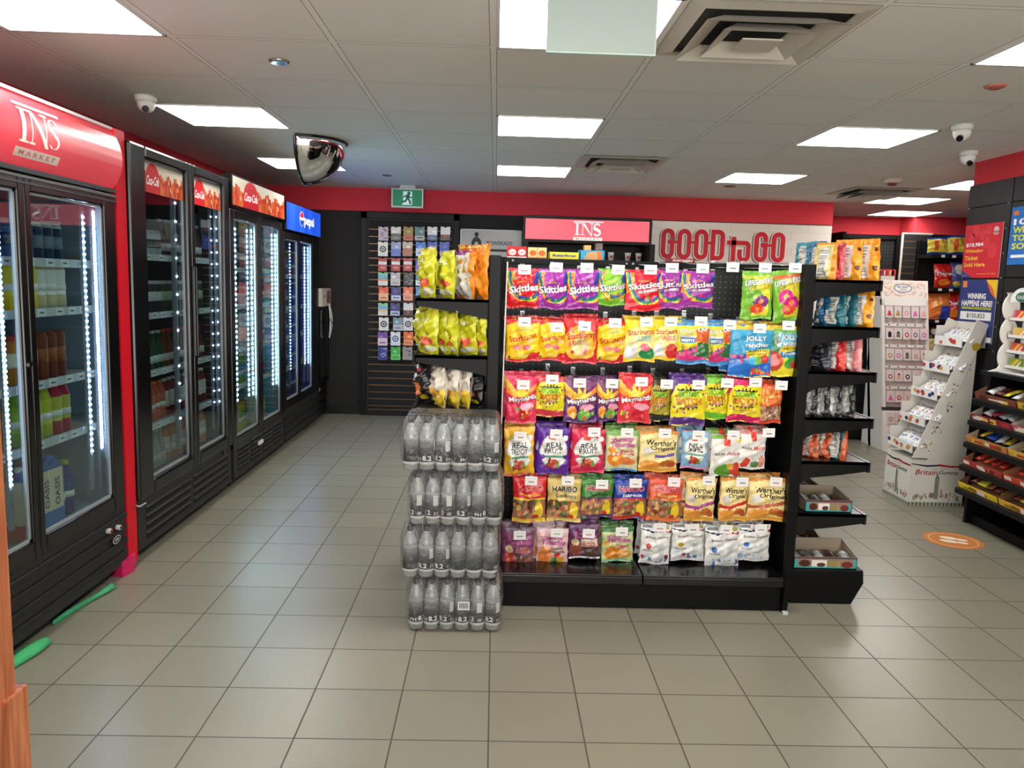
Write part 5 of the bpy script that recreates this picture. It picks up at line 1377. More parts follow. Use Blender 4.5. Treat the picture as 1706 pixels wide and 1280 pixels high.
# boxes standing on the gondola top
TOPZ = 1.5275
BOXES = [('candy_box', 845, 878, 410, (200, 40, 46), (246, 240, 236), 'KitKat', 'red chocolate bar box, left end of the gondola top'),
         ('candy_box', 880, 911, 412, (238, 214, 150), (214, 110, 50), 'candy', 'pale yellow candy box beside the red box on the gondola top'),
         ('candy_tray', 916, 965, 419, (236, 220, 70), (50, 70, 150), 'Butterfinger', 'yellow candy bar tray on the gondola top'),
         ('candy_tray', 967, 1008, 416, (60, 160, 205), (226, 120, 60), '', 'sky blue and orange open candy tray on the gondola top'),
         ('candy_tray', 1117, 1158, 430, (150, 60, 60), (240, 226, 220), 'SNICKERS', 'dark red candy tray in front of the good to go sign')]
for k, (nm, x0p, x1p, ytp, c1, c2, word, lab) in enumerate(BOXES):
    a0 = at(x0p, ytp, 3.80); a1 = at(x1p, ytp, 3.80); hh = max(.02, a0.z - TOPZ); w2 = a1.x - a0.x
    t = thing(nm, lab, 'box', ((a0.x + a1.x) / 2, 3.80, TOPZ), 'boxes on top of the gondola', world=False)
    m = MB(); fn = planar((-w2 / 2, -.0005, 0), (1, 0, 0), (0, 0, 1), (0, -1, 0))
    if nm == 'candy_box':
        m.box(-w2 / 2, w2 / 2, 0, .09, 0, hh, c1)
        for q in range(2):
            cx = w2 * (.27 + .48 * q); disc(m, fn, cx, hh * .5, w2 * .19, hh * .26, c2, .0006)
            if word: text_on(m, word[:6], fn, cx, hh * .5, w2 * .26, hh * .2, col=c1 if k == 0 else (200, 90, 40), lift=.0012)
        rect(m, fn, .002, w2 - .002, 0.001, hh * .14, c2, .0006); rect(m, fn, w2 / 2 - .001, w2 / 2 + .001, 0, hh, (120, 40, 40), .0007)
        m.build('carton', M_CARD, t)
    else:
        m.box(-w2 / 2, w2 / 2, 0, .002, 0, hh * .95, c1).box(-w2 / 2, w2 / 2, .118, .12, 0, hh, c1).box(-w2 / 2, -w2 / 2 + .002, 0, .12, 0, hh, c1).box(w2 / 2 - .002, w2 / 2, 0, .12, 0, hh, c1).box(-w2 / 2, w2 / 2, 0, .12, 0, .002, (150, 120, 90))
        if word: text_on(m, word, fn, w2 * .5, hh * .48, w2 * .8, hh * .42, col=c2, lift=.0012, bold=.03, shear=.2)
        else: poly(m, fn, [(w2 * .12, 0), (w2 * .82, 0), (w2 * .72, hh * .85), (w2 * .3, hh * .8)], (206, 160, 110), .0006); poly(m, fn, [(w2 * .72, 0), (w2 * .9, 0), (w2 * .85, hh * .9), (w2 * .68, hh * .8)], c2, .0008)
        m.build('tray', M_CARD, t)
        if k == 3:
            for q, (dx, cc) in enumerate(((-.02, (205, 150, 60)), (.035, (70, 30, 30)))):
                m = MB(); m.box(-.016, .016, -.03, .03, 0, hh + .02 + .01 * q, cc); o = m.build('candy_bar', M_FILM); o.location = (t.location.x + dx, 3.865, TOPZ + .003); tag(o, ('golden', 'dark brown')[q] + ' wrapped bar standing in the sky blue tray', 'candy bar', 'bars in the blue tray')
# ================================================================== LEFT END CAP
LE = thing('end_shelving', 'black end shelving with crisps on the left end of the gondola', 'shelving', (-.17, 3.73, 0))
m = MB().box(-.03, .022, 3.42, 4.05, .02, 1.527, (10, 10, 11)); m.build('back_panel', M_PLAST, LE, bevel=.004)
LZ = [at(715, 497, 3.47).z, at(745, 592, 3.47).z, at(750, 680, 3.47).z, .55]
for z in LZ:
    m = MB().box(-.345, -.03, 3.44, 4.03, z - .012, z, (10, 10, 11)).box(-.352, -.340, 3.44, 4.03, z - .045, z + .008, (10, 10, 11))
    for yy in (3.44, 4.018): m.prism([(-.345, z), (-.03, z), (-.03, z - .085), (-.10, z - .07), (-.345, z - .03)], 1, yy, yy + .012, (10, 10, 11))
    m.build('shelf', M_PLAST, LE)
MB().box(-.33, -.03, 3.45, 4.02, 0, .14, (10, 10, 11)).build('base', M_PLAST, LE)


def chipbag(kind):
    def f():
        if kind == 'lime':
            ops = [F((190, 190, 30)), P([(0, .9), (.5, .95), (1, .7), (1, 1), (0, 1)], (206, 204, 60)), E(.6, .30, .28, .09, (214, 90, 60)), E(.6, .12, .34, .07, (226, 226, 190)), B(.97, 1, (214, 214, 180)), P([(0, .2), (.35, .5), (.3, .62), (0, .36)], (160, 166, 24))]
            return ops, [('CHIPS', .45, .72, .5, .08, .1, (240, 240, 220), None)], (184, 184, 40)
        if kind == 'white':
            ops = [F((214, 206, 192)), B(0, .42, (226, 196, 50)), B(.9, 1, (232, 200, 50)), E(.5, .34, .4, .10, (222, 170, 70))]
            return ops, [('RED', .42, .70, .3, .06, 0, (70, 60, 50), None), ('ROCK', .45, .62, .36, .06, 0, (70, 60, 50), None)], (214, 206, 190)
        if kind == 'dark': return [F((34, 32, 34)), E(.3, .35, .26, .16, (214, 120, 50)), P([(0, .5), (.4, .9), (.5, .84), (.1, .44)], (214, 210, 205)), E(.6, .15, .2, .06, (190, 170, 40)), E(.5, .8, .1, .05, (150, 40, 40))], [], (40, 36, 36)
        if kind == 'purple': return [F((206, 204, 200)), P([(0, 0), (.22, 0), (.3, .4), (.1, 1), (0, 1)], (110, 40, 120)), B(.9, 1, (120, 50, 130)), P([(.8, 0), (1, 0), (1, 1), (.85, 1)], (206, 130, 40))], [], (120, 50, 120)
        if kind == 'orwh': return [F((222, 130, 30)), P([(.35, 0), (.9, 0), (.8, 1), (.5, 1)], (205, 203, 198)), B(.92, 1, (200, 100, 40))], [], (222, 130, 30)
        return [F((216, 130, 24)), E(.5, .3, .3, .12, (226, 156, 60)), B(.95, 1, (226, 170, 60)), P([(0, .4), (.3, .6), (.2, .7), (0, .55)], (190, 100, 20))], [('Zo', .55, .62, .4, .1, .2, (250, 236, 200), None)], (206, 120, 30)
    return f


for k in ('lime', 'white', 'dark', 'purple', 'orwh', 'orange'): DES['ch_' + k] = chipbag(k)
# (design, px centre, yTop, yBot, width m, shelf, ydepth, label)
CH = [('lime', 712, 412, 0, .150, 0, 3.50, 'yellow green crisp bag, leftmost on the top end shelf'), ('lime', 744, 418, 0, .145, 0, 3.50, 'yellow green crisp bag, second on the top end shelf'),
      ('purple', 766, 418, 0, .15, 0, 3.54, 'purple and white snack bag on the top end shelf'), ('orwh', 778, 414, 0, .15, 0, 3.51, 'orange and white snack bag on the top end shelf'), ('orange', 800, 407, 0, .15, 0, 3.50, 'plain orange snack bag, rightmost on the top end shelf'), ('orange', 776, 408, 0, .14, 0, 3.68, 'orange snack bag at the back of the top end shelf'),
      ('lime', 703, 514, 0, .15, 1, 3.62, 'yellow green crisp bag at the back left, second end shelf'), ('lime', 714, 512, 0, .15, 1, 3.50, 'yellow green crisp bag, leftmost on the second end shelf'), ('lime', 732, 515, 0, .14, 1, 3.53, 'narrow yellow green crisp bag, second on the second end shelf'), ('lime', 751, 517, 0, .15, 1, 3.50, 'yellow green crisp bag in the middle of the second end shelf'),
      ('lime', 777, 518, 0, .14, 1, 3.51, 'yellow green crisp bag, second from right, second end shelf'), ('lime', 798, 524, 0, .14, 1, 3.50, 'slumped yellow green crisp bag at the right of the second end shelf'),
      ('dark', 706, 602, 0, .14, 2, 3.60, 'black snack bag with orange print at the left, third end shelf'), ('dark', 722, 606, 0, .14, 2, 3.58, 'black snack bag with orange print, second on the third end shelf'), ('white', 733, 605, 0, .13, 2, 3.50, 'white and yellow crisp bag, leftmost of three'), ('white', 759, 606, 0, .13, 2, 3.50, 'white and yellow crisp bag, middle of three'),
      ('white', 777, 610, 0, .13, 2, 3.51, 'white and yellow crisp bag, rightmost of three'), ('dark', 795, 616, 0, .13, 2, 3.53, 'dark snack bag at the right of the third end shelf')]
rg = random.Random(4)
for i, (kd, px, yt, yb, wd, sh, yy, lab) in enumerate(CH):
    zt = at(px, yt, yy).z; zb = LZ[sh] + .001; x = at(px, 550, yy).x; h_ = zt - zb
    me = bag_mesh('ch_' + kd, wd, h_, D=.034, seed=100 + i, nx=26, ny=34, crumple=2.6)
    o = put(me, 'crisp_bag', (x, yy, zt), lab, 'crisp bag', 'crisp bags on the left end shelves'); o.rotation_euler = (rg.uniform(-.05, .08), rg.uniform(-.05, .05), radians(-58 + rg.uniform(-10, 10)))

# ================================================================== RIGHT END CAP
RE = thing('end_shelving', 'black stepped end shelving with pouches on the right end of the gondola', 'shelving', (1.5, 3.7, 0))
m = MB().box(1.326, 1.375, 3.415, 4.05, .02, 1.527, (10, 10, 11)); m.build('back_panel', M_PLAST, RE, bevel=.004)
RZ = [(467, 1.675), (545, 1.680), (620, 1.684), (697, 1.688), (770, 1.690), (857, 1.693)]
RZZ = []
for py, xe in RZ:
    z = at(1400, py - .5, 3.44).z; RZZ.append(z)
    lower = py > 740
    m = MB().box(1.375, xe - .008, 3.43, 4.02, z - .012, z, (10, 10, 11)).box(xe - .014, xe, 3.43, 4.02, z - .045, z + .002, (22, 22, 23))
    for yy in (3.43, 4.008): m.prism([(1.375, z), (xe - .01, z), (xe - .012, z - .04), (1.55, z - .06), (1.42, z - .075), (1.375, z - .10)], 1, yy, yy + .012, (10, 10, 11))
    m.build('shelf', mat('black_gloss_shelf', None, rough=.22), RE)
m = MB().prism([(1.375, 0), (1.655, 0), (1.705, .10), (1.70, .155), (1.375, .155)], 1, 3.43, 4.02, (10, 10, 11)).box(1.375, 1.70, 3.43, 4.02, .155, .160, (24, 24, 25)); m.build('base', M_PLAST, RE, bevel=.003)


def pouch(c1, lblw=.5, c2=None, u0=.22, lab=True):
    def f():
        ops = [F(c1)]
        if c2: ops += [P([(.8, 0), (1, 0), (1, 1), (.88, 1)], c2), B(.93, 1, c2)]
        ops += [P([(u0, .06), (u0 + lblw, .06), (u0 + lblw - .03, .86), (u0 + .06, .86)], (222, 220, 214))] if lab else []
        q = random.Random(int(c1[0]))
        for k_ in range(14): ops.append(P([(u0 + .06, .12 + k_ * .05), (u0 + lblw - .07 - q.random() * .1, .12 + k_ * .05), (u0 + lblw - .07 - q.random() * .1, .135 + k_ * .05), (u0 + .06, .135 + k_ * .05)], (140, 140, 138)))
        ops += [E(.9, .75, .06, .05, (90, 50, 30)), E(.9, .3, .07, .06, (100, 56, 36))] if c1[0] > 200 and c1[2] < 80 else []
        return ops, [], c2 or c1
    return f


DES['po_teal'] = pouch((60, 150, 170), .5, (70, 160, 180)); DES['po_blue'] = pouch((40, 110, 160), .3, (60, 150, 190)); DES['po_yw'] = pouch((226, 205, 130), .5, (226, 150, 40)); DES['po_red'] = pouch((186, 50, 60), .4, (206, 90, 100)); DES['po_or'] = pouch((228, 150, 30), .46, (236, 160, 40), .26)
DES['po_teal2'] = pouch((30, 90, 110), .5, (40, 110, 120)); DES['po_dark'] = pouch((44, 44, 56), .5, (60, 60, 70), lab=False); DES['po_crim'] = pouch((196, 40, 44), .5, (214, 60, 50)); DES['po_pink'] = pouch((206, 120, 130), .5, (222, 150, 150)); DES['po_tan'] = pouch((160, 140, 100), .3)
DES['po_silver'] = pouch((150, 152, 150), .6, (40, 40, 40), .1); DES['po_org'] = pouch((214, 90, 50), .5, (222, 110, 60), .2); DES['po_tg'] = pouch((20, 90, 90), .5, (206, 100, 60), .25)
PO = [('po_teal', 1330, 404, 458, .10, -1, 3.84, 'teal and cream pouch standing on the gondola top'), ('po_blue', 1353, 402, 0, .10, 0, 3.70, 'blue pouch at the back left of the top end shelf'), ('po_yw', 1367, 404, 0, .12, 0, 3.52, 'cream and yellow pouch, left on the top end shelf'),
      ('po_red', 1385, 405, 0, .09, 0, 3.50, 'narrow red and white pouch on the top end shelf'), ('po_or', 1403, 399, 0, .14, 0, 3.51, 'orange pouch, second from right on the top end shelf'), ('po_or', 1432, 398, 0, .14, 0, 3.50, 'orange pouch, rightmost on the top end shelf'),
      ('po_blue', 1371, 490, 0, .11, 1, 3.56, 'blue pouch at the left of the second end shelf'), ('po_teal2', 1388, 487, 0, .12, 1, 3.51, 'teal pouch with white panel, second end shelf'), ('po_teal2', 1409, 485, 0, .12, 1, 3.54, 'grey teal pouch in the middle of the second end shelf'), ('po_or', 1433, 483, 0, .13, 1, 3.50, 'orange and white pouch, right on the second end shelf'),
      ('po_tan', 1352, 578, 0, .06, 2, 3.60, 'thin tan pouch at the left of the third shelf'), ('po_dark', 1371, 564, 0, .11, 2, 3.52, 'dark grey pouch on the third shelf'), ('po_crim', 1395, 562, 0, .12, 2, 3.50, 'bright red pouch on the third shelf'), ('po_pink', 1422, 560, 0, .12, 2, 3.50, 'pink and white pouch, right on the third shelf'),
      ('po_silver', 1356, 642, 0, .10, 3, 3.51, 'silver pouch, leftmost of four on the fourth shelf'), ('po_silver', 1378, 640, 0, .10, 3, 3.50, 'silver pouch, second of four on the fourth shelf'), ('po_silver', 1398, 641, 0, .10, 3, 3.50, 'silver pouch, third of four on the fourth shelf'), ('po_silver', 1420, 638, 0, .10, 3, 3.51, 'silver pouch with orange side, rightmost of four on the fourth shelf'),
      ('po_org', 1342, 727, 0, .07, 4, 3.56, 'small orange pouch, leftmost on the fifth shelf'), ('po_org', 1363, 714, 0, .10, 4, 3.54, 'orange and white pouch, second on the fifth shelf'), ('po_org', 1386, 713, 0, .10, 4, 3.55, 'orange and pink pouch, third on the fifth shelf'), ('po_tg', 1411, 712, 0, .11, 4, 3.50, 'teal and orange pouch, rightmost on the fifth shelf')]
for i, (kd, px, yt, yb, wd, sh, yy, lab) in enumerate(PO):
    zt = at(px, yt, yy).z; zb = (RZZ[sh] if sh >= 0 else TOPZ) + .001; x = at(px, 550, yy).x; h_ = max(.09, zt - zb); x = min(max(x, 1.40), 1.63) if sh >= 0 else x
    me = bag_mesh(kd, wd, h_, D=.030 if sh > 0 else .022, seed=200 + i, nx=24, ny=34, gusset=True, crumple=1.6)
    o = put(me, 'snack_pouch', (x, yy, zb + h_), lab, 'pouch', 'pouches on the right end shelves'); o.rotation_euler = (rg.uniform(-.03, .03), rg.uniform(-.02, .02), radians((-64 if sh > 0 else -58) + rg.uniform(-6, 6)))


def tray_box(x0, x1, y0, y1, z0, h, c1, lab, group, front=None, back_h=None, inner=(176, 160, 140), n=4, word=None, rz=0, tilt=0.0, off_=(0, 0, 0), plb=None, packs=((205, 205, 208), (150, 150, 155), (120, 60, 50)), plab=None, pgroup=None):
    w2 = x1 - x0; d2 = y1 - y0; back_h = back_h or h
    t = thing('display_tray', lab, 'box', ((x0 + x1) / 2, (y0 + y1) / 2, z0), group, rz, world=False); t.rotation_euler.x = tilt; BASE = Vector(t.location)
    m = MB(); a_ = w2 / 2; b_ = d2 / 2
    m.box(-a_, a_, -b_, -b_ + .003, 0, h, c1).box(-a_, a_, b_ - .003, b_, 0, back_h, inner).box(-a_, a_, -b_, b_, 0, .003, inner)
    for sx_ in (-a_, a_ - .003): m.prism([(-b_, 0), (b_, 0), (b_, back_h), (-b_, h)], 0, sx_, sx_ + .003, inner)
    fn = planar((-a_, -b_ - .0004, 0), (1, 0, 0), (0, 0, 1), (0, -1, 0)); q = random.Random(int(x0 * 1000) + int(z0 * 777))
    if front == 'choc':
        rect(m, fn, .016, w2 - .016, .010, h * .80, (150, 120, 100), .0005); rect(m, fn, w2 * .28, w2 * .52, .010, h * .74, (226, 220, 212), .0006); rect(m, fn, w2 * .56, w2 * .72, .010, h * .60, (170, 160, 110), .0006); rect(m, fn, 0, w2, h * .84, h, (110, 50, 50), .0006)
        disc(m, fn, w2 * .17, h * .45, w2 * .09, h * .30, (74, 34, 28), .0008); disc(m, fn, w2 * .43, h * .34, w2 * .07, h * .18, (90, 50, 44), .0009); disc(m, fn, w2 * .62, h * .4, w2 * .09, h * .25, (150, 130, 80), .0009); disc(m, fn, w2 * .84, h * .36, w2 * .09, h * .28, (110, 44, 34), .001)
    elif front:
        for k_ in range(7):
            a0 = q.uniform(0, w2 * .8); rect(m, fn, a0, a0 + w2 * q.uniform(.08, .2), h * q.uniform(.1, .3), h * q.uniform(.5, .85), q.choice(front), .0005 + k_ * 1e-4)
    if word: text_on(m, word, fn, w2 * .5, h * .5, w2 * .5, h * .5, col=(250, 245, 235), lift=.0018, bold=.02)
    m.build('carton', M_CARD, t)
    M_ = Matrix.Translation(Vector(off_) + BASE) @ Matrix.Rotation(rz, 4, 'Z') @ Matrix.Rotation(tilt, 4, 'X')
    for k_ in range(n):
        c = packs[k_ % len(packs)]; px_ = -a_ + w2 * (k_ + .5) / n; L_ = min(.10, d2 * .8)
        bm = MB(); nn = 6; pw = w2 / n * .95
        for i_ in range(nn + 1):
            u_ = i_ / nn; r_ = .010 * sin(pi * u_) ** .5 + .001
            bm.v += [(pw * (-.5), -L_ / 2 + L_ * u_, r_ * .3), (0, -L_ / 2 + L_ * u_, r_ + .004), (pw * .5, -L_ / 2 + L_ * u_, r_ * .3), (0, -L_ / 2 + L_ * u_, -r_ * .4)]
        for i_ in range(nn):
            for s_ in range(4):
                bm.f.append([i_ * 4 + s_, i_ * 4 + (s_ + 1) % 4, (i_ + 1) * 4 + (s_ + 1) % 4, (i_ + 1) * 4 + s_]); bm.c.append(lin(c if (i_ % 3) else tuple(min(255, int(x_ * 1.2)) for x_ in c))); bm.m.append(0); bm.s.append(True)
        bm.f += [[0, 1, 2, 3][::-1], [nn * 4 + k2 for k2 in range(4)]]; bm.c += [lin(c)] * 2; bm.m += [0, 0]; bm.s += [False, False]
        o = bm.build('snack_packet', M_FILM); p_ = M_ @ Vector((px_, 0, max(.012, min(h, back_h) * .62)))
        o.location = p_; o.rotation_euler = (tilt + radians(q.uniform(3, 14)), radians(q.uniform(-12, 12)), rz + q.uniform(-.25, .25))
        tag(o, ['leftmost', 'second', 'third', 'fourth', 'fifth'][k_] + ' ' + (plab or 'wrapped bar in the') + ' ' + (plb or lab), 'packet', pgroup or ('packets in the ' + lab))
    return t


FOIL = ((200, 200, 202), (120, 116, 114), (214, 210, 206), (90, 60, 54))
xx0 = at(1333, 840, 3.47).x; xx1 = at(1418, 840, 3.47).x
tray_box(xx0 + .02, xx1, 3.46, 3.66, RZZ[5] + .001, .055, (60, 160, 165), 'teal chocolate display box on the lowest shelf', 'teal chocolate boxes', 'choc', .075, n=4, packs=FOIL, plab='foil wrapped bar in the')
tray_box(xx0 + .02, xx1 - .05, 3.70, 3.92, RZZ[5] + .001, .055, (96, 60, 50), 'brown display box behind the teal box on the lowest shelf', 'teal chocolate boxes', 'choc', .08, n=3, packs=FOIL, plab='foil bar in the')
tray_box(1.385, 1.675, 3.445, 3.62, .161, .055, (60, 165, 170), 'teal chocolate display box on the end base, in front', 'teal chocolate boxes', 'choc', .09, n=5, packs=FOIL, plab='foil bar in the')
tray_box(1.385, 1.61, 3.66, 3.88, .161, .05, (176, 160, 140), 'plain cardboard box behind the teal box on the end base', 'teal chocolate boxes', None, .10, n=4, packs=FOIL, plab='foil bar in the')

# ================================================================== WATER PACKS
def water_variant(k):
    """clear body; label mesh with a print gradient, number and logo turned to a different side"""
    rot = [0, .9, -1.0, 2.2, -.5, 3.0][k % 6]
    body = MB(); r = .0312
    body.lathe([(.020, .0), (.029, .004), (.0312, .012), (.0300, .020), (.0312, .028), (.0312, .133), (.0300, .146), (.024, .163), (.015, .178), (.012, .185)], n=16, cols=[(190, 192, 192)] * 9)
    lab = MB(); pr = []; cols = []; n = 12
    for i in range(n + 1): pr.append((r + .0006, .030 + .098 * i / n))
    for i in range(n):
        g_ = int(38 + 112 * max(0, (i - 2) / (n - 3)) ** 1.3); cols.append((g_, g_ + 2, g_ + 3))
    lab.lathe(pr, n=18, cols=cols); lab.lathe([(r + .0009, .024), (r + .0009, .035)], n=18, col=(196, 196, 194))

    def cyl(a_, b_, l=0.0):
        th = rot - pi / 2 + a_ / r
        return Vector(((r + .0008 + l) * cos(th), (r + .0008 + l) * sin(th), b_))
    text_on(lab, '8.2', cyl, .0, .050, .036, .018, col=(225, 226, 226), lift=.0006, bold=.02)
    text_on(lab, 'PH', cyl, -.040, .046, .026, .013, col=(215, 216, 216), lift=.0006, bold=.01)
    rect(lab, cyl, -.007, .007, .100, .112, (28, 28, 30), .0004); rect(lab, cyl, -.005, .005, .103, .109, (150, 150, 150), .0008)
    for s_ in (0, 1):
        rect(lab, cyl, .030 + s_ * .011, .041 + s_ * .011, .078, .118, (205, 207, 206), .0006)
    for s_ in range(5): rect(lab, cyl, .033, .049, .082 + s_ * .007, .0835 + s_ * .007, (120, 122, 122), .0009)
    rect(lab, cyl, .033, .050, .040, .052, (200, 200, 200), .0006)
    for s_ in range(6): rect(lab, cyl, .034 + s_ * .0026, .0352 + s_ * .0026, .041, .051, (40, 40, 40), .0009)
    cap = MB().lathe([(.0135, .184), (.0145, .187), (.0145, .203), (.012, .206)], n=14, col=(46, 48, 50))
    return body.mesh('bottle', [M_CLEAR_B]), lab.mesh('label', [M_PLAST]), cap.mesh('cap', [M_PLAST])


M_CLEAR_B = see_through('water_bottle_plastic', (228, 232, 232), 0.40, rough=0.10, body=(200, 203, 203), fres=0.07)
WV = [water_variant(k) for k in range(6)]


def shrink(w_, d_, h_, seed):
    q = random.Random(seed); mb = MB(); nu, nv = 72, 26; V = []
    for j in range(nv + 1):
        t_ = j / nv; z = h_ * t_
        infl = 1 - .10 * (abs(2 * t_ - 1) ** 6)
        for i in range(nu):
            a_ = 2 * pi * i / nu; e_ = .22
            cx, sy = cos(a_), sin(a_)
            x = abs(cx) ** e_ * (1 if cx > 0 else -1) * w_ / 2; y = abs(sy) ** e_ * (1 if sy > 0 else -1) * d_ / 2
            k = infl * (1 + .006 * sin(i * 1.7 + seed) + .010 * sin(t_ * 9 + i * .9) + q.uniform(-.006, .006))
            if abs(cx) > .9: k += .018 * sin(pi * t_) * (1 + .5 * sin(i + j * .8))
            V.append((x * k, y * k, z + .002 * sin(i * .7 + seed)))
    top = len(V); f = []
    for j in range(nv):
        for i in range(nu):
            f.append((j * nu + i, j * nu + (i + 1) % nu, (j + 1) * nu + (i + 1) % nu, (j + 1) * nu + i))
    # the top sheet, sagging between the caps
    rings = 8
    for r_ in range(1, rings + 1):
        s_ = 1 - r_ / rings
        for i in range(nu):
            x, y, z = V[nv * nu + i]; V.append((x * s_, y * s_, h_ + .003 * sin(x * s_ * 95 + 1) * sin(y * s_ * 95) + .004 * (1 - s_)))
    for r_ in range(rings):
        b0 = nv * nu + r_ * nu
        for i in range(nu): f.append((b0 + i, b0 + (i + 1) % nu, b0 + nu + (i + 1) % nu, b0 + nu + i))
    mb.add(V, f, (200, 200, 200), 0, True)
    return mb


WPOS = ['bottom pack of bottled water, standing on the tiles at the foot of the stack', 'bottled water pack, second from the floor in the stack', 'bottled water pack, third from the floor in the stack', 'top pack of the bottled water stack with film handle']
WX = [(-.322, .052), (-.350, .036), (-.322, .046), (-.352, .032)]
WZ = [0.0, .221, .441, .661]
rw = random.Random(3)
for L_ in range(4):
    x0, x1 = WX[L_]; w_ = x1 - x0; pit = w_ / 6; d_ = pit * 4
    t = thing('water_pack', WPOS[L_], 'water pack', ((x0 + x1) / 2, 3.065 + d_ / 2, WZ[L_]), 'packs of bottled water stacked by the gondola', world=False)
    for i in range(6):
        for j in range(4):
            bm_, lm_, cm_ = WV[rw.randrange(6)]
            b = bpy.data.objects.new('bottle', bm_); scn.collection.objects.link(b); b.parent = t
            b.location = (-w_ / 2 + pit * (i + .5), -d_ / 2 + pit * (j + .5), .004); b.rotation_euler = (0, 0, rw.uniform(-.35, .35)); b.scale = (pit / .0655, pit / .0655, 1.03)
            for me, nm in ((lm_, 'label'), (cm_, 'cap')):
                s_ = bpy.data.objects.new(nm, me); scn.collection.objects.link(s_); s_.parent = b
    shrink(w_ + .010, d_ + .010, .218, L_ + 1).build('shrink_film', M_WRAP, t)
    if L_ == 3:
        m = MB(); m.add([(-.09, -.06, .2225), (-.03, -.065, .225), (.05, -.07, .226), (.10, -.06, .223), (.10, -.035, .223), (.05, -.058, .2265), (-.03, -.052, .2255), (-.09, -.045, .2228)], [(0, 1, 6, 7), (1, 2, 5, 6), (2, 3, 4, 5)], (62, 60, 58)); m.build('carry_strap', M_PLAST, t)
    if L_ == 0:
        m = MB(); y_ = -d_ / 2 - .011; m.box(-.005 + .02, .042 + .02, y_ - .001, y_, .10, .135, (222, 222, 222)); fn = planar((.018, y_ - .0012, .103), (1, 0, 0), (0, 0, 1), (0, -1, 0))
        for k in range(13): rect(m, fn, .003 + k * .0028, .0042 + k * .0028 + (.0008 if k % 3 == 0 else 0), .004, .027, (30, 30, 30), .0005)
        m.build('barcode_sticker', M_CARD, t)

# ================================================================== RIGHT SIDE
# slatwall on the right wall, with posters
t = thing('slatwall_display', 'black slatwall section on the right wall behind the lottery posters', 'slatwall', (XR, 5.27, .1))
m = MB(); z = .12
while z < 2.03: m.box(XR - .022, XR - .010, 5.03, 5.50, z, z + .150, (42, 41, 41)); z += .157
m.box(XR - .012, XR - .001, 5.02, 5.50, .1, 2.04, (10, 10, 10)); m.build('panel', M_PLAST, t)
m = MB(); z = .27
while z < 2.0:
    for yy in (5.06, 5.485): m.tube([(XR - .026, yy, z + .003), (XR - .018, yy, z + .003)], .005, (150, 140, 125), n=8)
    z += .157
m.build('screw', M_PLAST, t)
t = thing('slatwall_display', 'black slatwall along the right wall behind the candy rack', 'slatwall', (XR, 3.5, .1))
m = MB(); z = .12
while z < 2.03: m.box(XR - .026, XR - .010, 1.5, 5.015, z, z + .150, (40, 39, 39)); z += .157
m.box(XR - .014, XR - .001, 1.5, 5.015, .1, 2.04, (10, 10, 10)); m.build('panel', M_PLAST, t)


def wall_poster(name, lab, y_far, y_near, z0, z1, paint, cat='poster', xo=.026):
    """hangs on the right wall; a runs from the far edge to the near edge"""
    o = MB(); W_ = y_far - y_near; H_ = z1 - z0; x = XR - xo
    t = thing(name, lab, cat, (x, (y_far + y_near) / 2, z0))
    m = MB().box(x - .003, x, y_near, y_far, z0, z1, (200, 200, 200)); m.build('board', M_CARD, t)
    m = MB(); fn = planar((x - .0035, y_far, z0), (0, -1, 0), (0, 0, 1), (-1, 0, 0)); paint(m, fn, W_, H_); m.build('print', M_CARD, t)


def p_red(m, fn, W, H):
    rect(m, fn, 0, W, 0, H, (208, 36, 52), .0005)
    for u, v, r_ in ((.3, .88, .10), (.5, .80, .09), (.65, .88, .08), (.2, .75, .08), (.78, .5, .12), (.6, .65, .1)): disc(m, fn, W * u, H * v, W * r_, W * r_, (218, 58, 66), .001)
    poly(m, fn, [(0, 0), (W * .32, 0), (0, H * .15)], (40, 60, 130), .0015)
    text_on(m, 'OLG', fn, W * .10, H * .045, W * .12, H * .02, col=(230, 180, 60), lift=.002)
    text_on(m, '$10,984', fn, W * .30, H * .62, W * .46, H * .075, col=WHT, lift=.002, bold=.03)
    for k, (s_, wd) in enumerate((('Winning', .48), ('Ticket', .36), ('Sold Here', .56))): text_on(m, s_, fn, W * (.06 + wd / 2), H * (.50 - .125 * k), W * wd, H * .075, col=(240, 190, 60), lift=.002, bold=.03)
    text_on(m, 'September 05, 2022', fn, W * .68, H * .075, W * .5, H * .026, col=(240, 180, 60), lift=.002)
    disc(m, fn, W * .84, H * .88, W * .07, H * .055, (214, 190, 180), .0015, 8); disc(m, fn, W * .84, H * .81, W * .08, H * .04, (190, 150, 140), .0015, 6)


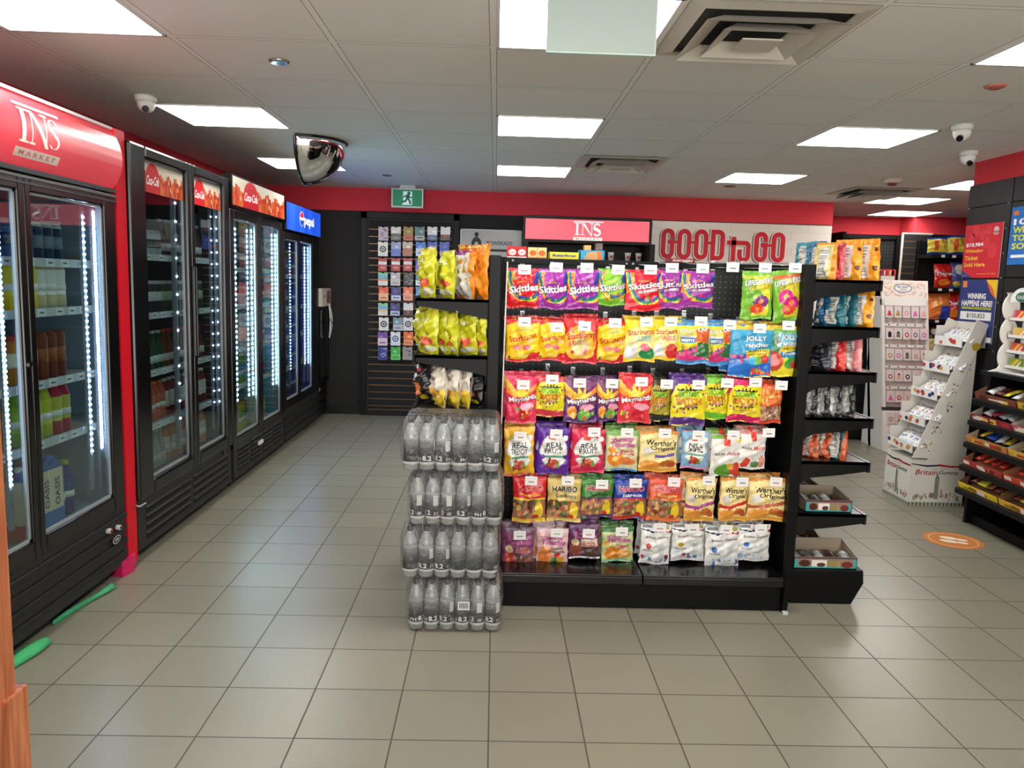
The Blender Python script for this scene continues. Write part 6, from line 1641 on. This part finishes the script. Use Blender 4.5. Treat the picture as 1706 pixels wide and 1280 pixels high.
def p_blue(m, fn, W, H):
    rect(m, fn, 0, W, 0, H, (44, 56, 116), .0005)
    poly(m, fn, [(W * .70, H), (W, H), (W, H * .70)], (236, 190, 40), .001); poly(m, fn, [(W * .70, H), (W * .9, H * .86), (W, H * .70), (W * .84, H * .80)], (222, 100, 50), .0012)
    rect(m, fn, W * .06, W * .18, H * .88, H * .98, (226, 130, 50), .001)
    text_on(m, 'WINNING', fn, W * .48, H * .74, W * .50, H * .085, col=WHT, lift=.002, bold=.03)
    text_on(m, 'HAPPENS HERE!', fn, W * .5, H * .625, W * .84, H * .085, col=WHT, lift=.002, bold=.03)
    rect(m, fn, W * .08, W * .90, H * .53, H * .565, (200, 205, 60), .001)
    text_on(m, 'LOTTERY PRIZES CLAIMED HERE', fn, W * .49, H * .548, W * .78, H * .022, col=(60, 70, 60), lift=.002)
    rect(m, fn, W * .06, W * .92, H * .36, H * .49, (226, 226, 220), .001)
    text_on(m, '$150,823', fn, W * .50, H * .425, W * .50, H * .08, col=(50, 50, 56), lift=.002)
    rect(m, fn, W * .80, W * .98, H * .02, H * .10, (226, 226, 222), .001)


wall_poster('lottery_poster', 'red winning ticket poster reading $10,984 on the black slatwall', 5.485, 5.077, 1.53, 1.885, p_red)
wall_poster('lottery_poster', 'navy winning happens here poster reading $150,823 below the red one', 5.475, 5.075, 1.10, 1.517, p_blue)


def p_sky(m, fn, W, H):
    rect(m, fn, 0, W, 0, H, (36, 110, 190), .0005); rect(m, fn, W * .05, W * .18, H * .86, H * .93, (230, 120, 50), .001)
    for k, s_ in enumerate(('10', 'WIN', 'TO', 'SO')): text_on(m, s_, fn, W * (.24 if len(s_) < 3 else .30), H * (.74 - .14 * k), W * (.30 if len(s_) < 3 else .42), H * .10, col=WHT if k == 0 else (214, 214, 50), lift=.002, bold=.04)
    rect(m, fn, W * .08, W * .6, H * .12, H * .17, WHT, .001)


wall_poster('lottery_poster', 'sky blue lottery poster cut by the right edge of the photo', 5.005, 4.62, 1.61, 1.965, p_sky)

# --- britain gummy floor stand
BX0, BX1, BY0, BY1 = 2.800, 3.170, 5.13, 5.47
t = thing('gummy_display_stand', 'white cardboard gummy floor stand with slanted trays beside the posters', 'display stand', (2.98, 5.3, 0))
m = MB().box(BX0, BX1, BY0, BY1, 0.002, .315, (216, 212, 204)); m.prism([(2.90, .315), (3.16, .315), (3.16, 1.04), (2.90, .335)], 1, BY0 - .008, BY1 - .01, (210, 206, 198)); m.build('base', M_CARD, t)
m = MB(); fr_ = planar((BX0, BY0 - .0006, 0), (1, 0, 0), (0, 0, 1), (0, -1, 0)); fl_ = planar((BX0 - .0006, BY1, 0), (0, -1, 0), (0, 0, 1), (-1, 0, 0)); W1 = BX1 - BX0; W2 = BY1 - BY0
rs = random.Random(8)
for fn, W_ in ((fr_, W1), (fl_, W2)):
    poly(m, fn, [(0, .285), (W_ * .3, .268), (W_ * .5, .274), (W_ * .5, .285), (W_ * .3, .28), (0, .290)], (34, 32, 50), .0006); poly(m, fn, [(W_ * .5, .274), (W_ * .75, .266), (W_, .27), (W_, .28), (W_ * .7, .279), (W_ * .5, .290)], (170, 40, 50), .0006)
    text_on(m, 'Britain', fn, W_ * .30, .232, W_ * .40, .034, col=(176, 60, 66), shear=.3, lift=.001); text_on(m, 'Gummy', fn, W_ * .70, .228, W_ * .36, .034, col=(50, 50, 54), shear=.3, lift=.001)
    text_on(m, 'ICONIC CANDY', fn, W_ * .5, .256, W_ * .3, .006, col=(90, 90, 90), lift=.001)
    for k in range(46):      # sketched city and fruit colours
        a_ = rs.uniform(.02, .92) * W_; hh = rs.uniform(.004, .034) + .035 * math.exp(-((a_ / W_ - .5) / .12) ** 2); b_ = rs.uniform(.035, .07)
        rect(m, fn, a_, a_ + rs.uniform(.003, .016), b_, b_ + hh, rs.choice([(150, 146, 136), (120, 120, 110), (180, 150, 90), (170, 90, 60), (100, 120, 90), (160, 160, 156), (196, 190, 180)]), .0006 + k * 8e-6)
    rect(m, fn, W_ * .46, W_ * .54, .05, .19, (132, 132, 120), .0014); poly(m, fn, [(W_ * .46, .19), (W_ * .54, .19), (W_ * .5, .225)], (110, 112, 108), .0014); rect(m, fn, 0, W_, 0, .028, (168, 168, 152), .0006)
    for k in range(14): rect(m, fn, W_ * k / 14, W_ * (k + .45) / 14, .002, .024, (84, 90, 84), .0009)
m.build('base_print', M_CARD, t)
# slanted tray tower
NT = 5
tw = MB()
sl = [(BX0 + .0, .33), (2.90, .33), (3.222, 1.225), (3.14, 1.255)]
for yy in (BY0 - .01, BY1 - .02): tw.prism(sl, 1, yy, yy + .008, (214, 210, 202))
tw.prism([(2.875, .34), (2.89, .335), (3.215, 1.230), (3.205, 1.235)], 1, BY0 - .004, BY1 - .012, (196, 190, 180)); tw.build('tower', M_CARD, t)
m = MB(); fn0 = planar((0, BY0 - .0112, 0), (1, 0, 0), (0, 0, 1), (0, -1, 0)); dv = Vector((3.16 - 2.80, 1.255 - .33)).normalized(); nv_ = Vector((dv.y, -dv.x))
for k in range(6):
    b_ = Vector((2.80, .33)) + dv * (.10 + .145 * k) + nv_ * .055
    if k == 5: disc(m, fn0, b_.x, b_.y + .0, .028, .026, (176, 150, 40), .001)
    else:
        for q in range(9): u_, v_ = rs.uniform(-.03, .03), rs.uniform(-.045, .03); rect(m, fn0, b_.x + u_, b_.x + u_ + rs.uniform(.004, .016), b_.y + v_, b_.y + v_ + rs.uniform(.003, .012), rs.choice([(60, 60, 60), (150, 60, 60), (90, 130, 150), (170, 150, 110), (120, 120, 120)]), .001 + q * 1e-5)
m.build('tower_print', M_CARD, t)
trays = []
for k in range(NT):
    z0 = .36 + .178 * k; x0 = 2.80 + (z0 - .33) * (.34 / .925) - .012
    m = MB(); dx = .155
    m.box(x0, x0 + dx, BY0 - .002, BY1 - .02, z0, z0 + .003, (200, 196, 188)); m.box(x0 - .004, x0, BY0 - .002, BY1 - .018, z0, z0 + .060, (232, 230, 226))
    m.box(x0, x0 + dx, BY1 - .024, BY1 - .02, z0, z0 + .13, (210, 206, 198)); m.box(x0 + dx - .004, x0 + dx, BY0, BY1 - .02, z0, z0 + .12, (204, 198, 190))
    fnt = planar((x0 - .0046, BY1 - .018, z0), (0, -1, 0), (0, 0, 1), (-1, 0, 0))
    for q in range(7): a_ = rs.uniform(.01, .28); disc(m, fnt, a_, rs.uniform(.018, .042), .022, .014, rs.choice([(214, 150, 50), (190, 60, 60), (50, 60, 110), (205, 120, 90)]), .0006 + q * 1e-5, 8)
    m.build('tray', M_CARD, t); trays.append((x0, z0, dx))
POSN = ['lowest', 'second', 'middle', 'fourth', 'top']
for k, (x0, z0, dx) in enumerate(trays):
    des = ['bg_ice', 'bg_red', 'bg_fruit', 'bg_blue', 'bg_ice'][k]
    me = bag_mesh(des, .10, .135, D=.014, seed=300 + k, nx=20, ny=22)
    for q in range(5):
        o = put(me, 'gummy_bag', (x0 + .135 + .004 * (q % 3), BY0 + .06 + .052 * q, z0 + .112 + .006 * (q % 2)), '%s small white gummy bag in the %s tray of the white gummy stand' % (['rightmost', 'second from right', 'middle', 'second from left', 'leftmost'][q], POSN[k]), 'candy bag', 'gummy bags in the %s tray' % POSN[k])
        o.rotation_euler = (radians(-58 + rs.uniform(-6, 6)), rs.uniform(-.1, .1), radians(-66 + rs.uniform(-12, 12)))

# --- accessories stand
ax0 = 3.52; ay = 6.93; aw = .43
t = thing('accessory_display_stand', 'tall white cardboard stand with rows of small packets, behind the slanted gummy stand', 'display stand', (ax0 + aw / 2, ay + .2, 0))
LEAN = .207


def lean(mb):
    mb.v = [(v[0], v[1] + LEAN * v[2], v[2]) for v in mb.v]; return mb


def rowz(py):
    z_ = 1.0
    for _ in range(6): z_ = at(1500, py, ay + LEAN * z_).z
    return z_


m = MB().prism([(ay + .03, 0), (ay + .44, 0), (ay + .46, 1.38), (ay + .03 + LEAN * 0, 1.38)], 0, ax0, ax0 + .001, (214, 210, 203)) if False else MB()
m.box(ax0, ax0 + aw, ay + .03, ay + .30, 0, 1.38, (214, 210, 203)).box(ax0, ax0 + aw, ay, ay + .03, .36, .39, (60, 58, 56))
m.box(ax0, ax0 + .025, ay, ay + .03, .39, 1.36, (222, 219, 212)).box(ax0 + aw - .025, ax0 + aw, ay, ay + .03, .39, 1.36, (222, 219, 212)).box(ax0, ax0 + aw, ay, ay + .03, 1.30, 1.38, (226, 223, 217)).box(ax0, ax0 + aw, ay, ay + .03, 0, .36, (228, 226, 220))
lean(m); m.prism([(ay + .25, 0), (ay + .44, 0), (ay + .46, 1.0), (ay + .28 + LEAN, 1.0)], 0, ax0, ax0 + aw, (214, 210, 203)); m.build('body', M_CARD, t)
m = MB().box(ax0 + .0, ax0 + aw, ay + .0, ay + .02, 1.375, 1.53, (230, 222, 212)); fn = planar((ax0, ay - .0005, 1.375), (1, 0, 0), (0, 0, 1), (0, -1, 0))
for q in range(90): disc(m, fn, rs.uniform(.02, aw - .02), rs.uniform(.012, .145), rs.uniform(.006, .016), rs.uniform(.005, .012), rs.choice([(226, 190, 170), (200, 190, 170), (222, 170, 150), (190, 200, 200), (236, 214, 160), (214, 200, 206)]), .0005 + q * 6e-6, 8)
disc(m, fn, aw * .46, .085, .085, .04, (40, 44, 60), .0016); disc(m, fn, aw * .46, .085, .078, .034, (226, 226, 226), .002); text_on(m, 'SECRET', fn, aw * .46, .096, .11, .020, col=(60, 64, 80), lift=.0026); text_on(m, 'YOU', fn, aw * .46, .072, .06, .018, col=(60, 64, 80), lift=.0026)
lean(m).build('header', M_CARD, t)
rows = [(520, 'top'), (556, 'second'), (591, 'third'), (626, 'fourth'), (661, 'fifth'), (697, 'lowest')]
hkm = MB()
for r_, (py, wn) in enumerate(rows):
    zc = rowz(py)
    strip = MB().box(ax0 + .025, ax0 + aw - .025, ay + .005, ay + .012, zc + .068, zc + .088, (230, 228, 222))
    for q in range(5): strip.box(ax0 + .06 + .08 * q, ax0 + .072 + .08 * q, ay + .002, ay + .006, zc + .074, zc + .084, (40, 44, 80))
    lean(strip).build('hanging_strip', M_CARD, t)
    for q in range(5):
        c = rs.choice([(226, 150, 160), (200, 60, 70), (40, 40, 44), (230, 170, 150), (190, 140, 70), (160, 60, 80), (220, 100, 170), (120, 110, 110)])
        w2, h2 = .034, .052
        m = MB().box(-w2, w2, -.003, .003, -h2, h2, (214, 212, 210)); f2 = planar((0, -.0032, 0), (1, 0, 0), (0, 0, 1), (0, -1, 0))
        rect(m, f2, -w2 + .003, w2 - .003, h2 - .02, h2 - .003, (226, 205, 205), .0005)
        sh = rs.randrange(4)
        if sh == 0: disc(m, f2, 0, -.01, .02, .022, c, .0008); disc(m, f2, 0, -.01, .010, .011, (220, 218, 214), .0012)
        elif sh == 1: poly(m, f2, [(-.022, -.036), (.022, -.036), (.006, .012), (-.006, .012)], c, .0008)
        elif sh == 2: rect(m, f2, -.016, .016, -.036, .010, c, .0008); disc(m, f2, 0, .012, .011, .008, (60, 50, 50), .001)
        else:
            for z_ in range(4): rect(m, f2, -.018 + .010 * z_, -.013 + .010 * z_, -.036, .008, c, .0008)
        o = m.build('accessory_packet', M_FILM); o.location = (ax0 + .066 + .079 * q, ay - .006 + LEAN * zc, zc); o.rotation_euler = (-math.atan(LEAN), 0, 0)
        tag(o, 'small %s blister packet, %s of the %s row on the white accessory stand' % ({(226, 150, 160): 'pink', (200, 60, 70): 'red', (40, 40, 44): 'black', (230, 170, 150): 'peach', (190, 140, 70): 'tan', (160, 60, 80): 'plum', (220, 100, 170): 'magenta', (120, 110, 110): 'grey'}[c], ['first', 'second', 'third', 'fourth', 'fifth'][q], wn), 'packet', 'packets on the accessory stand')

# --- dark low shelving between the gondola and the far shelving
t = thing('low_shelving', 'dark low shelving seen past the right end of the gondola', 'shelving', (3.0, 8.0, 0))
lx = at(1442, 690, 7.45).x
MB().box(lx - 1.0, lx - .02, 7.45, 7.9, .02, 1.12, (24, 24, 26)).build('body', M_PLAST, t)
m = MB().box(lx - .03, lx, 7.43, 7.92, 0, 1.16, (10, 10, 11)).box(lx - 1.0, lx, 7.43, 7.92, 1.12, 1.14, (30, 30, 31)); m.build('end_panel', M_PLAST, t)

# --- candy rack by the right wall
t = thing('candy_rack', 'black slanted wire rack of chocolate boxes against the right wall', 'rack', (3.05, 4.2, 0))
ry0, ry1 = 3.55, 4.78
m = MB()
for yy in (ry0, ry1 - .02):
    m.prism([(2.97, 0), (3.20, 0), (3.20, .95), (3.04, .95), (2.97, .2)], 0 if False else 1, yy, yy + .02, (10, 10, 11))
m.box(3.18, 3.20, ry0, ry1, .05, .95, (10, 10, 11)).box(3.0, 3.22, ry0, ry1, .0, .06, (10, 10, 11)).box(2.99, 3.21, ry0 - .01, ry1 + .01, .935, .96, (26, 26, 27)); m.build('frame', M_PLAST, t, bevel=.003)
m = MB().box(3.02, 3.14, ry1 - .03, ry1 - .015, .0, .012, (190, 190, 190)); m.build('foot_plate', M_STEEL, t)
SH = [.225, .37, .515, .655, .785]
for k, z in enumerate(SH):
    xo = 2.90 + .012 * k; m = MB()
    m.prism([(xo, z - .035), (xo + .008, z - .035), (xo + .012, z - .012), (3.18, z + .075), (3.18, z + .082), (xo, z - .005)], 1, ry0, ry1, (24, 24, 25)); m.build('shelf', M_PLAST, t)
RB = [((150, 80, 50), [(220, 180, 140), (90, 40, 30), (230, 220, 210)], 'brown and white chocolate box', (230, 190, 60), [(220, 60, 50), (90, 50, 30), (240, 220, 140)], 'yellow chocolate box'),
      ((230, 200, 40), [(200, 150, 40), (120, 60, 40), (245, 230, 120)], 'bright yellow open box', (226, 196, 50), [(90, 50, 80), (240, 225, 130), (200, 120, 50)], 'yellow open box with candy'),]
RC = [(2, 'bottom', (228, 200, 40), (120, 84, 60), (226, 180, 60), 'yellow chocolate tray'), (1, 'second', (190, 60, 50), (150, 100, 70), (210, 70, 50), 'red wafer tray'),
      (0, 'third', (214, 140, 60), (180, 160, 140), (226, 180, 60), 'orange and yellow nut bar tray'), (3, 'fourth', (150, 40, 60), (170, 160, 150), (200, 90, 100), 'maroon chocolate tray'), (4, 'top', (130, 70, 44), (120, 84, 64), (214, 170, 60), 'brown chocolate tray')]
PKC = [((120, 60, 40), (226, 200, 60), (150, 90, 50)), ((214, 60, 40), (226, 90, 50), (180, 40, 40)), ((230, 190, 50), (50, 80, 180), (240, 230, 220)), ((226, 224, 220), (170, 50, 70), (200, 190, 190)), ((226, 222, 216), (90, 50, 40), (226, 200, 60))]
for k in range(5):
    _, wn, c1, inn, c2, wd_ = RC[k]; z = SH[k]; xo = 2.91 + .012 * k
    for q in range(3):
        y1 = ry1 - .005 - .40 * q; y0 = y1 - .39
        # local tray: front faces -y, turned to face -x
        lab = '%s, %s on the %s rack shelf' % (wd_ if q % 2 == 0 else wd_.replace('tray', 'box'), ['leftmost', 'second from left', 'third from left', 'fourth from left'][q], wn)
        cc = c1 if q % 2 == 0 else c2
        o = tray_box(3.045 - .195, 3.045 + .195, (y0 + y1) / 2 - .12, (y0 + y1) / 2 + .12, z + .004, .040, cc, lab, 'chocolate boxes on the right rack', [(240, 230, 210), tuple(int(v * .6) for v in cc), (200, 60, 50), (240, 200, 80)], .085, inner=inn, n=5, rz=-pi / 2, tilt=radians(17), off_=(xo + .125 - 3.045, 0, .032), packs=PKC[k], plab='wrapped bar in the', pgroup=None, plb='%s %s on the %s rack shelf' % (['leftmost', 'second', 'third'][q], wd_.split(' and ')[0].replace(' tray', '') + ' tray', wn))
        o.location.x = xo + .125; o.location.z = z + .036
# lay the trays level with the slope of the shelf
# --- white curvy stand on top of the rack
t = thing('white_counter_stand', 'white wavy edged cardboard stand on top of the candy rack', 'display stand', (3.1, 4.3, .96))
ys = atx(1690, 600, 3.06).y
prof = []
yc = atx(1682, 560, 3.06).y
for k in range(49):
    z_ = .965 + .47 * k / 48; prof.append((.016 + .034 * abs(sin((z_ - .985) / .145 * pi)) ** .6 + (.06 * max(0, 1 - (z_ - .965) / .035)), z_))
m = MB(); pl = [(3.055 - a_, b_) for a_, b_ in prof] + [(3.055 + a_, b_) for a_, b_ in prof[::-1]]
m.prism(pl, 1, yc, yc + .012, (236, 234, 228))
m.box(3.02, 3.14, yc - .42, yc, .962, .972, (226, 224, 218)).box(3.13, 3.14, yc - .42, yc, .962, 1.42, (220, 218, 212))
m.build('side_panel', M_CARD, t)
m = MB(); fn = planar((3.045, yc - .0006, 0), (1, 0, 0), (0, 0, 1), (0, -1, 0)); stroke(m, [(.0, 1.20), (.016, 1.21), (.024, 1.195), (.02, 1.17), (.004, 1.165), (.0, 1.18)], .003, fn, (50, 50, 54), closed=True, lift=.0006); m.build('emblem', M_CARD, t)
for k, z_ in enumerate((.99, 1.08, 1.17, 1.27)):
    m = MB().box(3.03, 3.13, yc - .42, yc - .03, z_, z_ + .004, (214, 210, 204)).box(3.03, 3.034, yc - .42, yc - .03, z_, z_ + .022, (222, 218, 212)); m.build('shelf', M_CARD, t)
    for q in range(3):
        c = [(130, 160, 60), (206, 90, 60), (214, 180, 110), (214, 60, 90)][k]; b = MB().box(-.01, .01, -.055, .055, 0, .06, c); f2 = planar((-.0105, .055, 0), (0, -1, 0), (0, 0, 1), (-1, 0, 0)); poly(b, f2, [(.01, .005), (.03, .005), (.09, .055), (.06, .055)], (240, 180, 60), .0005); poly(b, f2, [(.05, .005), (.07, .005), (.10, .04), (.10, .05)], (240, 230, 225), .0006)
        o = b.build('gum_box', M_FILM); o.location = (3.06, yc - .095 - .118 * q, z_ + .0045)
        tag(o, '%s snack packet, %s on the %s ledge of the white wavy stand' % (['green', 'orange red', 'tan', 'pink'][k], ['leftmost', 'middle', 'rightmost'][q], ['lowest', 'second', 'third', 'top'][k]), 'packet', 'packets on the white wavy stand')
m = MB(); fn = planar((3.02, yc - .03, 0), (0, -1, 0), (0, 0, 1), (-1, 0, 0)); poly(m, fn, [(.0, 1.38)] + arcp(.11, 1.38, .11, .085, 180, 0, 10), (226, 226, 220), .0, 0); disc(m, fn, .11, 1.41, .06, .03, (60, 100, 84), .002); text_on(m, 'EASY', fn, .11, 1.41, .08, .02, col=(220, 230, 220), lift=.004); m.build('header', M_CARD, t)

# --- floor sticker
m = MB().lathe([(.158, .0), (.158, .0012)], 0, 0, 40, col=(196, 120, 62)); fn = planar((0, 0, .0013), (1, 0, 0), (0, 1, 0), (0, 0, 1))
ri = MB(); P_ = arcp(0, 0, .128, .128, 0, 360 - 9, 39); stroke(m, P_, .010, fn, (222, 170, 120), closed=True, lift=.0003)
for sgn in (-1, 1): disc(m, fn, sgn * .034, .022, .026, .05, (232, 222, 200), .0005); disc(m, fn, sgn * .030, -.045, .020, .032, (232, 222, 200), .0006)
sp_ = m.build('floor_sticker', M_CARD, origin=(0, 0, 0)); sp_.location = (2.688, 4.397, 0.0005); sp_.rotation_euler = (0, 0, radians(62))
tag(sp_, 'round orange footprint sticker on the floor tiles', 'floor sticker')

# --- crisps in the far rack
DES['fr_blue'] = lambda: ([F((50, 80, 170)), B(.12, .88, (226, 214, 80)), P([(.3, .2), (.5, .2), (.5, .8), (.3, .8)], (226, 90, 50)), P([(.5, .2), (.8, .2), (.8, .8), (.5, .8)], (230, 214, 70))], [], (50, 80, 170))
DES['fr_red'] = lambda: ([F((190, 36, 34)), E(.45, .22, .3, .14, (230, 130, 40))], [('Doritos', .5, .58, .8, .14, .0, WHT, BLK)], (190, 36, 34))
DES['fr_or'] = lambda: ([F((226, 130, 60)), P([(.5, .0), (1, 0), (1, .5), (.6, .5)], (50, 80, 190)), E(.4, .6, .2, .1, (240, 180, 90))], [], (226, 130, 60))
DES['fr_blk'] = lambda: ([F((50, 46, 40)), B(0, .5, (210, 196, 140)), E(.5, .75, .3, .1, (220, 220, 215))], [], (60, 56, 50))
DES['fr_wb'] = lambda: ([F((70, 90, 150)), E(.6, .72, .4, .22, (205, 205, 190)), E(.4, .15, .2, .1, (220, 200, 80))], [], (70, 90, 150))
FRB = [('fr_blue', 1562, 396, 0, .22, .2, 'blue multipack of crisps, left on the top far rack shelf'), ('fr_blue', 1594, 393, 0, .22, .2, 'blue multipack of crisps, right on the top far rack shelf'), ('fr_red', 1573, 440, 1, .24, .2, 'red crisp bag on the second far rack shelf'), ('fr_wb', 1598, 438, 1, .20, .2, 'blue and silver crisp bag beside the red one'),
       ('fr_or', 1564, 489, 2, .24, .2, 'orange and blue snack bag on the third far rack shelf'), ('fr_red', 1592, 487, 2, .22, .2, 'dark red crisp bag on the third far rack shelf'), ('fr_blk', 1558, 541, 3, .22, .2, 'black and cream popcorn bag on the fourth far rack shelf')]
for i, (kd, px, yt, sh, wd, hh, lab) in enumerate(FRB):
    yy = RY + .10; x = at(px, yt, yy).x; zt = at(px, yt, yy).z; zb = SHZ[sh]
    me = bag_mesh(kd, wd, max(.15, zt - zb), D=.04, seed=400 + i, nx=24, ny=26, crumple=2.0); o = put(me, 'crisp_bag', (x, yy, zb + max(.15, zt - zb) + .001), lab, 'crisp bag', 'crisp bags on the far rack'); o.rotation_euler = (radians(-6), rg.uniform(-.05, .05), rg.uniform(-.2, .1))

# ================================================================== LEFT FOREGROUND
t = thing('wooden_post', 'orange brown wooden post with thicker foot at the lower left edge', 'post', (-.99, 1.55, 0))
M_WOOD = bpy.data.materials.new('varnished_pine'); M_WOOD.use_nodes = True
nt = M_WOOD.node_tree; b = nt.nodes['Principled BSDF']; b.inputs['Roughness'].default_value = .35
tc = nt.nodes.new('ShaderNodeTexCoord'); mp = nt.nodes.new('ShaderNodeMapping'); mp.inputs['Scale'].default_value = (30, 30, 2.2)
wv = nt.nodes.new('ShaderNodeTexNoise'); wv.inputs['Scale'].default_value = 1.6; wv.inputs['Detail'].default_value = 5; wv.inputs['Distortion'].default_value = .6
rp = nt.nodes.new('ShaderNodeValToRGB'); rp.color_ramp.elements[0].position = .35; rp.color_ramp.elements[0].color = (*lin((150, 74, 40)), 1); rp.color_ramp.elements[1].position = .7; rp.color_ramp.elements[1].color = (*lin((206, 128, 84)), 1)
nt.links.new(tc.outputs['Object'], mp.inputs[0]); nt.links.new(mp.outputs[0], wv.inputs['Vector']); nt.links.new(wv.outputs['Fac'], rp.inputs[0]); nt.links.new(rp.outputs[0], b.inputs['Base Color'])
MB().box(-1.09, -1.003, 1.53, 1.62, .50, 1.60).build('shaft', M_WOOD, t, bevel=.003)
MB().box(-1.12, -.992, 1.52, 1.645, 0, .522).box(-1.12, -1.02, 1.50, 1.52, 0, .512).build('foot', M_WOOD, t, bevel=.004)


def cloth(pts, wd, lab, col):
    m = MB(); n = len(pts); V = []; q = random.Random(len(pts)); k = 7
    for i, (x, y, z) in enumerate(pts):
        a_ = pts[max(0, i - 1)]; b_ = pts[min(n - 1, i + 1)]; d = Vector((b_[0] - a_[0], b_[1] - a_[1], 0)).normalized(); nn = Vector((-d.y, d.x, 0)); w2 = wd[i]
        for j in range(k):
            s_ = j / (k - 1) * 2 - 1; V.append((x + nn.x * s_ * w2, y + nn.y * s_ * w2, z + .018 * (1 - s_ * s_) + .004 * sin(s_ * 9 + i)))
    m.add(V, [(i * k + j, i * k + j + 1, (i + 1) * k + j + 1, (i + 1) * k + j) for i in range(n - 1) for j in range(k - 1)], col, 0, True)
    o = m.build('cleaning_cloth', mat('green_cloth', None, rough=.8, bump=.4, bscale=120), origin=(pts[0][0], pts[0][1], 0))
    md = o.modifiers.new('thick', 'SOLIDIFY'); md.thickness = .003; md.offset = 1
    tag(o, lab, 'cloth')


cloth([(-1.72, 2.66, .004), (-1.70, 2.74, .01), (-1.685, 2.82, .014), (-1.675, 2.90, .01)], [.03, .035, .04, .028], 'bright green cloth bunched under the nearest cooler, left one', (60, 170, 105))
cloth([(-1.735, 3.06, .002), (-1.73, 3.14, .003), (-1.72, 3.22, .003), (-1.705, 3.30, .004), (-1.69, 3.38, .006), (-1.68, 3.44, .01)], [.004, .007, .005, .007, .014, .018], 'long twisted green cloth strip under the nearest cooler', (60, 160, 110))
m = MB().prism([(-1.78, 3.60), (-1.70, 3.58), (-1.685, 3.66), (-1.70, 3.72), (-1.78, 3.72)], 2, 0.001, .075, (206, 40, 100)); tag(m.build('pink_block', M_PLAST, origin=(-1.74, 3.65, 0)), 'small pink block on the floor between the two nearest coolers', 'block')
